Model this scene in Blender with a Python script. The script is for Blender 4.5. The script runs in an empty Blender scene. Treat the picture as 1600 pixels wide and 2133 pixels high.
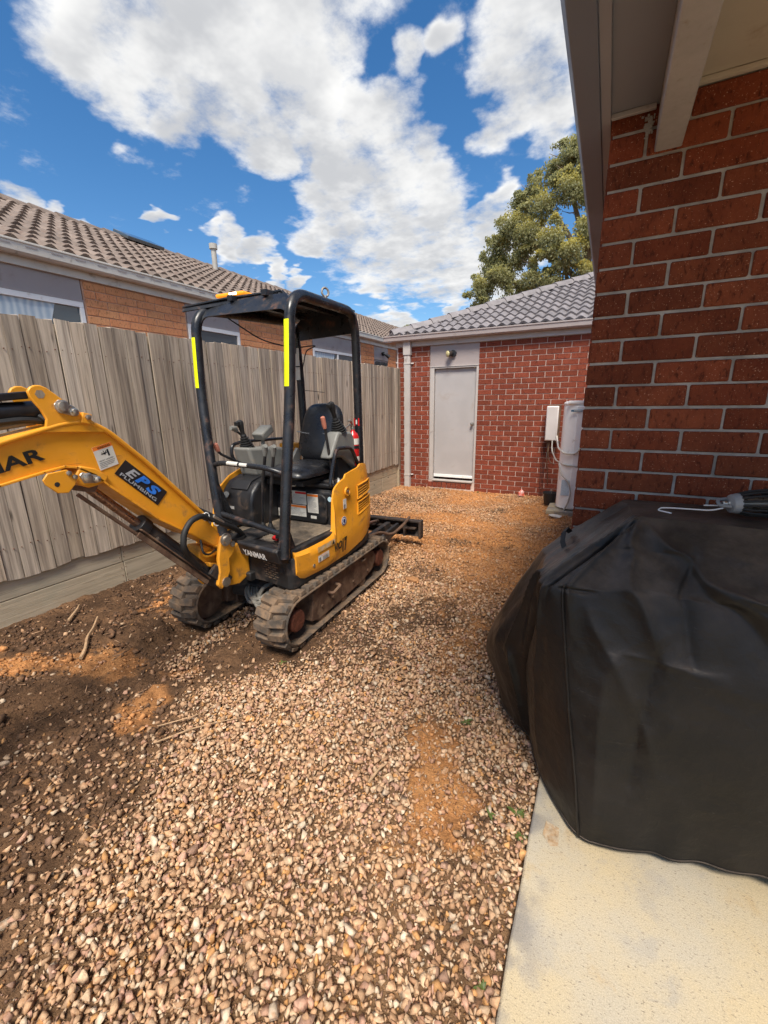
import bpy, bmesh, math, random
import numpy as np
from mathutils import Vector, Matrix

random.seed(7)
RNG = np.random.default_rng(7)
SC = bpy.context.scene
COL = SC.collection
R = math.radians

# ------------------------------------------------------------------ camera
cam_d = bpy.data.cameras.new('camera')
cam = bpy.data.objects.new('camera', cam_d)
COL.objects.link(cam)
cam_d.sensor_fit = 'HORIZONTAL'
cam_d.sensor_width = 36.0
cam_d.lens = 882.48 / 1600 * 36.0
cam_d.clip_start = 0.02
cam_d.clip_end = 2000
_r = Vector((0.88996212, 0.45579575, -0.01475337))
_d = Vector((0.10262853, -0.23169875, -0.96735881))
_f = Vector((-0.44433637, 0.85939858, -0.25298076))
cm = Matrix((_r, -_d, -_f)).transposed().to_4x4()
cm.translation = (0, 0, 1.5)
cam.matrix_world = cm
SC.camera = cam

# ------------------------------------------------------------------ sky, sun, exposure
SUN_EL, SUN_AZ = R(58), R(157)          # azimuth clockwise from +Y: high behind the camera
w = bpy.data.worlds.new('World')
SC.world = w
w.use_nodes = True
nt = w.node_tree
nt.nodes.clear()


def N(tree, kind, **kw):
    n = tree.nodes.new(kind)
    for k, v in kw.items():
        if k.startswith('i_'):
            n.inputs[k[2:]].default_value = v
        else:
            setattr(n, k, v)
    return n


def math_n(tree, op, a, b=None, c=None, clamp=False):
    n = tree.nodes.new('ShaderNodeMath')
    n.operation = op
    n.use_clamp = clamp
    for i, x in enumerate((a, b, c)):
        if x is None:
            continue
        if isinstance(x, (int, float)):
            n.inputs[i].default_value = x
        else:
            tree.links.new(x, n.inputs[i])
    return n.outputs[0]


def mix_n(tree, fac, a, b, blend='MIX'):
    n = tree.nodes.new('ShaderNodeMix')
    n.data_type = 'RGBA'
    n.blend_type = blend
    for s, x in ((n.inputs[0], fac), (n.inputs[6], a), (n.inputs[7], b)):
        if isinstance(x, (int, float)):
            s.default_value = x
        elif isinstance(x, (tuple, list)):
            s.default_value = (*x[:3], 1)
        else:
            tree.links.new(x, s)
    return n.outputs[2]


def ramp_n(tree, fac, lo, hi, a=0.0, b=1.0, smooth=True):
    n = tree.nodes.new('ShaderNodeMapRange')
    n.interpolation_type = 'SMOOTHSTEP' if smooth else 'LINEAR'
    n.inputs[1].default_value = lo
    n.inputs[2].default_value = hi
    n.inputs[3].default_value = a
    n.inputs[4].default_value = b
    tree.links.new(fac, n.inputs[0])
    return n.outputs[0]


def noise_n(tree, vec, scale, detail=4, rough=0.55, dist=0.0, flat=False):
    n = tree.nodes.new('ShaderNodeTexNoise')
    n.inputs['Scale'].default_value = scale
    n.inputs['Detail'].default_value = detail
    n.inputs['Roughness'].default_value = rough
    n.inputs['Distortion'].default_value = dist
    if flat:
        n.noise_dimensions = '2D'
    if vec is not None:
        tree.links.new(vec, n.inputs['Vector'])
    return n.outputs[0]


SKY_STRENGTH = 0.10
sky = N(nt, 'ShaderNodeTexSky', sky_type='NISHITA', sun_disc=False)
sky.sun_elevation = SUN_EL
sky.sun_rotation = SUN_AZ
sky.altitude = 100
sky.air_density = 1.0
sky.dust_density = 0.6
sky.ozone_density = 2.5
tc = N(nt, 'ShaderNodeTexCoord')
gen = tc.outputs['Generated']
sep = N(nt, 'ShaderNodeSeparateXYZ')
nt.links.new(gen, sep.inputs[0])
zc = math_n(nt, 'MAXIMUM', sep.outputs[2], 0.0)
den = math_n(nt, 'ADD', zc, 0.12)
cmb = N(nt, 'ShaderNodeCombineXYZ')
nt.links.new(math_n(nt, 'DIVIDE', sep.outputs[0], den), cmb.inputs[0])
nt.links.new(math_n(nt, 'DIVIDE', sep.outputs[1], den), cmb.inputs[1])
pl = cmb.outputs[0]                     # the flat cloud layer overhead
BL = [(-0.702,0.490,0.518,0.069),(-0.673,0.540,0.504,0.080),(-0.588,0.604,0.538,0.111),(-0.498,0.665,0.557,0.089),(-0.657,0.589,0.471,0.054),(-0.583,0.661,0.473,0.057),(-0.722,0.525,0.450,0.036),(-0.450,0.712,0.539,0.044),(-0.568,0.556,0.607,0.109),(-0.441,0.646,0.623,0.104),(-0.565,0.696,0.444,0.043),(-0.510,0.721,0.469,0.056),(-0.490,0.761,0.425,0.045),(-0.436,0.773,0.461,0.054),(-0.373,0.798,0.473,0.050),(-0.335,0.826,0.453,0.033),(-0.504,0.778,0.374,0.057),(-0.424,0.821,0.381,0.089),(-0.342,0.857,0.385,0.060),(-0.314,0.888,0.335,0.055),(-0.540,0.777,0.324,0.043),(-0.471,0.826,0.310,0.070),(-0.397,0.870,0.293,0.067),(-0.446,0.857,0.258,0.046),(-0.356,0.898,0.260,0.055),(-0.293,0.921,0.257,0.054),(-0.201,0.820,0.536,0.045),(-0.175,0.854,0.491,0.055),(-0.206,0.862,0.464,0.041),(-0.146,0.875,0.461,0.046),(-0.341,0.767,0.543,0.028),(-0.291,0.784,0.549,0.028),(-0.153,0.826,0.542,0.047),(-0.215,0.912,0.349,0.033),(-0.246,0.915,0.319,0.033),(-0.256,0.928,0.270,0.044),(-0.185,0.942,0.280,0.051),(-0.221,0.949,0.227,0.054),(-0.668,0.677,0.308,0.031),(-0.690,0.653,0.312,0.019),(-0.640,0.714,0.285,0.028),(-0.620,0.743,0.251,0.021),(-0.590,0.770,0.244,0.016),(-0.850,0.427,0.308,0.025),(-0.829,0.470,0.302,0.016),(-0.742,0.584,0.329,0.015),(-0.420,0.894,0.156,0.040),(-0.305,0.933,0.189,0.021),(-0.467,0.872,0.147,0.030)]
# warp the lookup a little so that the cloud outlines billow
wn = N(nt, 'ShaderNodeTexNoise')
wn.noise_dimensions = '2D'
wn.inputs['Scale'].default_value = 5.0
wn.inputs['Detail'].default_value = 3
nt.links.new(pl, wn.inputs['Vector'])
wv = N(nt, 'ShaderNodeVectorMath', operation='SUBTRACT')
nt.links.new(wn.outputs['Color'], wv.inputs[0])
wv.inputs[1].default_value = (0.5, 0.5, 0.5)
ws = N(nt, 'ShaderNodeVectorMath', operation='SCALE')
nt.links.new(wv.outputs[0], ws.inputs[0])
ws.inputs['Scale'].default_value = 0.10
wa = N(nt, 'ShaderNodeVectorMath', operation='ADD')
nt.links.new(gen, wa.inputs[0])
nt.links.new(ws.outputs[0], wa.inputs[1])
wnorm = N(nt, 'ShaderNodeVectorMath', operation='NORMALIZE')
nt.links.new(wa.outputs[0], wnorm.inputs[0])
field = None
for bx, by, bz, br in BL:
    dp = N(nt, 'ShaderNodeVectorMath', operation='DOT_PRODUCT')
    nt.links.new(wnorm.outputs[0], dp.inputs[0])
    dp.inputs[1].default_value = Vector((bx, by, bz)).normalized()
    v = ramp_n(nt, dp.outputs['Value'], math.cos(br * 1.62), math.cos(br * 0.1))
    field = v if field is None else math_n(nt, 'MAXIMUM', field, v)
# the rest of the sky carries clouds of the same kind
vc = N(nt, 'ShaderNodeVectorMath', operation='DOT_PRODUCT')
nt.links.new(gen, vc.inputs[0])
vc.inputs[1].default_value = Vector((-0.47, 0.78, 0.41)).normalized()
outside = ramp_n(nt, vc.outputs['Value'], 0.82, 0.55)
other = math_n(nt, 'MULTIPLY', ramp_n(nt, noise_n(nt, pl, 0.9, 3, flat=True), 0.40, 0.62), outside)
field = math_n(nt, 'MAXIMUM', field, other)
n1 = noise_n(nt, pl, 6.0, 7, 0.64, flat=True)
n2 = noise_n(nt, pl, 2.4, 3, 0.55, flat=True)
field2 = math_n(nt, 'ADD', field, math_n(nt, 'MULTIPLY', math_n(nt, 'SUBTRACT', noise_n(nt, pl, 3.1, 2, 0.5, flat=True), 0.50), 0.95))
dens = math_n(nt, 'ADD', field2, math_n(nt, 'MULTIPLY', math_n(nt, 'SUBTRACT', n1, 0.5), 1.55))
mask = ramp_n(nt, dens, 0.20, 1.05)
thick = ramp_n(nt, math_n(nt, 'ADD', math_n(nt, 'MULTIPLY', field, 0.75), math_n(nt, 'MULTIPLY', n2, 0.7)), 0.62, 1.18)
n3 = noise_n(nt, pl, 5.0, 4, 0.6, flat=True)
thick = math_n(nt, 'MULTIPLY', thick, ramp_n(nt, n3, 0.25, 0.66, 0.35, 1.0))
ccol = mix_n(nt, thick, (6.0, 5.95, 5.8), (3.5, 3.55, 3.65))
hsv = N(nt, 'ShaderNodeHueSaturation')
hsv.inputs['Saturation'].default_value = 1.3
hsv.inputs['Value'].default_value = 0.86
nt.links.new(sky.outputs[0], hsv.inputs['Color'])
fincol = mix_n(nt, math_n(nt, 'MULTIPLY', mask, 0.97), hsv.outputs[0], ccol)
bg = N(nt, 'ShaderNodeBackground')
bg.inputs['Strength'].default_value = SKY_STRENGTH
nt.links.new(fincol, bg.inputs['Color'])
wo = N(nt, 'ShaderNodeOutputWorld')
nt.links.new(bg.outputs[0], wo.inputs['Surface'])
w.cycles.sampling_method = 'MANUAL'
w.cycles.sample_map_resolution = 256

sl = bpy.data.lights.new('sun', 'SUN')
sl.energy = 3.2
sl.angle = R(20)
sl.color = (1.0, 0.93, 0.82)
so = bpy.data.objects.new('sun', sl)
COL.objects.link(so)
sd = Vector((math.sin(SUN_AZ) * math.cos(SUN_EL), math.cos(SUN_AZ) * math.cos(SUN_EL), math.sin(SUN_EL)))
so.rotation_euler = sd.to_track_quat('Z', 'Y').to_euler()
so.location = (0, -5, 20)

SC.view_settings.view_transform = 'Standard'
SC.view_settings.look = 'None'
SC.view_settings.exposure = 0.86
SC.view_settings.gamma = 1.0
SC.view_settings.use_curve_mapping = False
SC.cycles.max_bounces = 5
SC.cycles.diffuse_bounces = 3
SC.cycles.glossy_bounces = 3
SC.cycles.use_denoising = True
SC.cycles.use_adaptive_sampling = True
SC.cycles.adaptive_threshold = 0.025

# ------------------------------------------------------------------ materials


def new_mat(name):
    m = bpy.data.materials.new(name)
    m.use_nodes = True
    t = m.node_tree
    b = t.nodes['Principled BSDF']
    return m, t, b


def coords(t, rand=True, scale=None):
    c = N(t, 'ShaderNodeTexCoord')
    v = c.outputs['Object']
    if scale:
        mp = N(t, 'ShaderNodeMapping')
        mp.inputs['Scale'].default_value = scale
        t.links.new(v, mp.inputs[0])
        v = mp.outputs[0]
    if rand:
        oi = N(t, 'ShaderNodeObjectInfo')
        sc = N(t, 'ShaderNodeVectorMath', operation='MULTIPLY_ADD')
        cb = N(t, 'ShaderNodeCombineXYZ')
        for i in range(3):
            t.links.new(math_n(t, 'MULTIPLY', oi.outputs['Random'], (37.0, 91.0, 53.0)[i]), cb.inputs[i])
        sc.operation = 'ADD'
        t.links.new(v, sc.inputs[0])
        t.links.new(cb.outputs[0], sc.inputs[1])
        v = sc.outputs[0]
    return v


def obj_rand(t, lo, hi):
    oi = N(t, 'ShaderNodeObjectInfo')
    return ramp_n(t, oi.outputs['Random'], 0, 1, lo, hi, False)


def bump_to(t, b, h, strength, dist):
    bn = N(t, 'ShaderNodeBump')
    bn.inputs['Strength'].default_value = strength
    bn.inputs['Distance'].default_value = dist
    t.links.new(h, bn.inputs['Height'])
    t.links.new(bn.outputs[0], b.inputs['Normal'])


def pmat(name, col, rough=0.5, metal=0.0, var=0.15, vscale=6.0, bump=0.0, bscale=60.0, bdist=0.002,
         dirt=None, damt=0.5, dscale=5.0, rand=False, orand=0.0, spec=0.5, coat=0.0, rvar=0.15, scratch=None):
    m, t, b = new_mat(name)
    v = coords(t, rand)
    n = noise_n(t, v, vscale, 5, 0.6)
    k = ramp_n(t, n, 0.25, 0.75, 1 - var, 1 + var)
    base = mix_n(t, 1.0, col, k, 'MULTIPLY')
    # k is a scalar: multiply as grey
    if orand:
        base = mix_n(t, 1.0, base, obj_rand(t, 1 - orand, 1 + orand), 'MULTIPLY')
    if dirt is not None:
        dn = noise_n(t, v, dscale, 8, 0.65, 0.4)
        base = mix_n(t, ramp_n(t, dn, 0.62 - damt * 0.4, 0.80 - damt * 0.2), base, dirt)
        t.links.new(ramp_n(t, dn, 0.4, 0.7, rough - rvar * 0.5, min(1, rough + rvar + 0.2)), b.inputs['Roughness'])
    else:
        t.links.new(ramp_n(t, n, 0.3, 0.7, max(0.02, rough - rvar * 0.5), min(1, rough + rvar * 0.5)), b.inputs['Roughness'])
    if scratch is not None:
        for sc_ in ((3.0, 3.0, 70.0), (40.0, 4.0, 9.0)):
            sn = noise_n(t, coords(t, False, sc_), 2.0, 3, 0.55, 0.9)
            base = mix_n(t, ramp_n(t, sn, 0.715, 0.735, 0, 0.7), base, scratch)
    t.links.new(base, b.inputs['Base Color'])
    b.inputs['Metallic'].default_value = metal
    b.inputs['Specular IOR Level'].default_value = spec
    b.inputs['Coat Weight'].default_value = coat
    if bump:
        bump_to(t, b, noise_n(t, v, bscale, 5, 0.65), bump, bdist)
    return m


def brick_mat(name, c1, c2, fleck, rough=0.9, bscale=120.0, bumps=0.8, tone=(0.70, 1.24)):
    m, t, b = new_mat(name)
    v = coords(t, True)
    n = noise_n(t, v, 9, 5, 0.6)
    base = mix_n(t, ramp_n(t, n, 0.3, 0.7), c1, c2)
    base = mix_n(t, 1.0, base, obj_rand(t, *tone), 'MULTIPLY')
    oi = N(t, 'ShaderNodeObjectInfo')
    br_ = math_n(t, 'FRACT', math_n(t, 'MULTIPLY', oi.outputs['Random'], 23.7))
    base = mix_n(t, math_n(t, 'MULTIPLY', br_, 0.55), base, mix_n(t, 1.0, base, (0.86, 1.12, 1.15), 'MULTIPLY'))
    fn = noise_n(t, v, 200, 2, 0.5)
    base = mix_n(t, ramp_n(t, fn, 0.66, 0.72), base, fleck)
    pit = noise_n(t, coords(t, True, (1.0, 1.0, 0.45)), bscale, 4, 0.7, 0.3)
    base = mix_n(t, ramp_n(t, pit, 0.32, 0.48, 0.8, 0.0), base, tuple(x * 0.3 for x in c1))
    t.links.new(base, b.inputs['Base Color'])
    b.inputs['Roughness'].default_value = rough
    b.inputs['Specular IOR Level'].default_value = 0.25
    bump_to(t, b, pit, bumps, 0.010)
    return m


def wood_mat(name, cols, axis, rough=0.85, tint=0.25, mould=None):
    """weathered timber, grain along the given axis"""
    m, t, b = new_mat(name)
    s = [9.0, 9.0, 9.0]
    s[axis] = 0.55
    v = coords(t, True, tuple(s))
    g1 = noise_n(t, v, 3.0, 6, 0.62, 0.12)
    s2 = [60.0, 60.0, 60.0]
    s2[axis] = 1.2
    g2 = noise_n(t, coords(t, True, tuple(s2)), 1.6, 4, 0.7, 0.2)
    base = mix_n(t, ramp_n(t, g1, 0.30, 0.68), cols[0], cols[1])
    base = mix_n(t, ramp_n(t, g1, 0.60, 0.74), base, cols[2])
    base = mix_n(t, ramp_n(t, g2, 0.44, 0.30, 0.0, 0.55), base, tuple(c * 0.3 for c in cols[0]))
    s3 = [7.0, 7.0, 7.0]
    s3[axis] = 2.6
    vo = N(t, 'ShaderNodeTexVoronoi')
    vo.inputs['Scale'].default_value = 1.0
    t.links.new(coords(t, True, tuple(s3)), vo.inputs['Vector'])
    base = mix_n(t, ramp_n(t, vo.outputs['Distance'], 0.10, 0.03), base, tuple(c * 0.22 for c in cols[0]))
    base = mix_n(t, 1.0, base, obj_rand(t, 1 - tint, 1 + tint), 'MULTIPLY')
    oi = N(t, 'ShaderNodeObjectInfo')
    warm = math_n(t, 'FRACT', math_n(t, 'MULTIPLY', oi.outputs['Random'], 17.3))
    base = mix_n(t, math_n(t, 'MULTIPLY', warm, 0.45), base, mix_n(t, 1.0, base, (1.12, 0.98, 0.80), 'MULTIPLY'))
    if mould:
        mn = noise_n(t, coords(t, False), 2.2, 6, 0.6)
        base = mix_n(t, ramp_n(t, mn, 0.55, 0.7, 0, 0.35), base, mould)
    t.links.new(base, b.inputs['Base Color'])
    b.inputs['Roughness'].default_value = rough
    b.inputs['Specular IOR Level'].default_value = 0.2
    bump_to(t, b, math_n(t, 'ADD', g2, math_n(t, 'MULTIPLY', g1, 0.5)), 0.5, 0.004)
    return m


M = {}
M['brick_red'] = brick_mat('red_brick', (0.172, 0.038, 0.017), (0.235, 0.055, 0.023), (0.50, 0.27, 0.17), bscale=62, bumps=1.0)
M['brick_far'] = brick_mat('red_brick_far', (0.200, 0.042, 0.022), (0.245, 0.056, 0.030), (0.42, 0.18, 0.11), bscale=60, bumps=0.4, tone=(0.84, 1.12))
M['brick_orange'] = brick_mat('orange_brick', (0.74, 0.285, 0.125), (0.80, 0.335, 0.155), (0.50, 0.17, 0.08), bscale=60, bumps=0.3, tone=(0.88, 1.08))
M['mortar'] = pmat('grey_mortar', (0.37, 0.345, 0.315), 0.95, var=0.3, vscale=14, bump=0.6, bscale=160, bdist=0.003, spec=0.2)
M['mortar_far'] = pmat('pale_mortar', (0.55, 0.44, 0.38), 0.95, var=0.12, vscale=9, spec=0.2)
M['mortar_orange'] = pmat('orange_mortar', (0.58, 0.34, 0.23), 0.95, var=0.12, vscale=9, spec=0.2)
M['taupe'] = pmat('taupe_paint', (0.37, 0.315, 0.30), 0.45, var=0.05, vscale=3, dirt=(0.25, 0.20, 0.17), damt=0.12, dscale=6)
M['taupe_light'] = pmat('light_taupe_paint', (0.47, 0.43, 0.40), 0.45, var=0.05, vscale=3, dirt=(0.25, 0.20, 0.17), damt=0.10, dscale=6)
M['soffit'] = pmat('soffit_sheet', (0.245, 0.255, 0.295), 0.7, var=0.05, vscale=2)
M['ceiling'] = pmat('cream_ceiling', (0.50, 0.44, 0.35), 0.75, var=0.07, vscale=2.5, dirt=(0.30, 0.20, 0.12), damt=0.02, dscale=4)
M['beam'] = pmat('painted_beam', (0.42, 0.405, 0.405), 0.55, var=0.08, vscale=14, dirt=(0.30, 0.25, 0.2), damt=0.1, dscale=40)
M['door'] = pmat('grey_door', (0.41, 0.385, 0.375), 0.5, var=0.04, vscale=3, dirt=(0.36, 0.30, 0.26), damt=0.1, dscale=3)
M['gutter_cream'] = pmat('stone_gutter', (0.64, 0.59, 0.52), 0.4, var=0.05, vscale=3, dirt=(0.30, 0.25, 0.2), damt=0.15, dscale=7)
M['white'] = pmat('white_enamel', (0.85, 0.835, 0.82), 0.35, var=0.04, vscale=4, dirt=(0.5, 0.42, 0.34), damt=0.08, dscale=9)
M['tile_grey'] = pmat('charcoal_tile', (0.225, 0.203, 0.203), 0.62, var=0.18, vscale=9, bump=0.2, bscale=180, rand=True, orand=0.10, spec=0.4)
M['tile_brown'] = pmat('tan_tile', (0.205, 0.158, 0.128), 0.75, var=0.22, vscale=7, bump=0.3, bscale=140, rand=True, orand=0.16, spec=0.3,
                       dirt=(0.16, 0.11, 0.09), damt=0.30, dscale=9)
M['black_gap'] = pmat('dark_recess', (0.02, 0.018, 0.017), 0.9)
M['paling'] = wood_mat('weathered_paling', [(0.200, 0.163, 0.132), (0.535, 0.455, 0.365), (0.155, 0.122, 0.098)], 2, tint=0.26)
M['plinth'] = wood_mat('treated_plinth', [(0.39, 0.33, 0.24), (0.53, 0.45, 0.33), (0.33, 0.285, 0.205)], 1, tint=0.12, mould=(0.36, 0.36, 0.27))
M['eave_gutter'] = pmat('blue_grey_gutter', (0.165, 0.190, 0.250), 0.45, var=0.06, vscale=3)
M['eave_fascia'] = pmat('mauve_grey_fascia', (0.31, 0.31, 0.35), 0.45, var=0.06, vscale=3)
M['concrete'] = None
M['yellow'] = pmat('yellow_paint', (0.790, 0.330, 0.022), 0.36, var=0.07, vscale=4, dirt=(0.33, 0.15, 0.04), damt=0.21, dscale=9, scratch=(0.16, 0.075, 0.03), spec=0.5, bump=0.05, bscale=500, bdist=0.0005)
M['black_paint'] = pmat('black_paint', (0.016, 0.016, 0.018), 0.38, var=0.3, vscale=8, dirt=(0.13, 0.085, 0.055), damt=0.22, dscale=9, spec=0.5)
M['black_body'] = pmat('dusty_black_panel', (0.019, 0.018, 0.018), 0.55, var=0.3, vscale=8, dirt=(0.12, 0.075, 0.05), damt=0.30, dscale=8, spec=0.4)
M['black_rops'] = pmat('worn_black_tube', (0.014, 0.015, 0.018), 0.32, var=0.3, vscale=8, dirt=(0.17, 0.075, 0.045), damt=0.17, dscale=10, spec=0.5)
M['rubber'] = pmat('dusty_rubber', (0.080, 0.066, 0.054), 0.88, var=0.35, vscale=12, dirt=(0.23, 0.150, 0.092), damt=0.62, dscale=9, bump=0.5, bscale=90, bdist=0.004, spec=0.2)
M['rubber_black'] = pmat('black_rubber', (0.014, 0.014, 0.014), 0.6, var=0.2)
M['vinyl'] = pmat('black_vinyl', (0.016, 0.016, 0.018), 0.34, var=0.2, vscale=20, bump=0.12, bscale=700, bdist=0.0006, dirt=(0.10, 0.08, 0.06), damt=0.1, dscale=12)
M['grey_plastic'] = pmat('grey_plastic', (0.200, 0.195, 0.175), 0.55, var=0.1, vscale=8, dirt=(0.30, 0.24, 0.17), damt=0.12, dscale=12)
M['rust'] = pmat('rusty_muddy_steel', (0.110, 0.062, 0.040), 0.85, var=0.4, vscale=10, dirt=(0.21, 0.135, 0.085), damt=0.5, dscale=9, bump=0.5, bscale=60, bdist=0.004, spec=0.25)
M['blade_steel'] = pmat('dirty_blade_steel', (0.040, 0.030, 0.026), 0.75, var=0.4, vscale=10, dirt=(0.13, 0.075, 0.045), damt=0.30, dscale=7, bump=0.4, bscale=60, bdist=0.003, spec=0.3)
M['rust_red'] = pmat('rusty_hub', (0.130, 0.045, 0.026), 0.9, var=0.4, vscale=25, bump=0.8, bscale=70, bdist=0.004, spec=0.2)
M['steel'] = pmat('zinc_steel', (0.50, 0.46, 0.40), 0.35, 0.9, var=0.15, vscale=20, dirt=(0.2, 0.13, 0.08), damt=0.2, dscale=30)
M['rod'] = pmat('chrome_rod', (0.40, 0.27, 0.20), 0.3, 0.85, var=0.2, vscale=12, dirt=(0.16, 0.08, 0.05), damt=0.4, dscale=20)
M['hose'] = pmat('grey_hose', (0.19, 0.175, 0.150), 0.7, var=0.2, vscale=14, dirt=(0.2, 0.13, 0.08), damt=0.3, dscale=14)
M['pink'] = pmat('pink_grip', (0.55, 0.20, 0.13), 0.6, var=0.15)
M['red'] = pmat('red_enamel', (0.55, 0.018, 0.018), 0.3, var=0.1, vscale=9)
M['white_print'] = pmat('white_print', (0.74, 0.73, 0.70), 0.5, var=0.05)
M['label_white'] = pmat('label_white', (0.66, 0.63, 0.56), 0.5, var=0.10, vscale=25, dirt=(0.35, 0.26, 0.17), damt=0.12, dscale=20)
M['orange_print'] = pmat('orange_print', (0.80, 0.20, 0.02), 0.5, var=0.05)
M['grey_print'] = pmat('grey_print', (0.22, 0.21, 0.20), 0.5, var=0.05)
M['black_print'] = pmat('black_print', (0.012, 0.012, 0.012), 0.45, var=0.1)
M['decal_dark'] = pmat('dark_decal', (0.022, 0.018, 0.018), 0.4, var=0.2, vscale=3)
M['blue_print'] = pmat('blue_print', (0.03, 0.17, 0.62), 0.4, var=0.35, vscale=14)
M['navy_print'] = pmat('navy_print', (0.012, 0.03, 0.14), 0.4, var=0.1)
M['silver_print'] = pmat('silver_print', (0.50, 0.52, 0.54), 0.35, 0.3, var=0.15)
M['hivis'] = pmat('hi_vis_tape', (0.82, 0.90, 0.0), 0.4, var=0.05)
M['mat'] = pmat('muddy_floor_mat', (0.120, 0.098, 0.078), 0.9, var=0.35, vscale=10, dirt=(0.30, 0.235, 0.165), damt=0.5, dscale=7, bump=0.4, bscale=50, bdist=0.003, spec=0.15)
M['bark'] = pmat('eucalypt_bark', (0.25, 0.20, 0.155), 0.9, var=0.4, vscale=2, bump=0.4, bscale=9, bdist=0.03)
M['stick'] = pmat('dry_stick', (0.42, 0.27, 0.15), 0.9, var=0.3, vscale=30)
M['pot'] = pmat('black_pot', (0.018, 0.018, 0.019), 0.5, var=0.2)
M['weed'] = pmat('weed_leaf', (0.085, 0.115, 0.022), 0.6, var=0.35, vscale=18, rand=True)
M['grey_cable'] = pmat('grey_conduit', (0.42, 0.40, 0.36), 0.5, var=0.1)


def glass_mat(name, col, rough=0.05):
    m, t, b = new_mat(name)
    b.inputs['Base Color'].default_value = (*col, 1)
    b.inputs['Roughness'].default_value = rough
    b.inputs['Specular IOR Level'].default_value = 0.8
    b.inputs['Coat Weight'].default_value = 0.4
    return m


M['glass'] = glass_mat('window_glass', (0.055, 0.075, 0.09))


def curtain_mat():
    m, t, b = new_mat('pale_curtain')
    wv_ = N(t, 'ShaderNodeTexWave')
    wv_.bands_direction = 'Y'
    wv_.inputs['Scale'].default_value = 5
    wv_.inputs['Distortion'].default_value = 3.5
    wv_.inputs['Detail'].default_value = 2
    t.links.new(coords(t, False), wv_.inputs['Vector'])
    t.links.new(mix_n(t, wv_.outputs['Fac'], (0.42, 0.52, 0.60), (0.66, 0.72, 0.74)), b.inputs['Base Color'])
    b.inputs['Roughness'].default_value = 0.8
    return m


M['curtain'] = curtain_mat()


def emit_mat(name, col, s):
    m, t, b = new_mat(name)
    b.inputs['Base Color'].default_value = (*col, 1)
    b.inputs['Emission Color'].default_value = (*col, 1)
    b.inputs['Emission Strength'].default_value = s
    return m


M['amber'] = emit_mat('amber_lens', (0.85, 0.27, 0.01), 0.5)
M['lit_led'] = emit_mat('lit_led', (1.0, 0.86, 0.55), 4.0)


def brick_tex_mat(name, c1, c2, cm_, ):
    """brickwork on faces the photograph does not show"""
    m, t, b = new_mat(name)
    bt = N(t, 'ShaderNodeTexBrick')
    bt.inputs['Color1'].default_value = (*c1, 1)
    bt.inputs['Color2'].default_value = (*c2, 1)
    bt.inputs['Mortar'].default_value = (*cm_, 1)
    bt.inputs['Scale'].default_value = 1.0
    bt.inputs['Brick Width'].default_value = 0.24
    bt.inputs['Row Height'].default_value = 0.086
    bt.inputs['Mortar Size'].default_value = 0.005
    c = N(t, 'ShaderNodeTexCoord')
    s = N(t, 'ShaderNodeSeparateXYZ')
    t.links.new(c.outputs['Object'], s.inputs[0])
    cb = N(t, 'ShaderNodeCombineXYZ')
    t.links.new(math_n(t, 'ADD', s.outputs[0], s.outputs[1]), cb.inputs[0])
    t.links.new(s.outputs[2], cb.inputs[1])
    t.links.new(cb.outputs[0], bt.inputs['Vector'])
    t.links.new(bt.outputs['Color'], b.inputs['Base Color'])
    b.inputs['Roughness'].default_value = 0.9
    return m


M['brickwork_red'] = brick_tex_mat('red_brickwork', (0.2, 0.04, 0.02), (0.26, 0.056, 0.026), (0.42, 0.39, 0.36))
M['brickwork_orange'] = brick_tex_mat('orange_brickwork', (0.58, 0.2, 0.085), (0.66, 0.25, 0.11), (0.48, 0.27, 0.18))

# ------------------------------------------------------------------ builders


def fillet(pts, r, n=5):
    """round the corners of a polyline"""
    P = [Vector(p) for p in pts]
    out = [P[0]]
    for a, b, c in zip(P, P[1:], P[2:]):
        d1, d2 = (a - b), (c - b)
        k = min(r, d1.length * 0.45, d2.length * 0.45)
        s, e = b + d1.normalized() * k, b + d2.normalized() * k
        for i in range(n + 1):
            u = i / n
            out.append(s * (1 - u) ** 2 + b * 2 * u * (1 - u) + e * u * u)
    out.append(P[-1])
    return out


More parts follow.
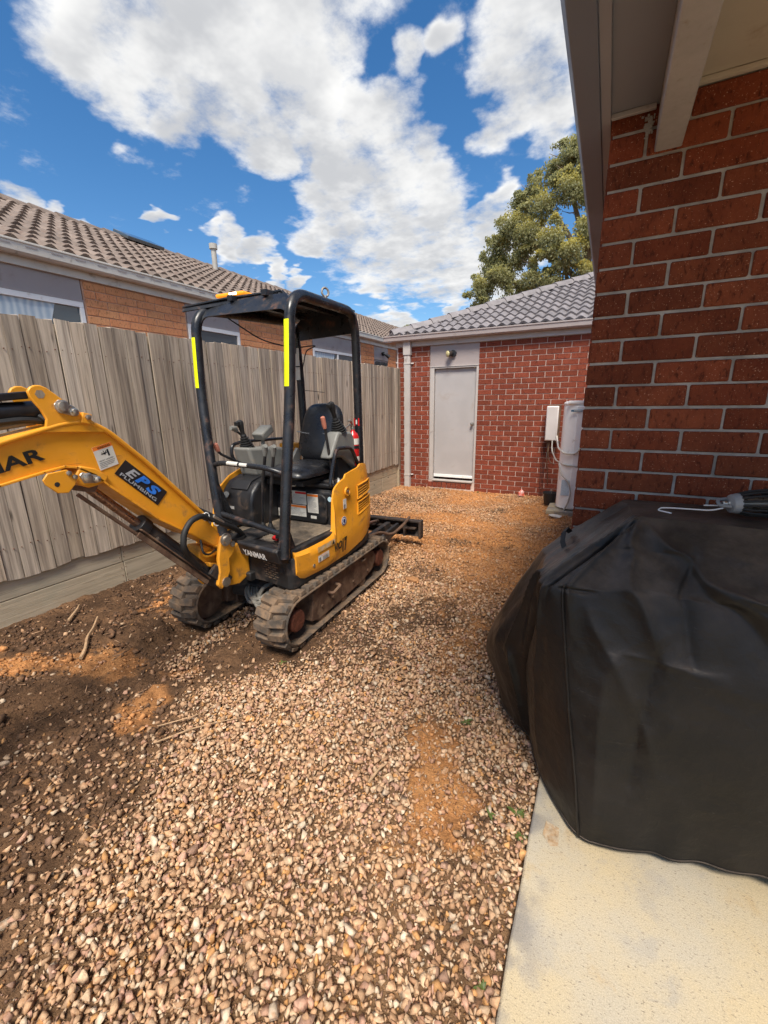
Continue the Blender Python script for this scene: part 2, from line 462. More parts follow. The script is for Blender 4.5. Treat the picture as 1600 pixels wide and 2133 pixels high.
class G:
    def __init__(self):
        self.v, self.f = [], []

    def add(self, vs, fs):
        o = len(self.v)
        self.v += [Vector(p) for p in vs]
        self.f += [tuple(i + o for i in f) for f in fs]
        return self

    def box(self, x0, x1, y0, y1, z0, z1):
        return self.add([(x0, y0, z0), (x1, y0, z0), (x1, y1, z0), (x0, y1, z0), (x0, y0, z1), (x1, y0, z1), (x1, y1, z1), (x0, y1, z1)],
                        [(0, 3, 2, 1), (4, 5, 6, 7), (0, 1, 5, 4), (1, 2, 6, 5), (2, 3, 7, 6), (3, 0, 4, 7)])

    def obox(self, c, ax, ay, az, hx, hy, hz):
        c, ax, ay, az = Vector(c), Vector(ax).normalized(), Vector(ay).normalized(), Vector(az).normalized()
        vs = [c + ax * sx * hx + ay * sy * hy + az * sz * hz for sz in (-1, 1) for sx, sy in ((-1, -1), (1, -1), (1, 1), (-1, 1))]
        return self.add(vs, [(0, 3, 2, 1), (4, 5, 6, 7), (0, 1, 5, 4), (1, 2, 6, 5), (2, 3, 7, 6), (3, 0, 4, 7)])

    def prism(self, poly, axis, a, b):
        """poly: 2D points in the other two axes (in order), extruded along axis from a to b"""
        def mk(p, t):
            q = list(p)
            q.insert(axis, t)
            return q
        n = len(poly)
        vs = [mk(p, a) for p in poly] + [mk(p, b) for p in poly]
        fs = [tuple(range(n - 1, -1, -1)), tuple(range(n, 2 * n))] + [(i, (i + 1) % n, n + (i + 1) % n, n + i) for i in range(n)]
        return self.add(vs, fs)

    def tube(self, pts, r, n=10, caps=True):
        P = [Vector(p) for p in pts]
        rs = r if isinstance(r, (list, tuple)) else [r] * len(P)
        t0 = (P[1] - P[0]).normalized()
        up = Vector((0, 0, 1)) if abs(t0.z) < 0.9 else Vector((1, 0, 0))
        u = t0.cross(up).normalized()
        vs, fs = [], []
        for i, p in enumerate(P):
            t = (P[min(i + 1, len(P) - 1)] - P[max(i - 1, 0)]).normalized()
            u = (u - t * u.dot(t)).normalized()
            w_ = t.cross(u)
            for k in range(n):
                a = 2 * math.pi * k / n
                vs.append(p + (u * math.cos(a) + w_ * math.sin(a)) * rs[i])
        for i in range(len(P) - 1):
            for k in range(n):
                fs.append((i * n + k, i * n + (k + 1) % n, (i + 1) * n + (k + 1) % n, (i + 1) * n + k))
        if caps:
            fs.append(tuple(range(n - 1, -1, -1)))
            fs.append(tuple((len(P) - 1) * n + k for k in range(n)))
        return self.add(vs, fs)

    def cyl(self, p0, p1, r, n=16, r1=None):
        return self.tube([p0, p1], [r, r if r1 is None else r1], n)

    def lathe(self, base, axis, prof, n=16):
        base, axis = Vector(base), Vector(axis).normalized()
        return self.tube_prof([base + axis * t for t, _ in prof], axis, [q for _, q in prof], n)

    def tube_prof(self, P, axis, rs, n):
        up = Vector((0, 0, 1)) if abs(axis.z) < 0.9 else Vector((1, 0, 0))
        u = axis.cross(up).normalized()
        w_ = axis.cross(u)
        vs, fs = [], []
        for p, r in zip(P, rs):
            for k in range(n):
                a = 2 * math.pi * k / n
                vs.append(p + (u * math.cos(a) + w_ * math.sin(a)) * max(r, 1e-4))
        for i in range(len(P) - 1):
            for k in range(n):
                fs.append((i * n + k, i * n + (k + 1) % n, (i + 1) * n + (k + 1) % n, (i + 1) * n + k))
        fs.append(tuple(range(n - 1, -1, -1)))
        fs.append(tuple((len(P) - 1) * n + k for k in range(n)))
        return self.add(vs, fs)

    def xform(self, mat):
        self.v = [mat @ p for p in self.v]
        return self

    def mesh(self, name, mat=None, smooth=32):
        me = bpy.data.meshes.new(name)
        me.from_pydata([tuple(p) for p in self.v], [], self.f)
        bm = bmesh.new()
        bm.from_mesh(me)
        bmesh.ops.recalc_face_normals(bm, faces=bm.faces)
        bm.to_mesh(me)
        bm.free()
        if smooth:
            me.shade_smooth()
            me.set_sharp_from_angle(angle=R(smooth))
        if mat is not None:
            me.materials.append(mat)
        return me

    def build(self, name, mat, parent=None, bevel=0.0, smooth=32, seg=2, label=None):
        o = bpy.data.objects.new(name, self.mesh(name, mat, smooth))
        COL.objects.link(o)
        if parent is not None:
            o.parent = parent
            o.matrix_parent_inverse = Matrix.Translation(parent_origin(parent)).inverted()
        if bevel:
            bv = o.modifiers.new('bevel', 'BEVEL')
            bv.width = bevel
            bv.segments = seg
            bv.limit_method = 'ANGLE'
            bv.angle_limit = R(40)
            bv.harden_normals = False
        if label:
            o['label'] = label
        return o


def parent_origin(p):
    """parts are modelled in world coordinates; only the Empty of a thing is displaced"""
    return Vector(p.location) if p.type == 'EMPTY' else Vector((0, 0, 0))


def thing(name, label, cat, loc=(0, 0, 0), group=None):
    o = bpy.data.objects.new(name, None)
    o.empty_display_size = 0.1
    COL.objects.link(o)
    o.location = loc
    tag(o, label, cat, group)
    return o


def tag(o, label, cat, group=None, kind=None):
    if label:
        o['label'] = label
    if cat:
        o['category'] = cat
    if group:
        o['group'] = group
    if kind:
        o['kind'] = kind
    return o


def link(name, me, parent, mat4):
    """an object on shared mesh data, placed by a world matrix under its thing"""
    o = bpy.data.objects.new(name, me)
    COL.objects.link(o)
    o.parent = parent
    o.matrix_parent_inverse = Matrix.Translation(parent_origin(parent)).inverted()
    o.matrix_basis = mat4
    return o


def text(s, name, origin, xdir, ydir, width, height, mat, parent, bold=0.0, shear=0.0, thick=0.002, label=None):
    """lettering as a thin mesh, fitted to width x height, lower left corner at origin"""
    cu = bpy.data.curves.new(name, 'FONT')
    cu.body = s
    cu.size = 1.0
    cu.offset = bold
    cu.shear = shear
    cu.resolution_u = 3
    tmp = bpy.data.objects.new(name, cu)
    COL.objects.link(tmp)
    dg = bpy.context.evaluated_depsgraph_get()
    me = bpy.data.meshes.new_from_object(tmp.evaluated_get(dg))
    bpy.data.objects.remove(tmp)
    bpy.data.curves.remove(cu)
    co = np.array([v.co[:] for v in me.vertices])
    lo, hi = co.min(0), co.max(0)
    X, Y = Vector(xdir).normalized(), Vector(ydir).normalized()
    Y = (Y - X * Y.dot(X)).normalized()
    Z = X.cross(Y)
    for v, c in zip(me.vertices, co):
        u, q = (c[0] - lo[0]) / (hi[0] - lo[0]) * width, (c[1] - lo[1]) / (hi[1] - lo[1]) * height
        v.co = Vector(origin) + X * u + Y * q + Z * thick
    me.materials.clear()
    me.materials.append(mat)
    o = bpy.data.objects.new(name, me)
    COL.objects.link(o)
    o.parent = parent
    o.matrix_parent_inverse = Matrix.Translation(parent_origin(parent)).inverted()
    if label:
        o['label'] = label
    return o


# ------------------------------------------------------------------ noise in numpy


def vnoise(x, y, seed=0):
    xi, yi = np.floor(x).astype(np.int64), np.floor(y).astype(np.int64)
    xf, yf = x - xi, y - yi
    u, v = xf * xf * (3 - 2 * xf), yf * yf * (3 - 2 * yf)

    def h(a, b):
        n = (a * 374761393 + b * 668265263 + seed * 144665) & 0x7fffffff
        n = ((n ^ (n >> 13)) * 1274126177) & 0x7fffffff
        return ((n ^ (n >> 16)) & 0xffff) / 65535.0
    return (h(xi, yi) * (1 - u) + h(xi + 1, yi) * u) * (1 - v) + (h(xi, yi + 1) * (1 - u) + h(xi + 1, yi + 1) * u) * v


def fbm(x, y, s, o=4, seed=0, g=0.5):
    a, t, n = 1.0, 0.0, 0.0
    for k in range(o):
        t = t + a * vnoise(x * s, y * s, seed + k * 17)
        n += a
        a *= g
        s *= 2.03
    return t / n


def sstep(a, b, x):
    t = np.clip((x - a) / (b - a), 0, 1)
    return t * t * (3 - 2 * t)


def blob(x, y, cx, cy, rx, ry, rot=0.0, seed=1, rag=0.5):
    c, s = math.cos(rot), math.sin(rot)
    u, v = ((x - cx) * c + (y - cy) * s) / rx, (-(x - cx) * s + (y - cy) * c) / ry
    d = np.sqrt(u * u + v * v) + (fbm(x, y, 6, 3, seed) - 0.5) * 2.4 * rag + (fbm(x, y, 24, 3, seed + 5) - 0.5) * 1.5 * rag
    return 1 - sstep(0.6, 1.15, d)
# ------------------------------------------------------------------ the ground
BX = np.array([[-2.0, -1.15], [0.0, -1.20], [0.24, -1.27], [0.37, -1.40], [0.52, -1.45], [0.67, -1.48], [0.87, -1.60], [1.02, -1.74], [1.31, -1.78],
               [1.52, -1.63], [1.72, -1.48], [1.88, -1.42], [2.3, -1.52], [3.1, -1.62], [3.35, -2.4], [3.6, -3.6], [9, -3.6]])


def zones(x, y):
    """gravel cover 0..1, clay 0..1, dark soil 0..1 at each place"""
    n = fbm(x, y, 3.0, 4, 3) - 0.5
    n2 = fbm(x, y, 9.0, 3, 11) - 0.5
    bx = np.interp(y, BX[:, 0], BX[:, 1])
    g = sstep(-0.18, 0.20, x - bx + n * 0.34 + n2 * 0.22)
    dirt_side = 1 - g
    # loose stones in the soil, thicker by the gravel's edge and between the tracks
    loose = 0.05 + 0.26 * sstep(0.45, 0.0, bx - x) * sstep(1.25, 0.75, y) + 0.55 * blob(x, y, -2.16, 1.75, 0.10, 0.40, 0.12, 5) \
        + 0.40 * blob(x, y, -1.98, 1.36, 0.13, 0.10, 0.3, 6) + 0.24 * blob(x, y, -1.95, 0.55, 0.30, 0.20, 0.2, 8) + 0.5 * blob(x, y, -2.1, 2.4, 0.16, 0.6, 0, 9)
    loose = loose * (0.55 + 0.9 * (fbm(x, y, 5, 3, 21) > 0.47))
    gravel = np.maximum(g, np.clip(loose, 0, 1) * dirt_side)
    clay = 0.80 * blob(x, y, -0.48, 1.33, 0.12, 0.33, 0.35, 31, 0.95) + 0.8 * blob(x, y, -0.40, 3.58, 0.16, 0.30, -0.4, 32, 0.5)
    far = sstep(2.3, 4.0, y)
    clay = clay + far * np.clip(0.48 + 3.6 * (fbm(x, y, 1.5, 5, 41, 0.6) - 0.47), 0, 1) + 0.5 * blob(x, y, -0.62, 2.35, 0.3, 0.25, 0.3, 36, 0.9)
    claysoil = 0.6 * blob(x, y, -1.88, 1.02, 0.12, 0.16, 0.4, 51, 0.8) + 0.5 * blob(x, y, -2.75, 1.10, 0.60, 0.12, 0.35, 52, 0.9) \
        + 0.5 * blob(x, y, -2.75, 2.0, 0.30, 0.25, 0, 53, 0.9) + 0.4 * blob(x, y, -3.1, 0.9, 0.3, 0.08, 0.3, 54, 0.6)
    dark = 0.6 * far * sstep(0.56, 0.68, fbm(x, y, 2.3, 4, 68, 0.6)) + 0.85 * blob(x, y, -1.25, 2.25, 0.26, 0.50, -0.25, 61, 0.9) + 0.5 * blob(x, y, -0.75, 2.6, 0.35, 0.30, 0.3, 66, 1.0) + 0.8 * blob(x, y, -1.35, 4.35, 0.40, 0.30, 0.3, 62, 0.6) \
        + 0.7 * blob(x, y, -1.08, 2.62, 0.22, 0.22, 0, 63, 0.8) + 0.55 * blob(x, y, -1.25, 3.3, 0.25, 0.2, 0, 64, 0.8) + 0.35 * blob(x, y, -0.24, 1.05, 0.10, 0.35, 0, 65, 0.9)
    clay = np.clip(clay * g + claysoil * dirt_side, 0, 1)
    dark = np.clip(dark, 0, 1)
    cover = gravel * (1 - 0.80 * np.clip(clay * (1 - 0.22 * far), 0, 1) * g) * (1 - 0.62 * dark * g) * (1 - 0.38 * far)
    return np.clip(cover, 0, 1), clay, np.clip(dark + 0.0, 0, 1), dirt_side


def gh(x, y):
    """height of the ground"""
    x, y = np.asarray(x, float), np.asarray(y, float)
    cover, clay, dark, soil = zones(x, y)
    inside = ((x > -3.9) & (x < 0.6) & (y < 7.8) & (y > -1.5)).astype(float)
    h = -0.125 * sstep(3.2, 7.0, y)
    h = h - 0.035 * sstep(-1.0, -0.2, x) * sstep(3.4, 2.6, y)
    h = h + 0.045 * sstep(-3.0, -3.6, x) * sstep(3.2, 1.2, y)
    h = h + inside * (fbm(x, y, 1.1, 4, 5) - 0.5) * 0.035
    rough = soil * (0.046 * (fbm(x, y, 7, 5, 71, 0.6) - 0.5) + 0.034 * (fbm(x, y, 22, 3, 72, 0.65) - 0.5))
    rough = rough + (1 - soil) * 0.012 * (fbm(x, y, 18, 3, 73) - 0.5) + dark * 0.03 * (fbm(x, y, 12, 4, 74, 0.6) - 0.35)
    # the rut the left track left behind, with its tread marks and a raised lip
    u = (x + 2.36 + 0.02 * (y - 1.6)) / 0.125
    run = sstep(2.0, 1.7, y) * sstep(0.15, 0.5, y)
    rut = run * (1 - sstep(0.8, 1.05, np.abs(u)))
    tread = np.abs(np.sin((y + 0.03 * np.sign(u) + 0.05 * np.abs(u)) * math.pi / 0.075)) ** 0.5
    rough = rough * (1 - 0.75 * rut) + rut * (-0.016 + 0.009 * tread)
    rough = rough + run * 0.022 * np.exp(-((u + 1.12) / 0.13) ** 2) * (0.5 + fbm(x, y, 6, 2, 81))
    u2 = (x + 1.69) / 0.125
    rut2 = sstep(2.0, 1.75, y) * sstep(1.15, 1.5, y) * (1 - sstep(0.8, 1.1, np.abs(u2)))
    rough = rough * (1 - 0.7 * rut2) - 0.018 * rut2
    drag = soil * sstep(2.0, 1.5, y) * (fbm(x * 1.0 + 0.12 * y, y * 0.10, 16, 3, 95) - 0.5) * 0.016
    rough = rough * (1 - 0.35 * soil * sstep(1.6, 1.0, y)) + drag
    mound = 0.075 * blob(x, y, -2.68, 1.50, 0.22, 0.14, 0.5, 91, 0.6) * fbm(x, y, 10, 4, 92, 0.65) * 1.6 + 0.05 * blob(x, y, -2.02, 1.2, 0.20, 0.09, 0.9, 93, 0.6) * fbm(x, y, 12, 3, 94)
    return h + inside * (rough + mound)


def axis_pts(a, b, step, far):
    core = np.arange(a, b + 1e-6, step)
    t = np.geomspace(step, far, 26)
    return np.concatenate([a - np.cumsum(t)[::-1], core, b + np.cumsum(t)])


gx, gy = axis_pts(-3.62, 0.0, 0.02, 90), axis_pts(-0.3, 7.6, 0.02, 90)
XX, YY = np.meshgrid(gx, gy)
ZZ = gh(XX, YY)
cov, clay, dark, soil = zones(XX, YY)
nx, ny = len(gx), len(gy)
me = bpy.data.meshes.new('ground')
co = np.stack([XX, YY, ZZ], -1).reshape(-1, 3)
idx = np.arange(nx * ny).reshape(ny, nx)
q = np.stack([idx[:-1, :-1], idx[:-1, 1:], idx[1:, 1:], idx[1:, :-1]], -1).reshape(-1, 4)
me.vertices.add(len(co))
me.vertices.foreach_set('co', co.ravel())
me.loops.add(q.size)
me.loops.foreach_set('vertex_index', q.ravel())
me.polygons.add(len(q))
me.polygons.foreach_set('loop_start', np.arange(len(q)) * 4)
me.update(calc_edges=True)
me.shade_smooth()
at = me.color_attributes.new('soil_kind', 'FLOAT_COLOR', 'POINT')
cc = np.stack([clay, dark, soil, np.ones_like(soil)], -1).reshape(-1, 4)
at.data.foreach_set('color', cc.ravel())


def ground_mat():
    m, t, b = new_mat('yard_soil')
    a = N(t, 'ShaderNodeAttribute', attribute_name='soil_kind')
    s = N(t, 'ShaderNodeSeparateColor')
    t.links.new(a.outputs['Color'], s.inputs[0])
    v = coords(t, False)
    n = noise_n(t, v, 5, 7, 0.65)
    nf = noise_n(t, v, 60, 5, 0.7)
    soilc = mix_n(t, ramp_n(t, n, 0.32, 0.66), (0.062, 0.035, 0.020), (0.165, 0.090, 0.047))
    dirtc = mix_n(t, ramp_n(t, n, 0.3, 0.7), (0.165, 0.095, 0.050), (0.265, 0.155, 0.082))
    base = mix_n(t, s.outputs[2], dirtc, soilc)
    base = mix_n(t, math_n(t, 'MULTIPLY', s.outputs[1], 0.8), base, mix_n(t, n, (0.040, 0.022, 0.013), (0.095, 0.052, 0.028)))
    clayc = mix_n(t, ramp_n(t, n, 0.3, 0.7), (0.46, 0.195, 0.066), (0.64, 0.305, 0.112))
    base = mix_n(t, math_n(t, 'MULTIPLY', s.outputs[0], ramp_n(t, n, 0.25, 0.55, 0.5, 1.0)), base, clayc)
    base = mix_n(t, 1.0, base, ramp_n(t, nf, 0.25, 0.75, 0.62, 1.35), 'MULTIPLY')
    t.links.new(base, b.inputs['Base Color'])
    b.inputs['Roughness'].default_value = 0.95
    b.inputs['Specular IOR Level'].default_value = 0.15
    bump_to(t, b, math_n(t, 'ADD', nf, math_n(t, 'MULTIPLY', noise_n(t, v, 190, 3, 0.6), 0.5)), 0.8, 0.02)
    return m


me.materials.append(ground_mat())
ground = bpy.data.objects.new('ground', me)
COL.objects.link(ground)
tag(ground, None, None, kind='structure')


# ------------------------------------------------------------------ gravel and clods (nobody could count them)
def hull_variants(k, npts, flat=0.6, seed=3):
    r = np.random.default_rng(seed)
    out = []
    for _ in range(k):
        p = r.normal(size=(npts, 3))
        p /= np.linalg.norm(p, axis=1)[:, None]
        p *= r.uniform(0.80, 1.06, (npts, 1))
        p *= np.array([1.0, r.uniform(0.66, 0.95), r.uniform(0.48, 0.80)])
        bm = bmesh.new()
        for c in p:
            bm.verts.new(c)
        res = bmesh.ops.convex_hull(bm, input=bm.verts)
        bmesh.ops.delete(bm, geom=[g for g in res['geom_interior'] if isinstance(g, bmesh.types.BMVert)], context='VERTS')
        bmesh.ops.triangulate(bm, faces=bm.faces)
        bm.verts.index_update()
        out.append((np.array([v.co[:] for v in bm.verts]), np.array([[v.index for v in f.verts] for f in bm.faces])))
        bm.free()
    return out


def scatter(name, pos, size, colr, variants, tilt, mat, squash=1.0):
    n = len(pos)
    r = np.random.default_rng(len(name))
    which = r.integers(0, len(variants), n)
    yaw = r.uniform(0, 2 * math.pi, n)
    ta, tb = r.normal(0, tilt, n), r.normal(0, tilt, n)
    V, T, Cc, off = [], [], [], 0
    for k, (pv, pt) in enumerate(variants):
        s = np.where(which == k)[0]
        if len(s) == 0:
            continue
        p = pv[None] * size[s][:, None, None] * np.array([1, 1, squash])
        c, d = np.cos(ta[s])[:, None], np.sin(ta[s])[:, None]
        p = np.stack([p[..., 0], p[..., 1] * c - p[..., 2] * d, p[..., 1] * d + p[..., 2] * c], -1)
        c, d = np.cos(tb[s])[:, None], np.sin(tb[s])[:, None]
        p = np.stack([p[..., 0] * c + p[..., 2] * d, p[..., 1], -p[..., 0] * d + p[..., 2] * c], -1)
        c, d = np.cos(yaw[s])[:, None], np.sin(yaw[s])[:, None]
        p = np.stack([p[..., 0] * c - p[..., 1] * d, p[..., 0] * d + p[..., 1] * c, p[..., 2]], -1)
        p = p + pos[s][:, None]
        V.append(p.reshape(-1, 3))
        T.append((pt[None] + (off + np.arange(len(s)) * len(pv))[:, None, None]).reshape(-1, 3))
        Cc.append(np.repeat(colr[s], len(pv), 0))
        off += len(s) * len(pv)
    V, T, Cc = np.concatenate(V), np.concatenate(T), np.concatenate(Cc)
    me = bpy.data.meshes.new(name)
    me.vertices.add(len(V))
    me.vertices.foreach_set('co', V.ravel())
    me.loops.add(T.size)
    me.loops.foreach_set('vertex_index', T.ravel().astype(np.int32))
    me.polygons.add(len(T))
    me.polygons.foreach_set('loop_start', np.arange(len(T)) * 3)
    me.update(calc_edges=True)
    a = me.color_attributes.new('stone', 'FLOAT_COLOR', 'POINT')
    a.data.foreach_set('color', np.concatenate([Cc, np.ones((len(Cc), 1))], 1).ravel())
    me.materials.append(mat)
    o = bpy.data.objects.new(name, me)
    COL.objects.link(o)
    return o


def stone_mat(name, rough=0.8, nlo=0.72, nhi=1.22):
    m, t, b = new_mat(name)
    a = N(t, 'ShaderNodeAttribute', attribute_name='stone')
    v = coords(t, False)
    n = noise_n(t, v, 70, 3, 0.65)
    base = mix_n(t, 1.0, a.outputs['Color'], ramp_n(t, n, 0.28, 0.72, nlo, nhi), 'MULTIPLY')
    stain = noise_n(t, v, 28, 2, 0.6)
    base = mix_n(t, ramp_n(t, stain, 0.56, 0.72, 0, 0.55), base, (0.36, 0.165, 0.070))
    t.links.new(base, b.inputs['Base Color'])
    b.inputs['Roughness'].default_value = rough
    b.inputs['Specular IOR Level'].default_value = 0.3
    bump_to(t, b, noise_n(t, v, 160, 2, 0.7), 0.5, 0.004)
    return m


def in_footprint(x, y):
    slab = (x > -0.099) & (y < 2.05)
    house = (x > -0.11) & (y >= 2.0)
    tr = ((np.abs(x + 1.70 + 0.05 * (y - 2.43)) < 0.12) | (np.abs(x + 2.40 + 0.05 * (y - 2.43)) < 0.12)) & (y > 1.74) & (y < 3.12)
    return slab | house | (x < -3.49) | (y > 7.49) | tr


lx, ly, lz = [], [], []
for cell, lift in ((0.0168, 0.0), (0.0192, 0.009)):            # two courses of stones, one lying on the other
    ax_, ay_ = np.meshgrid(np.arange(-3.5, -0.08, cell), np.arange(-0.35, 7.5, cell))
    lx.append(ax_.ravel() + RNG.uniform(-0.5, 0.5, ax_.size) * cell)
    ly.append(ay_.ravel() + RNG.uniform(-0.5, 0.5, ay_.size) * cell)
    lz.append(np.full(ax_.size, lift))
jx, jy, jl = np.concatenate(lx), np.concatenate(ly), np.concatenate(lz)
c_, k_, d_, s_ = zones(jx, jy)
keep = (RNG.random(jx.size) < np.where(jl > 0, c_ ** 2 * 0.92, c_ * 0.95)) & ~in_footprint(jx, jy)
jx, jy, jl, c_, k_, d_, s_ = (a[keep] for a in (jx, jy, jl, c_, k_, d_, s_))
n = len(jx)
size = np.clip(RNG.lognormal(math.log(0.0124), 0.34, n), 0.005, 0.026)
pal = np.array([(0.53, 0.330, 0.190), (0.47, 0.280, 0.155), (0.58, 0.405, 0.255), (0.40, 0.225, 0.125), (0.63, 0.49, 0.345), (0.51, 0.295, 0.200), (0.53, 0.275, 0.105), (0.33, 0.195, 0.130)])
colr = pal[RNG.choice(len(pal), n, p=[.25, .20, .16, .11, .09, .09, .06, .04])] * RNG.uniform(0.80, 1.18, (n, 1))
mix = (0.55 * k_ + 0.50 * sstep(2.4, 4.0, jy))[:, None] * RNG.uniform(0.3, 1.0, (n, 1))
colr = colr * (1 - mix) + np.array([0.49, 0.225, 0.080]) * mix
mix = (0.75 * d_ + 0.55 * s_)[:, None] * RNG.uniform(0.15, 1.0, (n, 1))
colr = colr * (1 - mix) + np.array([0.125, 0.068, 0.038]) * mix
z = gh(jx, jy) + size * RNG.uniform(0.05, 0.55, n) * (0.5 + 0.5 * c_) + jl + 0.006 * RNG.random(n) * c_
HV = hull_variants(48, 9)
gravel = scatter('gravel', np.stack([jx, jy, z], -1), size, colr, HV, 0.6, stone_mat('crushed_rock'))
tag(gravel, 'loose tan and pink crushed rock spread across the yard', 'gravel', kind='stuff')

# chips and fines filling the gaps
n = 36000
jx, jy = RNG.uniform(-2.2, -0.1, n), RNG.uniform(-0.2, 3.6, n)
c_, k_, d_, s_ = zones(jx, jy)
keep = (RNG.random(n) < 0.25 + 0.75 * c_) & (s_ < 0.8) & ~in_footprint(jx, jy)
jx, jy, c_, k_, d_, s_ = (a[keep] for a in (jx, jy, c_, k_, d_, s_))
n = len(jx)
size = np.clip(RNG.lognormal(math.log(0.0052), 0.35, n), 0.0025, 0.010)
colr = pal[RNG.choice(len(pal), n)] * RNG.uniform(0.55, 1.0, (n, 1))
fines = scatter('gravel_fines', np.stack([jx, jy, gh(jx, jy) + size * 0.4 + 0.004 * RNG.random(n)], -1), size, colr, hull_variants(16, 7, seed=18), 0.7, gravel.data.materials[0])
tag(fines, 'small stone chips filling the gaps between the gravel stones', 'gravel', kind='stuff')

# grit between the stones
n = 60000
jx, jy = RNG.uniform(-3.48, -0.1, n), RNG.uniform(-0.2, 7.45, n)
c_, k_, d_, s_ = zones(jx, jy)
keep = (RNG.random(n) < 0.25 + 0.75 * np.maximum(np.maximum(k_, d_), s_)) & ~in_footprint(jx, jy)
jx, jy, c_, k_, d_, s_ = (a[keep] for a in (jx, jy, c_, k_, d_, s_))
n = len(jx)
big = np.maximum(d_, s_ * (fbm(jx, jy, 6, 3, 77) > 0.5))
size = np.clip(RNG.lognormal(math.log(0.0050), 0.5, n), 0.002, 0.020) * (1 + 0.9 * big)
base = np.where((k_ > 0.45)[:, None], np.array([[0.40, 0.185, 0.070]]), np.array([[0.115, 0.064, 0.036]]))
colr = base * RNG.uniform(0.55, 1.35, (n, 1))
z = gh(jx, jy) + size * 0.25
clods = scatter('soil_clods', np.stack([jx, jy, z], -1), size, colr, hull_variants(14, 11, seed=8), 0.6, stone_mat('crumbled_soil', 0.95, 0.7, 1.25))
tag(clods, 'crumbled brown soil and grit lying over the yard', 'soil', kind='stuff')

# bark chips and dry straw in the soil
n = 1500
jx, jy = RNG.uniform(-3.45, -0.15, n), RNG.uniform(0.0, 6.5, n)
c_, k_, d_, s_ = zones(jx, jy)
keep = (RNG.random(n) < 0.12 + 0.9 * s_) & ~in_footprint(jx, jy)
jx, jy = jx[keep], jy[keep]
n = len(jx)
chip = [(np.array([[-1, -.1, -.04], [1, -.07, -.04], [1, .06, -.03], [-1, .1, -.04], [-1, -.1, .04], [.95, -.06, .05], [.95, .07, .04], [-1, .09, .05]]),
         np.array([[0, 2, 1], [0, 3, 2], [4, 5, 6], [4, 6, 7], [0, 1, 5], [0, 5, 4], [1, 2, 6], [1, 6, 5], [2, 3, 7], [2, 7, 6], [3, 0, 4], [3, 4, 7]]))]
colr = np.array([0.24, 0.145, 0.085]) * RNG.uniform(0.4, 2.0, (n, 1))
size = RNG.uniform(0.008, 0.032, n)
chips = scatter('bark_chips', np.stack([jx, jy, gh(jx, jy) + 0.006], -1), size, colr, chip, 0.2, stone_mat('bark_chip', 0.95))
tag(chips, 'bark chips and straw strewn in the dirt', 'bark', kind='stuff')


# ------------------------------------------------------------------ patio slab
def concrete_mat():
    m, t, b = new_mat('patio_concrete')
    v = coords(t, False)
    n = noise_n(t, v, 2.2, 6, 0.6)
    base = mix_n(t, ramp_n(t, n, 0.35, 0.65), (0.45, 0.395, 0.305), (0.51, 0.410, 0.255))
    n2 = noise_n(t, v, 6.0, 6, 0.65, 0.5)
    base = mix_n(t, ramp_n(t, n2, 0.56, 0.72, 0, 0.45), base, (0.45, 0.30, 0.13))
    base = mix_n(t, ramp_n(t, n2, 0.46, 0.32, 0, 0.38), base, (0.32, 0.30, 0.275))
    sp = noise_n(t, coords(t, False, (1.0, 2.2, 1.0)), 95, 3, 0.65)
    base = mix_n(t, ramp_n(t, sp, 0.58, 0.68, 0, 0.75), base, (0.15, 0.12, 0.09))
    # algae and grime along the open edge
    s = N(t, 'ShaderNodeSeparateXYZ')
    t.links.new(v, s.inputs[0])
    edge = ramp_n(t, s.outputs[0], 0.02, -0.09, 0, 1)
    gr = math_n(t, 'MULTIPLY', edge, ramp_n(t, noise_n(t, v, 7, 5, 0.6), 0.42, 0.62))
    base = mix_n(t, math_n(t, 'MULTIPLY', gr, 0.75), base, (0.20, 0.185, 0.175))
    fine = noise_n(t, v, 300, 3, 0.6)
    base = mix_n(t, 1.0, base, ramp_n(t, fine, 0.3, 0.7, 0.86, 1.12), 'MULTIPLY')
    t.links.new(base, b.inputs['Base Color'])
    b.inputs['Roughness'].default_value = 0.85
    b.inputs['Specular IOR Level'].default_value = 0.25
    bump_to(t, b, math_n(t, 'ADD', fine, math_n(t, 'MULTIPLY', sp, 0.8)), 0.35, 0.003)
    return m


M['concrete'] = concrete_mat()
sg = G()
n_e = 60
ex = [-0.092 + 0.004 * (vnoise(np.array([k * 0.7]), np.array([0.3]))[0] - 0.5) for k in range(n_e)]
ey = [-2.0 + k * (4.0 / (n_e - 1)) for k in range(n_e)]
sg.prism([(a, b) for a, b in zip(ex, ey)] + [(3.0, 2.0), (3.0, -2.0)], 2, -0.22, 0.0)
slab = sg.build('patio_slab', M['concrete'], None, bevel=0.007)
tag(slab, None, None, kind='structure')
st = G()
st.add([(-0.045, 1.345, 0.0025), (0.000, 1.335, 0.0025), (0.004, 1.265, 0.0025), (-0.022, 1.255, 0.0025), (-0.050, 1.285, 0.0025)], [(0, 1, 2, 3, 4)])
st.build('rust_stain', pmat('rust_stain', (0.36, 0.23, 0.12), 0.9, var=0.3, vscale=60, dirt=(0.52, 0.43, 0.31), damt=0.55, dscale=45), slab)

# ------------------------------------------------------------------ paling fence
fence = thing('paling_fence', 'weathered grey timber paling fence with two plinth boards along the yard', 'fence', (-3.52, 3.2, 0))
FX = -3.50


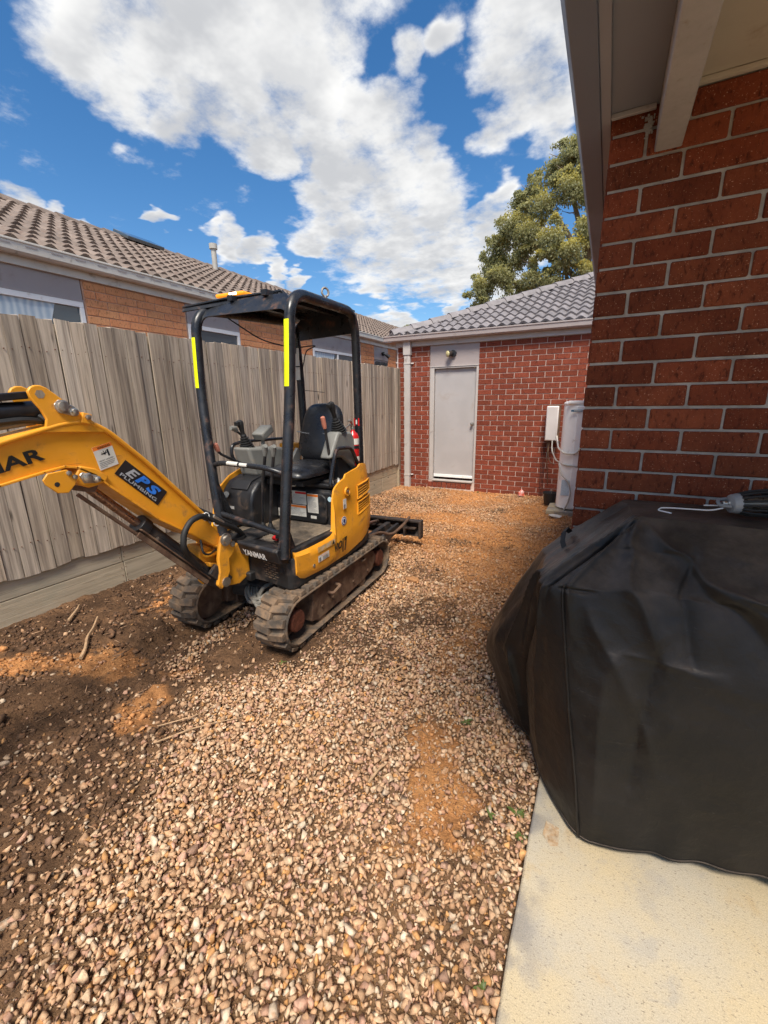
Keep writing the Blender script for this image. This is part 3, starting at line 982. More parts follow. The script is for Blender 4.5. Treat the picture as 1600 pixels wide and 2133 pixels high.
def paling_mesh(k):
    r = random.Random(k)
    wd, h = 0.0955 + r.uniform(-0.004, 0.002), 1.0
    b = r.uniform(-0.004, 0.004)
    g = G()
    zs = [0, 0.25, 0.5, 0.75, 1.0]
    vs, fs = [], []
    for i, zz in enumerate(zs):
        dx = b * math.sin(zz * 3.0) + r.uniform(-0.0015, 0.0015)
        dy = r.uniform(-0.0015, 0.0015)
        for (sx, sy) in ((0, -1), (1, -1), (1, 1), (0, 1)):
            vs.append((dx + sx * 0.0125, sy * wd / 2 + dy, zz * h + (r.uniform(-0.004, 0.004) if i in (0, 4) else 0)))
    for i in range(4):
        for k2 in range(4):
            fs.append((i * 4 + k2, i * 4 + (k2 + 1) % 4, (i + 1) * 4 + (k2 + 1) % 4, (i + 1) * 4 + k2))
    fs += [(0, 1, 2, 3), (16, 17, 18, 19)]
    g.add(vs, fs)
    return g.mesh('paling', M['paling'], smooth=25)


PM = [paling_mesh(k) for k in range(10)]
yy, k = -0.35, 0
while yy < 7.42:
    front = (k % 2 == 0)
    bot = 0.362 + random.uniform(-0.012, 0.014) - 0.05 * sstep(3.2, 7.0, np.array(yy)) * 0.8
    top = 2.082 + random.uniform(-0.005, 0.005)
    mt = Matrix.Translation((FX - 0.004 + random.uniform(-.0045, .0045), yy, bot)) @ Matrix.Rotation(random.uniform(-0.004, 0.004), 4, 'X') @ Matrix.Rotation(random.uniform(-0.030, 0.030), 4, 'Z') @ Matrix.Diagonal((1, random.uniform(0.985, 1.012), top - bot, 1))
    link('paling', random.choice(PM), fence, mt)
    yy += 0.0995 + random.uniform(-0.0015, 0.0015)
    k += 1
for z0, z1, cuts in ((0.222, 0.402, (-0.4, 1.975, 4.38, 6.75, 7.44)), (-0.06, 0.216, (-0.4, 1.982, 4.37, 6.76, 7.44))):
    for a, b in zip(cuts, cuts[1:]):
        s = [float(-0.075 * sstep(3.2, 7.0, np.array(t))) for t in (a, b)]
        g = G()
        g.add([(FX - 0.046, a + 0.003, z0 + s[0]), (FX - 0.016, a + 0.003, z0 + s[0]), (FX - 0.016, b - 0.003, z0 + s[1]), (FX - 0.046, b - 0.003, z0 + s[1]),
               (FX - 0.046, a + 0.003, z1 + s[0]), (FX - 0.016, a + 0.003, z1 + s[0]), (FX - 0.016, b - 0.003, z1 + s[1]), (FX - 0.046, b - 0.003, z1 + s[1])],
              [(0, 3, 2, 1), (4, 5, 6, 7), (0, 1, 5, 4), (1, 2, 6, 5), (2, 3, 7, 6), (3, 0, 4, 7)])
        g.build('plinth_board', M['plinth'], fence, bevel=0.003)
G().box(FX - 0.033, FX - 0.028, -0.4, 7.42, 0.405, 2.06).build('backing', M['plinth'], fence)
for y in (-0.2, 1.98, 4.375, 6.755):
    G().box(FX - 0.125, FX - 0.050, y - 0.06, y + 0.06, -0.4, 2.0).build('post', M['plinth'], fence)
for zz in (0.55, 1.25, 1.85):
    G().box(FX - 0.088, FX - 0.0345, -0.4, 7.42, zz, zz + 0.05).build('rail', M['plinth'], fence)
G().box(FX - 0.03, FX + 0.012, 7.425, 7.492, 0.20, 2.078).build('end_post', M['paling'], fence, bevel=0.003)
G().box(FX - 0.03, FX + 0.006, 7.400, 7.485, -0.2, 0.195).build('end_post', M['plinth'], fence, bevel=0.003)
pn_ = G()
y = -0.35
while y < 7.4:
    for zz in (0.575, 1.275, 1.875):
        for dy in (-0.028, 0.027):
            pn_.cyl((FX + 0.004, y + dy, zz + 0.01 * math.sin(y * 31 + dy * 400)), (FX + 0.0145, y + dy, zz + 0.01 * math.sin(y * 31 + dy * 400)), 0.0032, 6)
    y += 0.0995
pn_.build('paling_nails', M['rust_red'], fence)['kind'] = 'stuff'
nl = G()
for y in (1.957, 1.993):
    for zz in (0.26, 0.30, 0.35, 0.05, 0.10, 0.17):
        nl.cyl((FX - 0.017, y + random.uniform(-.004, .004), zz), (FX - 0.0135, y, zz), 0.0035, 6)
nl.build('nail', M['rust_red'], fence)


# ------------------------------------------------------------------ brickwork
def brick_mesh(l, h, d, mat, name='brick', bev=0.004):
    g = G().box(-l / 2, l / 2, 0, d, -h / 2, h / 2)
    me = g.mesh(name, mat, smooth=0)
    bm = bmesh.new()
    bm.from_mesh(me)
    ed = [e for e in bm.edges if all(abs(v.co.y) < 1e-6 for v in e.verts) or (abs(e.verts[0].co.x - e.verts[1].co.x) < 1e-6 and abs(e.verts[0].co.z - e.verts[1].co.z) < 1e-6)]
    bmesh.ops.bevel(bm, geom=ed, offset=bev, segments=1, affect='EDGES')
    bm.to_mesh(me)
    bm.free()
    return me


# near house: face at y = 2.0, corner at x = -0.09
house = thing('brick_house', 'red brick house end with taupe eave above the covered patio', 'house', (1.0, 3.5, 0))
NW_Y, NW_X = 2.0, -0.09
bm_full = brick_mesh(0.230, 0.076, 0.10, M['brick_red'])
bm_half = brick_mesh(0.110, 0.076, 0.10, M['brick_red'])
row = 0
z = 1.977 - 0.086 * 23
rows = []
while z < 2.47:
    rows.append(z)
    z += 0.086
i0 = min(range(len(rows)), key=lambda i: abs(rows[i] - 1.461))
for i, zz in enumerate(rows):
    cz = zz + 0.043
    if cz > 2.475:
        continue
    half = ((i - i0) % 2 == 0)
    x = NW_X
    if half:
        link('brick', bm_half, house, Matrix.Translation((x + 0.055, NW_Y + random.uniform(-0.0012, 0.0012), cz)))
        x += 0.120
    while x < 1.25:
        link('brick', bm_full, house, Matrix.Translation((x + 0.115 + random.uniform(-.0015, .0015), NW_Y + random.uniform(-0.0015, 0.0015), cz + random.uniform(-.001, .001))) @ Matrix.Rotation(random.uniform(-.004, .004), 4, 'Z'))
        x += 0.240
G().box(NW_X + 0.007, 3.0, NW_Y + 0.0075, NW_Y + 0.11, -0.05, 2.62).build('mortar', M['mortar'], house)
G().box(NW_X + 0.006, 3.0, NW_Y + 0.1105, 6.2, -0.2, 2.62).build('side_wall', M['brickwork_red'], house)
# patio roof: gutter, fascia, soffit, beam, ceiling
Y0, Y1 = 0.15, 6.3
gt = G()
prof = [(-0.1262, 2.455), (-0.198, 2.455), (-0.212, 2.475), (-0.216, 2.56), (-0.206, 2.565), (-0.203, 2.478), (-0.192, 2.466), (-0.140, 2.466), (-0.1262, 2.57)]
gt.prism(prof, 1, Y0, Y1).build('gutter', M['eave_gutter'], house, bevel=0.002)
G().box(-0.126, -0.094, Y0, Y1, 2.462, 2.62).build('fascia', M['eave_fascia'], house, bevel=0.002)
G().box(-0.0935, 0.052, Y0, NW_Y + 0.006, 2.472, 2.484).build('soffit', M['soffit'], house)
G().box(-0.093, 0.044, NW_Y - 0.018, NW_Y - 0.002, 2.455, 2.4715).build('trim_strip', M['beam'], house, bevel=0.003)
G().box(0.053, 0.134, Y0, NW_Y - 0.003, 2.327, 2.52).build('beam', M['beam'], house, bevel=0.004)
G().box(0.1345, 3.0, Y0, NW_Y + 0.006, 2.505, 2.517).build('ceiling', M['ceiling'], house)
G().box(0.1345, 3.0, NW_Y - 0.022, NW_Y - 0.002, 2.487, 2.5045).build('trim_strip', M['ceiling'], house, bevel=0.004)
G().add([(-0.13, Y0, 2.625), (3.0, Y0, 3.3), (3.0, Y1, 3.3), (-0.13, Y1, 2.625), (-0.13, Y0, 2.60), (3.0, Y0, 3.27), (3.0, Y1, 3.27), (-0.13, Y1, 2.60)],
        [(0, 1, 2, 3), (7, 6, 5, 4), (0, 4, 5, 1), (1, 5, 6, 2), (2, 6, 7, 3), (3, 7, 4, 0)]).build('roof', M['tile_grey'], house)
mo = G()
for k in range(60):
    p = Vector((0.030 + random.gauss(0, .006), NW_Y - 0.001, 2.415 + random.gauss(0, .014)))
    mo.obox(p, (1, .2, 0), (0, 1, .1), (0, 0, 1), random.uniform(.002, .005), random.uniform(.001, .004), random.uniform(.002, .006))
mo.build('mortar_smear', M['mortar'], house, bevel=0.001)

# ------------------------------------------------------------------ roof tiles
TW, TL, TE = 0.330, 0.375, 0.320


def tile_geo(uw=TW, l=TL, h=0.045):
    g = G()
    n = 12
    prof = []
    for i in range(n + 1):
        u = i / n
        prof.append((u * uw, h * (0.5 - 0.5 * math.cos(4 * math.pi * u)) ** 0.85))
    vs = []
    for v, dz in ((0.0, 0.036), (l, 0.0)):
        vs += [(u, v, p + dz) for u, p in prof]
    vs += [(u, 0.004, p * 0.9 + 0.004) for u, p in prof]
    m = n + 1
    fs = [(i, i + 1, m + i + 1, m + i) for i in range(n)] + [(2 * m + i, 2 * m + i + 1, i + 1, i) for i in range(n)]
    fs += [(0, m, 2 * m), (n, 2 * m + n, m + n)]
    g.add(vs, fs)
    return g


def frame(o, u, v):
    u, v = Vector(u).normalized(), Vector(v).normalized()
    w_ = u.cross(v)
    m4 = Matrix((u, v, w_)).transposed().to_4x4()
    m4.translation = o
    return m4


def join_geo(name, items, mat, parent):
    """tiles past the limit, joined into one part"""
    V, Fc, o = [], [], 0
    base = tile_geo()
    bv = [Vector(p) for p in base.v]
    for m4 in items:
        V += [tuple(m4 @ p) for p in bv]
        Fc += [tuple(i + o for i in f) for f in base.f]
        o += len(bv)
    me = bpy.data.meshes.new(name)
    me.from_pydata(V, [], Fc)
    me.shade_smooth()
    me.set_sharp_from_angle(angle=R(40))
    me.materials.append(mat)
    ob = bpy.data.objects.new(name, me)
    COL.objects.link(ob)
    ob.parent = parent
    ob.matrix_parent_inverse = Matrix.Translation(parent_origin(parent)).inverted()
    ob['kind'] = 'stuff'
    return ob


def cap_geo(l, wd=0.115, h=0.075):
    g = G()
    prof = [(-wd, -0.02), (-wd * .75, h * .45), (-wd * .35, h * .92), (0, h), (wd * .35, h * .92), (wd * .75, h * .45), (wd, -0.02)]
    vs = []
    for v, k in ((0.0, 1.10), (l, 0.97)):
        vs += [(u * k, v, p * k + (0.012 if v == 0 else 0)) for u, p in prof]
    vs += [(u * 0.96, 0.0, p * 0.94 - 0.006) for u, p in prof]
    fs = [(i, i + 1, 8 + i, 7 + i) for i in range(6)] + [(14 + i, 14 + i + 1, i + 1, i) for i in range(6)]
    g.add(vs, fs)
    return g


# ------------------------------------------------------------------ neighbour's house over the fence
nb = thing('neighbour_house', 'orange brick house with tan tiled roof beyond the paling fence', 'house', (-7.5, 8.0, 0))
WX = -5.20
G().box(-11.0, WX - 0.0085, -2.0, 19.0, -0.3, 2.215).build('wall', M['brickwork_orange'], nb)
for a, b in ((-2.0, 0.89), (3.012, 4.322), (5.278, 7.162), (9.018, 9.662), (10.428, 19.0)):
    G().box(WX - 0.12, WX - 0.0075, a, b, 2.2155, 2.86).build('mortar', M['mortar_orange'], nb)
G().box(-11.0, WX - 0.1205, -2.0, 19.0, 2.2155, 2.86).build('inner_wall', M['black_gap'], nb)
ob_full = brick_mesh(0.230, 0.076, 0.06, M['brick_orange'], bev=0.003)
rotz = Matrix.Rotation(R(90), 4, 'Z')
segs = [(3.03, 4.30), (5.29, 7.15), (9.03, 9.66), (10.43, 10.88)]
nrow = 7
for i in range(nrow):
    cz = 2.81 - 0.043 - i * 0.086
    for a, b in segs:
        y = a
        first = 0.110 if i % 2 else 0.230
        while y < b - 0.02:
            l = min(first, b - y)
            link('brick', ob_full, nb, Matrix.Translation((WX + random.uniform(-.001, .001), y + l / 2, cz)) @ rotz @ Matrix.Diagonal((l / 0.230, 1, 1, 1)))
            y += l + 0.010
            first = 0.230


def nb_window(y0, y1, ztop, panes, cloth):
    """infill panel, frame and glass, set a little behind the brick face"""
    G().box(WX - 0.03, WX - 0.004, y0, y1, ztop + 0.035, 2.83).build('infill_panel', M['taupe'], nb)
    G().box(WX - 0.028, WX + 0.004, y0 - 0.004, y1 + 0.004, ztop + 0.012, ztop + 0.034).build('flashing', M['taupe'], nb)
    fr = G()
    fw = 0.045
    fr.box(WX - 0.04, WX + 0.002, y0, y1, ztop - fw, ztop + 0.0115)
    fr.box(WX - 0.04, WX + 0.002, y0, y0 + fw, 2.217, ztop - fw)
    fr.box(WX - 0.04, WX + 0.002, y1 - fw, y1, 2.217, ztop - fw)
    for p in panes:
        fr.box(WX - 0.04, WX, p - fw * .5, p + fw * .5, 2.217, ztop - fw)
    w_ = fr.build('window', M['white'], nb, bevel=0.003)
    G().box(WX - 0.034, WX - 0.024, y0 + fw, y1 - fw, 2.217, ztop - fw).build('pane', M['glass'], w_)
    for a, b in cloth:
        g = G()
        n = 24
        vs, fs = [], []
        for k in range(n + 1):
            yy_ = a + (b - a) * k / n
            vs += [(WX - 0.021 + 0.003 * math.sin(k * 1.9), yy_, 2.217), (WX - 0.021 + 0.003 * math.sin(k * 1.9), yy_ + (0.10 if k == n else 0.0), ztop - fw)]
        for k in range(n):
            fs.append((2 * k, 2 * k + 2, 2 * k + 3, 2 * k + 1))
        g.add(vs, fs)
        g.build('curtain', M['curtain'], w_)


nb_window(0.9, 3.0, 2.578, (), ((0.95, 2.62),))
nb_window(4.33, 5.27, 2.552, (), ())
nb_window(7.17, 9.01, 2.520, (8.05,), ((7.23, 7.85),))
G().box(WX - 0.03, WX - 0.004, 9.67, 10.42, 2.50, 2.83).build('infill_panel', M['taupe'], nb)
dr = G().box(WX - 0.045, WX - 0.02, 9.67, 10.42, 2.217, 2.499).build('door', M['taupe'], nb)
sc = G()
for k in range(14):
    yk = 9.72 + k * 0.05
    sc.obox((WX - 0.016, yk, 2.40), (1, 0, 0), (0, 0.5, 0.5), (0, -0.5, 0.5), 0.004, 0.085, 0.010)
sc.build('screen_mesh', M['black_paint'], dr)
lm = G()
lm.cyl((WX - 0.003, 10.10, 2.655), (WX + 0.05, 10.10, 2.655), 0.045, 14)
lm.tube([(WX + 0.04, 10.10, 2.655), (WX + 0.09, 10.14, 2.63), (WX + 0.14, 10.2, 2.585)], [0.02, 0.035, 0.055], 12)
lm.build('spotlight', M['black_paint'], nb)
G().cyl((WX + 0.06, 10.93, 0.2), (WX + 0.06, 10.93, 2.80), 0.045, 12).build('downpipe', M['white'], nb)
G().box(WX + 0.0, WX + 0.11, 10.885, 10.975, 2.48, 2.52).build('pipe_bracket', M['white'], nb)
# fascia and gutter
G().box(WX - 0.006, WX + 0.030, -2.0, 19.0, 2.815, 2.975).build('fascia', M['gutter_cream'], nb, bevel=0.003)
gp = [(WX + 0.031, 2.895), (WX + 0.110, 2.895), (WX + 0.135, 2.915), (WX + 0.140, 2.985), (WX + 0.150, 2.995), (WX + 0.150, 3.012), (WX + 0.132, 3.012), (WX + 0.128, 2.925), (WX + 0.031, 2.912)]
gut = G().prism(gp, 1, -2.0, 19.0).build('gutter', M['gutter_cream'], nb, bevel=0.002)
slot = G().box(0, 0.002, 0, 0.10, 0, 0.012).mesh('overflow_slot', M['taupe'], 0)
y = 1.6
while y < 7:
    link('overflow_slot', slot, gut, Matrix.Translation((WX + 0.1405, y, 2.962)))
    y += 0.22
EX, EZ, RX, RZ = WX + 0.085, 2.985, -8.2, 4.405
sl_v = Vector((RX - EX, 0, RZ - EZ))
SLEN = sl_v.length
fr_nb = frame((EX, 0, EZ), (0, 1, 0), sl_v)
cand = []
for r_ in range(11):
    v0 = r_ * TE
    off = 0.0
    k = -6
    while k < 57:
        p = fr_nb @ Matrix.Translation((k * TW + off, v0, 0.0))
        cand.append((p, p.translation.copy()))
        k += 1
cpos = Vector((0, 0, 1.5))


def seen(p):
    c = cm.inverted() @ p
    if c.z > -0.1:
        return None
    u, v = 882.48 * c.x / -c.z + 800, 1066.5 - 882.48 * c.y / -c.z
    return (u, v) if (-60 < u < 1660 and -60 < v < 2200) else None


vis = sorted([c for c in cand if seen(c[1])], key=lambda c: (c[1] - cpos).length)[:300]
keep_ids = {id(c) for c in vis}
tm = tile_geo().mesh('roof_tile', M['tile_brown'], smooth=40)
deck = G().add([fr_nb @ Vector((-2.0, 0, -0.03)), fr_nb @ Vector((18.9, 0, -0.03)), fr_nb @ Vector((18.9, SLEN, -0.03)), fr_nb @ Vector((-2.0, SLEN, -0.03)),
                fr_nb @ Vector((-2.0, 0, -0.10)), fr_nb @ Vector((18.9, 0, -0.10)), fr_nb @ Vector((18.9, SLEN, -0.10)), fr_nb @ Vector((-2.0, SLEN, -0.10))],
               [(0, 1, 2, 3), (7, 6, 5, 4), (0, 4, 5, 1), (1, 5, 6, 2), (2, 6, 7, 3), (3, 7, 4, 0)])
roof_nb = deck.build('roof', M['tile_brown'], nb)
for c in vis:
    link('roof_tile', tm, roof_nb, c[0] @ Matrix.Translation((0, random.uniform(-.004, .004), random.uniform(-.002, .003))))
join_geo('roof_tiles', [c[0] for c in cand if id(c) not in keep_ids], M['tile_brown'], roof_nb)
back = G().add([(RX, -2, RZ), (RX, 18.9, RZ), (RX - 3.1, 18.9, EZ), (RX - 3.1, -2, EZ)], [(0, 1, 2, 3)])
back.build('roof_back', M['tile_brown'], nb)
cg = cap_geo(0.40).mesh('ridge_cap', M['tile_brown'], smooth=40)
y = 18.6
while y > -1.6:
    link('ridge_cap', cg, roof_nb, frame((RX, y, RZ + 0.012 + random.uniform(-.004, .004)), (1, 0, 0), (0, 1, 0)))
    y -= 0.37
fl = G()
fl.cyl((-7.95, 7.52, 4.15), (-7.95, 7.52, 4.78), 0.055, 14)
fl.lathe((-7.95, 7.52, 4.74), (0, 0, 1), [(0, 0.06), (0.0, 0.085), (0.10, 0.085), (0.11, 0.02)], 14)
fl.build('flue', M['grey_cable'], nb)
sk = G()
sk.obox(fr_nb @ Vector((5.90, SLEN - 0.05, 0.11)), (0, 1, 0), sl_v, sl_v.cross(Vector((0, 1, 0))), 0.36, 0.22, 0.03)
sk.build('solar_panel', M['glass'], nb, bevel=0.01)

# ------------------------------------------------------------------ garage at the end of the yard
ga = thing('brick_garage', 'red brick garage with grey side door and charcoal tiled hip roof', 'garage', (-1.5, 9.0, -0.1))
GY, GX = 7.507, -3.54
gb_full = brick_mesh(0.230, 0.076, 0.06, M['brick_far'], bev=0.003)
ztop = 2.439
extra = []
i = 0
while True:
    cz = ztop - 0.043 - i * 0.086
    if cz < -0.16:
        break
    for a, b, par in ((GX, -2.915, 0), (-2.02, -0.10, 1)):
        x = a
        first = 0.110 if (i + par) % 2 else 0.230
        while x < b - 0.02:
            l = min(first, b - x)
            mt = Matrix.Translation((x + l / 2, GY + random.uniform(-.001, .001), cz)) @ Matrix.Diagonal((l / 0.230, 1, 1, 1))
            if x + l / 2 > -0.50 or (x + l / 2 > -0.78 and cz < 0.6 and cz > 1.9):
                extra.append(mt)
            else:
                link('brick', gb_full, ga, mt)
            x += l + 0.010
            first = 0.230
    i += 1
eg = G()
for mt in extra:
    s = G().box(-0.115, 0.115, 0, 0.06, -0.038, 0.038)
    s.xform(mt)
    eg.add(s.v, s.f)
eg.build('bricks', M['brick_far'], ga)['kind'] = 'stuff'
for k in range(9):   # sill of bricks on edge under the door
    link('brick', gb_full, ga, Matrix.Translation((-2.875 + k * 0.0935, GY - 0.022, -0.045)) @ Matrix.Rotation(R(90), 4, 'Y') @ Matrix.Diagonal((0.42, 1, 1, 1)) @ Matrix.Diagonal((1, 1, 1.08, 1)))
G().box(GX + 0.005, 2.0, GY + 0.0065, GY + 0.2, -0.4, 0.029).build('mortar', M['mortar_far'], ga)
G().box(GX + 0.005, -2.912, GY + 0.0065, GY + 0.2, 0.0295, 2.55).build('mortar', M['mortar_far'], ga)
G().box(-2.022, 2.0, GY + 0.0065, GY + 0.2, 0.0295, 2.55).build('mortar', M['mortar_far'], ga)
G().box(-2.914, -2.02, GY - 0.018, GY + 0.006, -0.4, -0.0985).build('mortar', M['mortar_far'], ga)
G().box(GX + 0.006, 2.0, GY + 0.2005, 13.0, -0.4, 2.55).build('side_wall', M['brickwork_red'], ga)
# door
G().box(-2.905, -2.022, GY + 0.010, GY + 0.06, 2.088, 2.50).build('infill_panel', M['taupe'], ga)
G().box(-2.908, -2.020, GY - 0.004, GY + 0.05, 2.074, 2.0875).build('flashing', M['taupe_light'], ga)
df = G()
df.box(-2.905, -2.830, GY + 0.004, GY + 0.10, 0.03, 2.0735)
df.box(-2.062, -2.024, GY + 0.004, GY + 0.10, 0.03, 2.0735)
df.box(-2.8295, -2.0625, GY + 0.006, GY + 0.10, 2.045, 2.0735)
df.build('door_frame', M['taupe_light'], ga, bevel=0.004)
door = G().box(-2.824, -2.067, GY + 0.055, GY + 0.095, 0.10, 2.040).build('door', M['door'], ga, bevel=0.002)
G().box(-2.822, -2.069, GY + 0.035, GY + 0.0545, 0.100, 0.150).build('weather_strip', M['white'], door, bevel=0.004)
kn = G()
kn.lathe((-2.112, GY + 0.054, 1.088), (0, -1, 0), [(0, .030), (.008, .030), (.010, .012), (.03, .012), (.034, .026), (.05, .029), (.062, .022), (.066, .005)], 16)
kn.build('door_knob', M['steel'], door)
G().box(-2.83, -2.06, GY - 0.03, GY + 0.09, 0.030, 0.055).build('threshold', M['taupe_light'], ga, bevel=0.003)
lt = G()
lt.cyl((-2.478, GY + 0.0095, 2.285), (-2.478, GY - 0.03, 2.285), 0.055, 18)
lt.lathe((-2.490, GY - 0.02, 2.285), (-0.55, -0.8, -0.1), [(0, .035), (.05, .045), (.10, .055)], 16)
lamp = lt.build('wall_spotlight', M['black_paint'], ga)
lb = G()
lb.lathe((-2.490 - 0.055, GY - 0.02 - 0.080, 2.275), (-0.55, -0.8, -0.1), [(0, .052), (.012, .046), (.02, .03), (.024, .003)], 16)
lb.build('bulb', pmat('spotlight_bulb', (0.62, 0.55, 0.28), 0.15, var=0.2, vscale=40), lamp)
# downpipe
dpn = G()
dpn.box(-3.385, -3.273, GY - 0.078, GY - 0.004, -0.14, 2.30)
dp_o = dpn.build('downpipe', M['taupe_light'], ga, bevel=0.006)
G().box(-3.400, -3.258, GY - 0.090, GY - 0.003, 2.3005, 2.555).build('rain_head', M['taupe_light'], dp_o, bevel=0.004)
for zz in (2.14, 0.10):
    c = G().box(-3.390, -3.268, GY - 0.083, GY - 0.0025, zz, zz + 0.03)
    c.cyl((-3.267, GY - 0.02, zz + 0.015), (-3.225, GY - 0.004, zz + 0.018), 0.014, 8)
    c.build('pipe_clip', M['taupe_light'], dp_o, bevel=0.002)
# fascia, gutter
G().box(GX - 0.035, 2.0, GY - 0.032, GY - 0.003, 2.442, 2.60).build('fascia', M['taupe_light'], ga, bevel=0.003)
gp = [(GY - 0.033, 2.525), (GY - 0.125, 2.525), (GY - 0.150, 2.545), (GY - 0.155, 2.605), (GY - 0.165, 2.612), (GY - 0.165, 2.632), (GY - 0.145, 2.632), (GY - 0.142, 2.55), (GY - 0.033, 2.54)]
gg = G().prism([(b, a) for a, b in [(q[1], q[0]) for q in gp]], 0, GX - 0.215, 2.0).build('gutter', M['taupe'], ga, bevel=0.002)
G().box(GX - 0.21, GX - 0.05, GY - 0.14, 13.0, 2.528, 2.628).build('gutter', M['taupe'], ga)
PT = math.tan(R(22.0))
go = Vector((GX - 0.14, GY - 0.085, 2.615))
v_up = Vector((0, 1, PT))
fr_g = frame(go, (1, 0, 0), v_up)
cs = math.cos(R(22.0))
gdeck = G()
DL = 4.4
gdeck.add([go + Vector((0, 0, -0.03)), go + Vector((DL, DL, DL * PT - 0.03)), go + Vector((6.0, DL, DL * PT - 0.03)), go + Vector((6.0, 0, -0.03))], [(0, 1, 2, 3)])
gdeck.add([go + Vector((0, 0, -0.03)), go + Vector((DL, DL, DL * PT - 0.03)), go + Vector((0, 2 * DL, -0.03))], [(0, 2, 1)])
g_roof = gdeck.build('roof', M['tile_grey'], ga)
tg = tile_geo().mesh('roof_tile', M['tile_grey'], smooth=40)
r_ = 0
while r_ * TE * cs < DL - 0.2:
    v0 = r_ * TE
    k = 0
    while k * TW < 4.6:
        u0 = k * TW - 0.03
        hip_lo, hip_hi = v0 * cs, (v0 + TL) * cs      # hip runs at x = y in plan
        mt = fr_g @ Matrix.Translation((u0, v0, 0))
        if u0 + TW < hip_lo + 0.02:
            k += 1
            continue
        if u0 > hip_hi:
            link('roof_tile', tg, g_roof, mt @ Matrix.Translation((0, random.uniform(-.003, .003), random.uniform(-.002, .002))))
        else:
            cut = tile_geo()
            me2 = cut.mesh('roof_tile', M['tile_grey'], smooth=40)
            bm = bmesh.new()
            bm.from_mesh(me2)
            loc = mt.inverted()
            pc, pn = loc @ (go + Vector((0.02, 0, 0))), (loc.to_3x3() @ Vector((-1, 1, 0)))
            bmesh.ops.bisect_plane(bm, geom=bm.verts[:] + bm.edges[:] + bm.faces[:], plane_co=pc, plane_no=pn, clear_outer=True)
            if len(bm.faces):
                bm.to_mesh(me2)
                link('roof_tile', me2, g_roof, mt)
            bm.free()
        k += 1
    r_ += 1
cg2 = cap_geo(0.44).mesh('hip_cap', M['tile_grey'], smooth=40)
hd = Vector((1, 1, PT))
hl = hd.length * DL
s = hl - 0.42
while s > -0.1:
    link('hip_cap', cg2, g_roof, frame(go + hd.normalized() * s + Vector((0, 0, 0.035)), Vector((1, -1, 0)), hd))
    s -= 0.40
# ------------------------------------------------------------------ mini excavator
XC, UY = -2.045, 2.43
ex = thing('mini_excavator', 'yellow and black mini excavator with canopy parked beside the paling fence', 'excavator', (XC, UY, 0))
YAW = Matrix.Translation((XC, UY, 0)) @ Matrix.Rotation(R(2.6), 4, 'Z') @ Matrix.Translation((-XC, -UY, 0))


def stadium(y0, y1, zc, r, na=12, ns=12):
    pts = []
    for i in range(na + 1):                       # rear arc, from top to bottom
        a = math.pi / 2 - math.pi * i / na
        pts.append((y1 + r * math.cos(a), zc + r * math.sin(a)))
    for i in range(1, ns):
        pts.append((y1 + (y0 - y1) * i / ns, zc - r))
    for i in range(na + 1):
        a = -math.pi / 2 - math.pi * i / na
        pts.append((y0 + r * math.cos(a), zc + r * math.sin(a)))
    for i in range(1, ns):
        pts.append((y0 + (y1 - y0) * i / ns, zc + r))
    return pts


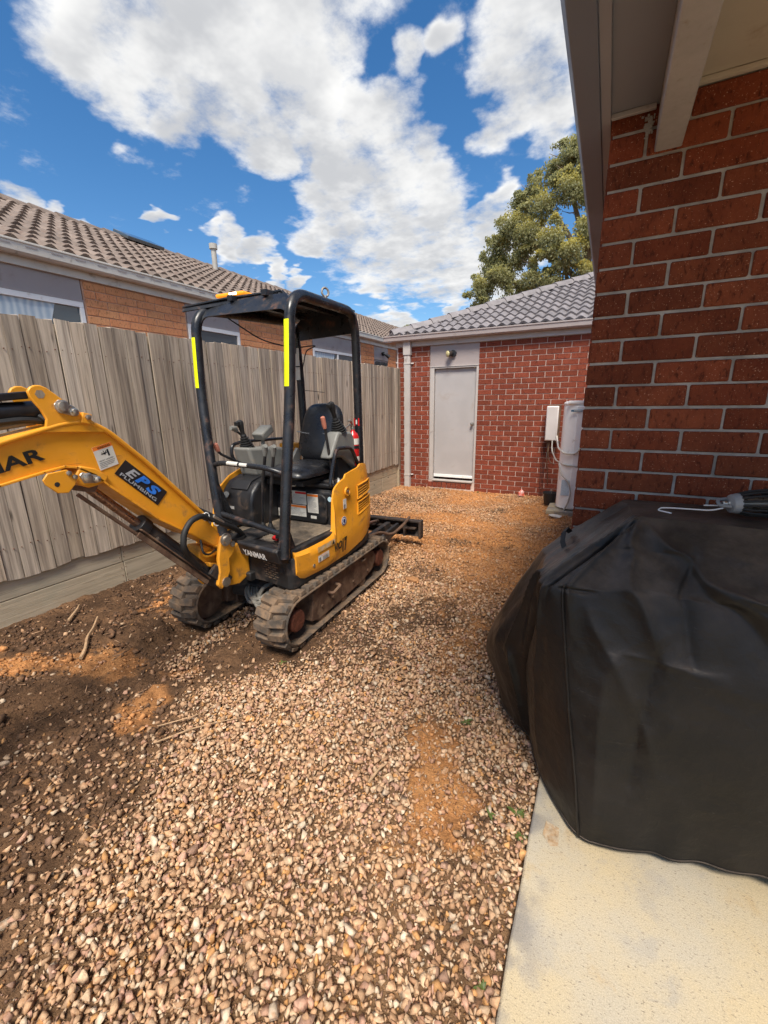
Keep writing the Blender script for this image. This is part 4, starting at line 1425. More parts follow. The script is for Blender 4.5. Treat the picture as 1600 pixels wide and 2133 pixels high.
def track(x0, x1, outer):
    """one rubber track with frame, sprocket, idler and rollers; outer = side facing away from the machine (+1/-1)"""
    y0, y1, zc, r = 1.835, 3.025, 0.192, 0.160
    g = G()
    po, pi_ = stadium(y0, y1, zc, r), stadium(y0, y1, zc, r - 0.022)
    n = len(po)
    # slightly rounded band
    sec = [(x0, 0.0), (x0 + 0.012, 1.0), (x1 - 0.012, 1.0), (x1, 0.0)]
    vs, fs = [], []
    for i in range(n):
        for x, k in sec:
            vs.append((x, pi_[i][0] + (po[i][0] - pi_[i][0]) * (0.35 + 0.65 * k), pi_[i][1] + (po[i][1] - pi_[i][1]) * (0.35 + 0.65 * k)))
        vs.append((x1, *pi_[i]))
        vs.append((x0, *pi_[i]))
    for i in range(n):
        j = (i + 1) % n
        for k in range(6):
            fs.append((i * 6 + k, i * 6 + (k + 1) % 6, j * 6 + (k + 1) % 6, j * 6 + k))
    g.add(vs, fs)
    # lugs
    per = 2 * (y1 - y0) + 2 * math.pi * r

    def at(s):
        s = s % per
        L = y1 - y0
        if s < L:
            return Vector((0, y0 + s, zc + r)), Vector((0, 1, 0)), Vector((0, 0, 1))
        s -= L
        if s < math.pi * r:
            a = math.pi / 2 - s / r
            nn = Vector((0, math.cos(a), math.sin(a)))
            return Vector((0, y1, zc)) + nn * r, Vector((0, math.sin(a), -math.cos(a))), nn
        s -= math.pi * r
        if s < L:
            return Vector((0, y1 - s, zc - r)), Vector((0, -1, 0)), Vector((0, 0, -1))
        s -= L
        a = -math.pi / 2 - s / r
        nn = Vector((0, math.cos(a), math.sin(a)))
        return Vector((0, y0, zc)) + nn * r, Vector((0, math.sin(a), -math.cos(a))), nn
    m_ = 42
    wd = x1 - x0
    for k in range(m_):
        for side in (0, 1):
            s = (k + 0.5 * side) * per / m_
            p, t, nn = at(s)
            xa = x0 + 0.004 if side == 0 else x0 + wd * 0.44
            xb = x0 + wd * 0.56 if side == 0 else x1 - 0.004
            hx = Vector((1, 0, 0))
            c = p + hx * ((xa + xb) / 2) + nn * 0.010
            vs = []
            hw, hl = (xb - xa) / 2, per / m_ * 0.36
            sk_ = 0.010 * (1 if side else -1)
            for h, kk in ((-0.012, 1.0), (0.0135, 0.80)):
                for sx, sy in ((-1, -1), (1, -1), (1, 1), (-1, 1)):
                    vs.append(c + hx * sx * (hw - (0.006 if h > 0 else 0)) + t * (sy * hl * kk + sk_ * sx) + nn * h)
            g.add(vs, [(0, 3, 2, 1), (4, 5, 6, 7), (0, 1, 5, 4), (1, 2, 6, 5), (2, 3, 7, 6), (3, 0, 4, 7)])
    tr = g.xform(YAW).build('track', M['rubber'], ex, bevel=0.003)
    # frame between the wheels
    xf = x1 - 0.035 if outer > 0 else x0 + 0.035
    xa, xb = (x0 + 0.05, xf) if outer > 0 else (xf, x1 - 0.05)
    f = G()
    f.prism([(y0 + 0.16, 0.10), (y0 + 0.19, 0.285), (y0 + 0.30, 0.315), (y1 - 0.25, 0.315), (y1 - 0.10, 0.29), (y1 - 0.05, 0.22), (y1 - 0.13, 0.13), (y1 - 0.3, 0.095), (y0 + 0.6, 0.085), (y0 + 0.25, 0.075)], 0, xa, xb)
    f.xform(YAW).build('track_frame', M['rust'], tr, bevel=0.008)
    if outer > 0:
        h = G()
        h.tube(fillet([(xf, 2.20, 0.225), (xf + 0.045, 2.20, 0.225), (xf + 0.045, 2.30, 0.245), (xf, 2.30, 0.245)], 0.02), 0.011, 8)
        h.xform(YAW).build('tie_loop', M['rust'], tr)
        h = G()
        h.tube(fillet([(xf, 2.70, 0.275), (xf + 0.016, 2.70, 0.275), (xf + 0.016, 2.75, 0.28), (xf, 2.75, 0.28)], 0.01), 0.008, 8)
        h.xform(YAW).build('tie_loop', M['rust'], tr)
        for y in (2.12, 2.26, 2.56, 2.80):
            b = G().cyl((xf, y, 0.16), (xf + 0.010, y, 0.16), 0.012, 6)
            b.xform(YAW).build('bolt', M['rust'], tr)
    for y in (2.13, 2.43, 2.73):
        G().lathe(((x0 + x1) / 2 - 0.075, y, 0.098), (1, 0, 0), [(0, .045), (.02, .062), (.05, .062), (.06, .04), (.09, .04), (.10, .062), (.13, .062), (.15, .045)], 18).xform(YAW).build('roller', M['rust'], tr)
    for y, nm, rr in ((y0, 'sprocket', 0.128), (y1, 'idler', 0.132)):
        ax = Vector((outer, 0, 0))
        s0 = Vector(((x0 + x1) / 2 - outer * 0.06, y, zc))
        G().lathe(s0, ax, [(0, rr), (0.06, rr), (0.062, rr * .84), (0.085, rr * .80), (0.09, rr * .55), (0.10, rr * .52)], 26).xform(YAW).build(nm, M['rust'], tr, smooth=40)
        hb = G().lathe(s0 + ax * 0.10, ax, [(0, 0.074), (0.045, 0.072), (0.055, 0.062), (0.058, 0.01)], 22)
        hb.xform(YAW).build('hub', M['rust_red'], tr, smooth=40)
        if nm == 'sprocket':
            tt = G()
            for k in range(15):
                a = 2 * math.pi * k / 15
                tt.obox(s0 + ax * 0.045 + Vector((0, math.cos(a), math.sin(a))) * (rr - 0.003), (1, 0, 0), (0, -math.sin(a), math.cos(a)), (0, math.cos(a), math.sin(a)), 0.014, 0.011, 0.014)
            tt.xform(YAW).build('sprocket_teeth', M['rust'], tr)
    return tr


track(-1.800, -1.570, 1)
track(-2.520, -2.290, -1)
# centre frame, slew ring
uc = G()
uc.prism([(2.02, 0.16), (2.02, 0.27), (2.16, 0.33), (2.72, 0.33), (2.86, 0.26), (2.86, 0.15)], 0, -2.31, -1.78)
uc.box(-2.33, -1.76, 2.10, 2.20, 0.19, 0.26)
uc.box(-2.33, -1.76, 2.68, 2.78, 0.19, 0.26)
und = uc.xform(YAW).build('undercarriage', M['black_body'], ex, bevel=0.01)
G().cyl((XC, 2.45, 0.325), (XC, 2.45, 0.385), 0.24, 36).build('slew_ring', M['rust'], und)
for k, (dx, sag, my) in enumerate(((0.0, .05, 1.93), (0.028, .07, 1.915), (0.056, .085, 1.90), (0.085, .06, 1.925), (-0.03, .09, 1.94))):
    h = G()
    h.tube(fillet([(-2.16 + dx * .4, 2.12, 0.25), (-2.10 + dx, 1.98, 0.27 - sag * .4), (-2.02 + dx * 1.2, my, 0.25 - sag), (-1.93 + dx, 1.96, 0.24 - sag * .2), (-1.87 + dx * .6, 2.10, 0.285)], 0.10, 7), 0.0135, 8)
    h.build('hydraulic_hose', M['hose'], und)
h = G().tube(fillet([(-1.93, 2.06, 0.30), (-1.965, 1.98, 0.285), (-1.985, 1.95, 0.20), (-1.93, 1.95, 0.155), (-1.885, 2.03, 0.16)], 0.08, 8), 0.014, 8)
h.build('hydraulic_hose', M['hose'], und)
# dozer blade behind
bl = G()
pf = [(3.96, 0.10), (3.925, 0.12), (3.905, 0.16), (3.90, 0.21), (3.915, 0.255), (3.935, 0.282), (3.955, 0.278), (3.935, 0.25), (3.922, 0.21), (3.926, 0.165), (3.945, 0.128), (3.98, 0.108)]
pf2 = [(2 * 3.96 - a + 0.0, b) for a, b in pf]     # hollow side away from the machine
bl.prism(pf2, 0, -2.545, -1.545)
YB = Matrix.Translation((0, 0, 0.0))
blade = bl.xform(YAW).build('dozer_blade', M['blade_steel'], ex, bevel=0.004)
br = G()
br.box(-2.55, -1.54, 3.915, 3.99, 0.262, 0.282)
br.box(-1.560, -1.536, 3.90, 3.99, 0.095, 0.285)
br.box(-2.554, -2.530, 3.90, 3.99, 0.095, 0.285)
for x in (-1.72, -2.36):
    br.box(x - 0.012, x + 0.012, 3.90, 3.975, 0.11, 0.26)
br.box(-2.50, -1.60, 3.90, 3.975, 0.19, 0.205)
br.xform(YAW).build('blade_rib', M['blade_steel'], blade, bevel=0.003)
ar = G()
for x in (-1.90, -2.19):
    ar.prism([(2.80, 0.18), (2.80, 0.26), (3.30, 0.24), (3.90, 0.25), (3.93, 0.12), (3.55, 0.12)], 0, x - 0.025, x + 0.025)
ar.prism([(3.30, 0.17), (3.55, 0.24), (3.88, 0.255), (3.92, 0.16), (3.55, 0.14)], 0, -1.80, -1.77)
ar.xform(YAW).build('blade_arm', M['black_body'], ex, bevel=0.006)
hz = G()
hz.tube(fillet([(-1.86, 3.10, 0.30), (-1.80, 3.40, 0.30), (-1.74, 3.52, 0.24), (-1.70, 3.72, 0.30), (-1.72, 3.90, 0.33)], 0.1, 6), 0.014, 8)
hz.build('blade_hose', M['rust'], blade)
G().cyl((XC - 0.02, 2.86, 0.28), (XC - 0.04, 3.50, 0.30), 0.035, 14).build('blade_cylinder', M['black_body'], ex)
G().cyl((XC - 0.04, 3.49, 0.30), (XC - 0.06, 3.92, 0.24), 0.018, 12).build('blade_cylinder_rod', M['rod'], ex)

# ---- upper body: plan outline, machine-left side is +X
SIDE = [(-1.600, 1.905), (-1.598, 2.2), (-1.600, 2.5), (-1.600, 2.72), (-1.606, 2.80), (-1.628, 2.885), (-1.668, 2.955), (-1.725, 3.015), (-1.80, 3.065), (-1.91, 3.10), (-2.045, 3.112)]


def sidepath():
    P = [Vector((a, b, 0)) for a, b in SIDE]
    out = []
    for a, b in zip(P, P[1:]):
        m_ = max(1, int((b - a).length / 0.02))
        for i in range(m_):
            out.append(a + (b - a) * i / m_)
    out.append(P[-1])
    s, res = 0.0, []
    for i, p in enumerate(out):
        if i:
            s += (p - out[i - 1]).length
        t = (out[min(i + 1, len(out) - 1)] - out[max(i - 1, 0)]).normalized()
        res.append((s, p, Vector((t.y, -t.x, 0))))
    return res


SP = sidepath()


def shell(ztop, zbot, s0, s1, inset, thick, mirror=False, crease=None):
    """a body panel that follows the plan outline between arc lengths s0 and s1"""
    g = G()
    rows = []
    for s, p, nn in SP:
        if s < s0 - 1e-6 or s > s1 + 1e-6:
            continue
        rows.append((s, p, nn))
    nz = 7
    vs, fs = [], []
    for s, p, nn in rows:
        a, b = zbot(s), ztop(s)
        for lay in (0, 1):
            for k in range(nz):
                zz = a + (b - a) * k / (nz - 1)
                bulge = inset
                if lay == 0:
                    kk = k / (nz - 1)
                    bulge -= 0.012 * (1 if k in (0, nz - 1) else 0)
                    if crease:
                        bulge += crease(s, zz)
                q = p + nn * (bulge - (thick if lay else 0))
                vs.append((q.x if not mirror else 2 * XC + 0.02 - q.x, q.y, zz))
    m_ = len(rows)
    for i in range(m_ - 1):
        for lay in (0, 1):
            for k in range(nz - 1):
                a = i * 2 * nz + lay * nz + k
                b = (i + 1) * 2 * nz + lay * nz + k
                fs.append((a, a + 1, b + 1, b))
        for k in (0, nz - 1):
            a, b = i * 2 * nz + k, (i + 1) * 2 * nz + k
            fs.append((a, b, b + nz, a + nz))
    for i in (0, m_ - 1):
        for k in range(nz - 1):
            a = i * 2 * nz + k
            fs.append((a, a + 1, a + 1 + nz, a + nz))
    return g.add(vs, fs)


def lut(pts):
    xs, zs = [p[0] for p in pts], [p[1] for p in pts]
    return lambda s: float(np.interp(s, xs, zs))


SEND = SP[-1][0]
y_top = lut([(0.0, 0.618), (0.15, 0.607), (0.31, 0.607), (0.40, 0.617), (0.435, 0.640), (0.447, 0.70), (0.452, 0.83), (0.462, 0.88), (0.482, 0.920), (0.54, 0.952), (0.62, 0.973), (0.632, 0.998), (0.82, 1.026), (0.842, 1.046), (0.93, 1.04), (1.02, 1.02), (1.3, 1.00), (2, 1.0)])
y_bot = lut([(0.0, 0.47), (0.03, 0.440), (0.08, 0.418), (0.30, 0.407), (0.60, 0.416), (0.82, 0.455), (0.95, 0.505), (1.1, 0.53), (2, 0.53)])


def crs(s, zz):
    c = 0.0
    if s > 0.42:
        line = 0.60 + (s - 0.42) * 0.17
        c += 0.016 * (1 - float(sstep(line - 0.005, line + 0.03, np.array(zz))))
    else:
        c += 0.016 * (1 - float(sstep(0.585, 0.612, np.array(zz))))
    return c - 0.006


yp = shell(y_top, y_bot, 0.0, SEND, 0.0, 0.03, crease=crs).build('side_panel', M['yellow'], ex, smooth=40, label='yellow left side panel with louvred vents and stickers')
ym_top = lut([(0.0, 0.62), (0.12, 0.62), (0.15, 0.70), (0.18, 0.84), (0.24, 0.92), (0.34, 0.985), (0.45, 1.02), (0.7, 1.04), (1.3, 1.0), (2, 1.0)])
shell(ym_top, y_bot, 0.0, SEND, 0.0, 0.03, mirror=True).build('side_panel', M['yellow'], ex, smooth=40)
sk_top = lut([(0.0, 0.628), (0.03, 0.628), (0.034, 0.50), (0.3, 0.46), (0.82, 0.50), (1.1, 0.56), (2, 0.56)])
sk_bot = lut([(0.0, 0.385), (0.10, 0.368), (0.5, 0.368), (0.82, 0.395), (1.0, 0.41), (2, 0.41)])
shell(sk_top, sk_bot, 0.0, SEND, -0.008, 0.03).build('skirt', M['black_body'], ex, smooth=40)
shell(sk_top, sk_bot, 0.0, SEND, -0.008, 0.03, mirror=True).build('skirt', M['black_body'], ex, smooth=40)
# deck inside
inner = [(p.x - nn.x * 0.035, p.y - nn.y * 0.035) for s, p, nn in SP[::4]]
inner2 = [(2 * XC + 0.02 - a, b) for a, b in inner[::-1]]
G().prism(inner + inner2[1:], 2, 0.385, 0.58).build('deck', M['black_body'], ex)
rear = [q for q in inner if q[1] > 2.44] + [q for q in inner2 if q[1] > 2.44][1:]
G().prism(rear, 2, 0.581, 0.955).build('engine_cover', M['black_body'], ex, bevel=0.01)
# vents in the yellow panel
vt = G()


def side_at(s, zz, off):
    s_, p, nn = min(SP, key=lambda q: abs(q[0] - s))
    return Vector((p.x, p.y, zz)) + nn * off, nn


for (sa, sb, za, zb) in ((0.755, 0.975, 0.795, 0.895), (0.750, 0.975, 0.675, 0.770)):
    fr_ = G()
    ss = [sa + (sb - sa) * i / 10 for i in range(11)]
    up = [side_at(s, zb + (s - sa) * 0.10, 0.004)[0] for s in ss]
    lo = [side_at(s, za + (s - sa) * 0.16, 0.004)[0] for s in ss]
    fr_.tube(up + lo[::-1] + [up[0]], 0.006, 6, False)
    v_ = fr_.build('vent', M['yellow'], yp)
    m_ = G()
    for i in range(10):
        m_.add([lo[i] - Vector((.003, 0, 0)), lo[i + 1] - Vector((.003, 0, 0)), up[i + 1] - Vector((.003, 0, 0)), up[i] - Vector((.003, 0, 0))], [(0, 1, 2, 3)])
    m_.build('vent_mesh', pmat('dusty_vent_mesh', (0.42, 0.21, 0.03), 0.7, var=0.5, vscale=260, bump=1.0, bscale=260, bdist=0.004), v_)
    for j in range(5):
        t_ = (j + 0.5) / 5
        b_ = G().tube([lo[i].lerp(up[i], t_) + Vector((0.001, 0, 0)) for i in range(11)], 0.0022, 5)
        b_.build('louvre', M['yellow'], v_)
for s, zz in ((0.607, 0.879), (0.163, 0.475)):
    p, nn = side_at(s, zz, 0.006)
    c = G().lathe(p - nn * 0.006, nn, [(0, .034), (.010, .032), (.0105, .026), (.004, .022), (.004, .0)], 22)
    rec = c.build('bolt_recess', M['yellow'], yp, smooth=40)
    G().lathe(p, nn, [(0, .012), (.008, .012), (.010, .006), (.011, .001)], 12).build('bolt', M['steel'], rec)


def sticker(name, s0, z0, wd, ht, mat, slope=0.0, off=0.013):
    g = G()
    a, _ = side_at(s0, z0, off)
    b, _ = side_at(s0 + wd, z0 + wd * slope, off)
    u = Vector((0, 0, 1))
    g.add([a, b, b + u * ht, a + u * ht], [(0, 1, 2, 3)])
    return g.build(name, mat, yp, smooth=0), a, b


o_, a, b = sticker('warning_sticker', 0.215, 0.480, 0.115, 0.045, M['label_white'], 0.04, 0.0155)
text('WARNING', 'lettering', a + Vector((0.001, 0.036, 0.031)), b - a, (0, 0, 1), 0.065, 0.010, M['orange_print'], o_)
for k in range(3):
    G().obox(a.lerp(b, 0.66) + Vector((0.001, 0, 0.008 + k * 0.008)), b - a, (0, 0, 1), (1, 0, 0), 0.032, 0.0015, 0.0004).build('print_line', M['grey_print'], o_)
G().obox(a.lerp(b, 0.15) + Vector((0.001, 0, 0.018)), b - a, (0, 0, 1), (1, 0, 0), 0.010, 0.012, 0.0004).build('pictogram', M['grey_print'], o_)
o_, a, b = sticker('worn_sticker', 0.205, 0.548, 0.205, 0.036, pmat('worn_print', (0.72, 0.42, 0.10), 0.5, var=0.2, vscale=30, dirt=(0.55, 0.50, 0.42), damt=0.6, dscale=26), 0.02, 0.0155)
G().add([a.lerp(b, .80) + Vector((.001, 0, .004)), a.lerp(b, .97) + Vector((.001, 0, .004)), a.lerp(b, .885) + Vector((.001, 0, .033))], [(0, 1, 2)]).build('warning_triangle', M['black_print'], o_, smooth=0)
a, _ = side_at(0.398, 0.465, 0.0165)
b, _ = side_at(0.60, 0.482, 0.0165)
text('ViO', 'model_lettering', a + Vector((0.0005, 0.008, 0.024)), (b - a), (0, 0.12, 1), 0.098, 0.058, M['black_print'], yp, bold=0.055, shear=0.3)
text('17', 'model_lettering', a + Vector((0.0005, 0.100, -0.006)), (b - a), (0, 0.12, 1), 0.080, 0.100, M['black_print'], yp, bold=0.055, shear=0.3)
a, nn = side_at(0.572, 0.762, 0.004)
t_ = G().obox(a + Vector((0, 0, 0.035)), (0, 1, 0), (0, 0, 1), (1, 0, 0), 0.020, 0.035, 0.0008).build('yellow_panel_tag', M['label_white'], yp)
G().obox(a + Vector((0.0012, -0.006, 0.018)), (0, 1, 0), (0, 0, 1), (1, 0, 0), 0.011, 0.014, 0.0006).build('print_block', M['grey_print'], t_)
a, nn = side_at(0.563, 0.676, 0.004)
r_ = G().cyl(a, a + nn * 0.0012, 0.033, 24).build('round_badge', M['white_print'], yp)
G().cyl(a + nn * 0.0013, a + nn * 0.002, 0.030, 24).build('badge_ring', M['navy_print'], r_)
G().cyl(a + nn * 0.0021, a + nn * 0.0028, 0.023, 24).build('badge_field', M['white_print'], r_)
G().prism([(-.012, .014), (.012, .014), (.013, -.002), (.006, -.014), (0, -.018), (-.006, -.014), (-.013, -.002)], 0, 0, 0.001).xform(Matrix.Translation(a + nn * 0.0029)).build('badge_mark', M['navy_print'], r_)

# floor and front
fl_ = G().prism([(-1.610, 1.93), (-1.610, 2.435), (-2.30, 2.435), (-2.30, 2.02), (-2.22, 1.955), (-1.66, 1.885), (-1.62, 1.90)], 2, 0.582, 0.632)
floor_o = fl_.build('footplate', M['black_body'], ex, bevel=0.008)
mt_ = G().prism([(-1.640, 1.96), (-1.640, 2.425), (-2.26, 2.425), (-2.26, 2.03), (-2.20, 1.985), (-1.68, 1.925)], 2, 0.6325, 0.641)
mat_o = mt_.build('floor_mat', M['mat'], floor_o, bevel=0.003)
for i in range(22):
    G().box(-2.25, -1.65, 2.005 + i * 0.0195, 2.012 + i * 0.0195, 0.6412, 0.6455).build('mat_rib', M['mat'], mat_o)
fp = G()
fp.prism([(1.79, 0.668), (1.775, 0.655), (1.80, 0.575), (1.90, 0.545), (1.925, 0.60), (1.93, 0.64)], 0, -2.24, -1.625)
SHF = Matrix.Identity(4)
SHF[1][0] = -0.115                       # the front edge runs slightly back towards the fence side
SHF[1][3] = -0.115 * 1.625
front_p = fp.xform(SHF).build('front_panel', M['black_paint'], ex, bevel=0.006)
q0, q1 = SHF @ Vector((-1.905, 1.7775, 0.598)), SHF @ Vector((-1.70, 1.7775, 0.598))
text('YANMAR', 'front_lettering', q0 + Vector((0, -0.006, 0.0)), q1 - q0, (0, -0.25, 0.97), 0.205, 0.042, M['white_print'], front_p, bold=0.022, thick=0.006)
lb_ = G()
lb_.prism([(-1.600, 1.915), (-1.606, 1.89), (-1.64, 1.872), (-1.98, 1.93), (-2.06, 1.99), (-2.30, 2.0), (-2.30, 2.2), (-1.62, 2.2)], 2, 0.375, 0.581)
low = lb_.build('lower_front', M['black_body'], ex, bevel=0.012)
dv = (Vector((-1.98, 1.93, 0)) - Vector((-1.64, 1.872, 0))).normalized()
for j in range(8):
    sl_g = G()
    z_ = 0.535 - j * 0.016
    for k in range(4):
        base = Vector((-1.715, 1.884, 0)) + dv * (0.012 + k * 0.045 + 0.02 * (j % 2))
        sl_g.obox(base + dv * 0.014 + Vector((0, 0, z_)), dv, (0, 0, 1), dv.cross(Vector((0, 0, 1))), 0.015, 0.003, 0.0035)
    sl_g.build('vent_slot', M['rubber'], low)
G().cyl((-1.685, 1.874, 0.50), (-1.685, 1.89, 0.50), 0.016, 12).build('vent_hole', M['black_gap'], low)

# seat base front with hatch and labels
sb = G().prism([(2.418, 0.64), (2.418, 0.875), (2.44, 0.90), (2.50, 0.905), (2.50, 0.64)], 0, -2.20, -1.655)
sb_o = sb.build('seat_base', M['black_paint'], ex, bevel=0.01)
ht = G().prism([(-2.155, 0.655), (-2.155, 0.868), (-1.735, 0.868), (-1.700, 0.845), (-1.695, 0.70), (-1.715, 0.655)], 1, 2.395, 2.4175)
ht_o = ht.build('hatch', M['black_paint'], sb_o, bevel=0.008)
G().box(-2.18, -1.665, 2.425, 2.60, 0.906, 0.940).build('seat_plinth', M['black_paint'], sb_o, bevel=0.012)


def label_plate(x0, x1, z0, z1, y, head, hd_text=None):
    p = G().box(x0, x1, y - 0.0012, y, z0, z1).build('caution_label', M['label_white'], sb_o)
    h_ = (z1 - z0)
    G().box(x0 + 0.03 * (head == M['red']), x1, y - 0.0020, y - 0.0013, z1 - 0.020, z1 - 0.004).build('label_header', head, p)
    nl_ = int(h_ / 0.0085) - 3
    for k in range(max(2, nl_)):
        zz = z1 - 0.030 - k * 0.0085
        if zz < z0 + 0.006:
            break
        w_ = random.uniform(0.55, 0.95) * (x1 - x0)
        G().box(x0 + 0.006, x0 + w_ - 0.004, y - 0.0017, y - 0.0013, zz, zz + 0.0022).build('print_line', M['grey_print'], p)
    return p


label_plate(-1.995, -1.868, 0.782, 0.879, 2.3945, M['red'])
label_plate(-2.025, -1.875, 0.690, 0.776, 2.3945, M['orange_print'])
label_plate(-1.858, -1.765, 0.728, 0.868, 2.3945, M['orange_print'])
label_plate(-2.135, -2.035, 0.675, 0.735, 2.3945, M['label_white'])
G().box(-1.835, -1.785, 2.3925, 2.3945, 0.685, 0.706).build('torn_label', M['label_white'], sb_o)
G().cyl((-1.678, 2.416, 0.835), (-1.678, 2.414, 0.835), 0.018, 16).build('round_sticker', pmat('pale_blue_print', (0.45, 0.62, 0.68), 0.4), sb_o)
G().prism([(-1.720, 0.79), (-1.712, 0.815), (-1.700, 0.80), (-1.70, 0.775)], 1, 2.385, 2.395).build('latch', M['black_gap'], sb_o)

# hood on the fence side with grey console
hd_ = G().prism([(2.13, 0.64), (2.13, 0.82), (2.16, 0.90), (2.22, 0.955), (2.32, 0.985), (2.60, 0.99), (2.60, 0.64)], 0, -2.44, -2.14)
hood = hd_.build('tank_hood', M['black_paint'], ex, bevel=0.022, seg=3)
G().prism([(2.165, 0.905), (2.215, 0.955), (2.31, 0.985), (2.34, 0.985), (2.33, 0.99), (2.21, 0.966), (2.155, 0.912)], 0, -2.36, -2.20).build('hood_panel', M['black_paint'], hood, bevel=0.004)
G().lathe((-2.375, 2.128, 0.865), (0.1, -0.75, 0.5), [(0, .026), (.006, .026), (.008, .018), (.009, .001)], 18).build('key_switch', M['grey_plastic'], hood)
G().box(-2.385, -2.31, 2.1285, 2.1295, 0.765, 0.787).build('serial_label', M['label_white'], hood)
rc = G().prism([(2.24, 1.195), (2.30, 0.985), (2.36, 0.965), (2.66, 0.965), (2.68, 1.06), (2.66, 1.155), (2.50, 1.18), (2.36, 1.185)], 0, -2.39, -2.23)
con = rc.build('console', M['grey_plastic'], ex, bevel=0.02, seg=3)


def joystick(base, top, parent, r=0.058):
    base, top = Vector(base), Vector(top)
    ax = (top - base).normalized()
    L = (top - base).length
    pf_ = []
    for k in range(6):
        t_ = k * 0.016
        rr = r * (1 - 0.09 * k)
        pf_ += [(t_, rr), (t_ + 0.006, rr), (t_ + 0.009, rr - 0.012), (t_ + 0.014, rr - 0.012)]
    pf_ += [(0.10, 0.022), (0.112, 0.018)]
    b_ = G().lathe(base, ax, pf_, 4 * 5).build('boot', M['rubber_black'], parent, smooth=20)
    g = G()
    side = Vector((1, 0, 0))
    p0 = base + ax * 0.10
    bend = top + (ax.cross(side)).normalized() * 0.0
    g.tube([p0, p0.lerp(top, .35), p0.lerp(top, .62), p0.lerp(top, .85), top, top + ax * 0.012], [.014, .0165, .021, .026, .022, .008], 12)
    g.obox(p0.lerp(top, .88) + Vector((0, -0.02, 0.0)), (1, 0, 0), ax.cross(side), ax, 0.017, 0.022, 0.014)
    g.build('joystick', M['rubber_black'], parent, bevel=0.003)


joystick((-2.315, 2.315, 1.175), (-2.325, 2.275, 1.375), con)
G().tube(fillet([(-2.37, 2.40, 1.18), (-2.40, 2.36, 1.27), (-2.405, 2.30, 1.315)], .03), 0.009, 8).build('throttle_lever', M['black_paint'], con)
G().tube([(-2.405, 2.315, 1.305), (-2.405, 2.30, 1.325), (-2.405, 2.262, 1.33)], [.018, .022, .016], 10).build('throttle_knob', M['grey_plastic'], con)
mn = G()
mn.obox((-2.30, 2.475, 1.285), (1, 0, 0), (0, 0.75, 0.42), (0, -0.42, 0.75), 0.055, 0.065, 0.030)
mn.cyl((-2.30, 2.46, 1.17), (-2.30, 2.475, 1.27), 0.014, 10)
mn.build('monitor', M['grey_plastic'], con, bevel=0.012)
for dx in (0.0, 0.075):
    lv = G()
    lv.tube([(-2.045 + dx * .9, 2.125, 0.70), (-2.005 + dx, 2.115, 0.98), (-1.955 + dx * .95, 2.11, 1.19)], 0.0105, 8)
    lv.build('travel_lever', M['black_paint'], ex)
    G().tube([(-1.962 + dx * .95, 2.11, 1.165), (-1.956 + dx * .95, 2.11, 1.19), (-1.952 + dx * .95, 2.105, 1.225), (-1.938 + dx * .95, 2.10, 1.233)], [.012, .017, .021, .014], 10).build('travel_lever_knob', M['grey_plastic'], ex)
    G().lathe((-2.045 + dx * .9, 2.125, 0.642), (0, 0, 1), [(0, .035), (.012, .035), (.015, .028), (.026, .028), (.03, .02), (.05, .016), (.06, .012)], 14).build('lever_boot', M['rubber_black'], ex)
pk = G().tube(fillet([(-2.33, 2.30, 1.06), (-2.33, 2.18, 1.115), (-2.345, 2.09, 1.165), (-2.345, 2.075, 1.19)], .04), 0.0095, 8)
pk_o = pk.build('lock_lever', M['black_paint'], ex)
G().tube([(-2.345, 2.078, 1.185), (-2.346, 2.068, 1.205), (-2.347, 2.058, 1.235), (-2.347, 2.055, 1.242)], [.013, .018, .016, .008], 10).build('lever_grip', M['pink'], pk_o)
# small pedal cluster on the mat
pd = G()
pd.tube([(-1.735, 1.955, 0.642), (-1.735, 1.95, 0.68)], .009, 8)
pd.obox((-1.735, 1.95, 0.683), (1, 0, 0), (0, 1, 0), (0, 0, 1), 0.04, 0.010, 0.007)
pd.build('pedal', M['black_paint'], floor_o)
G().obox((-1.79, 1.98, 0.675), (1, 0, 0), (0, 1, 0.3), (0, -0.3, 1), 0.022, 0.035, 0.012).build('pedal_lock', M['red'], floor_o, bevel=0.006)
G().obox((-1.785, 1.99, 0.70), (1, 0, 0), (0, 1, 0.3), (0, -0.3, 1), 0.020, 0.022, 0.010).build('pedal_cover', M['rubber_black'], floor_o, bevel=0.006)
# seat
def rounded(name, prof, x0, x1, mat, parent, bev=0.04):
    o = G().prism(prof, 0, x0, x1).build(name, mat, parent, bevel=bev, seg=4, smooth=50)
    return o


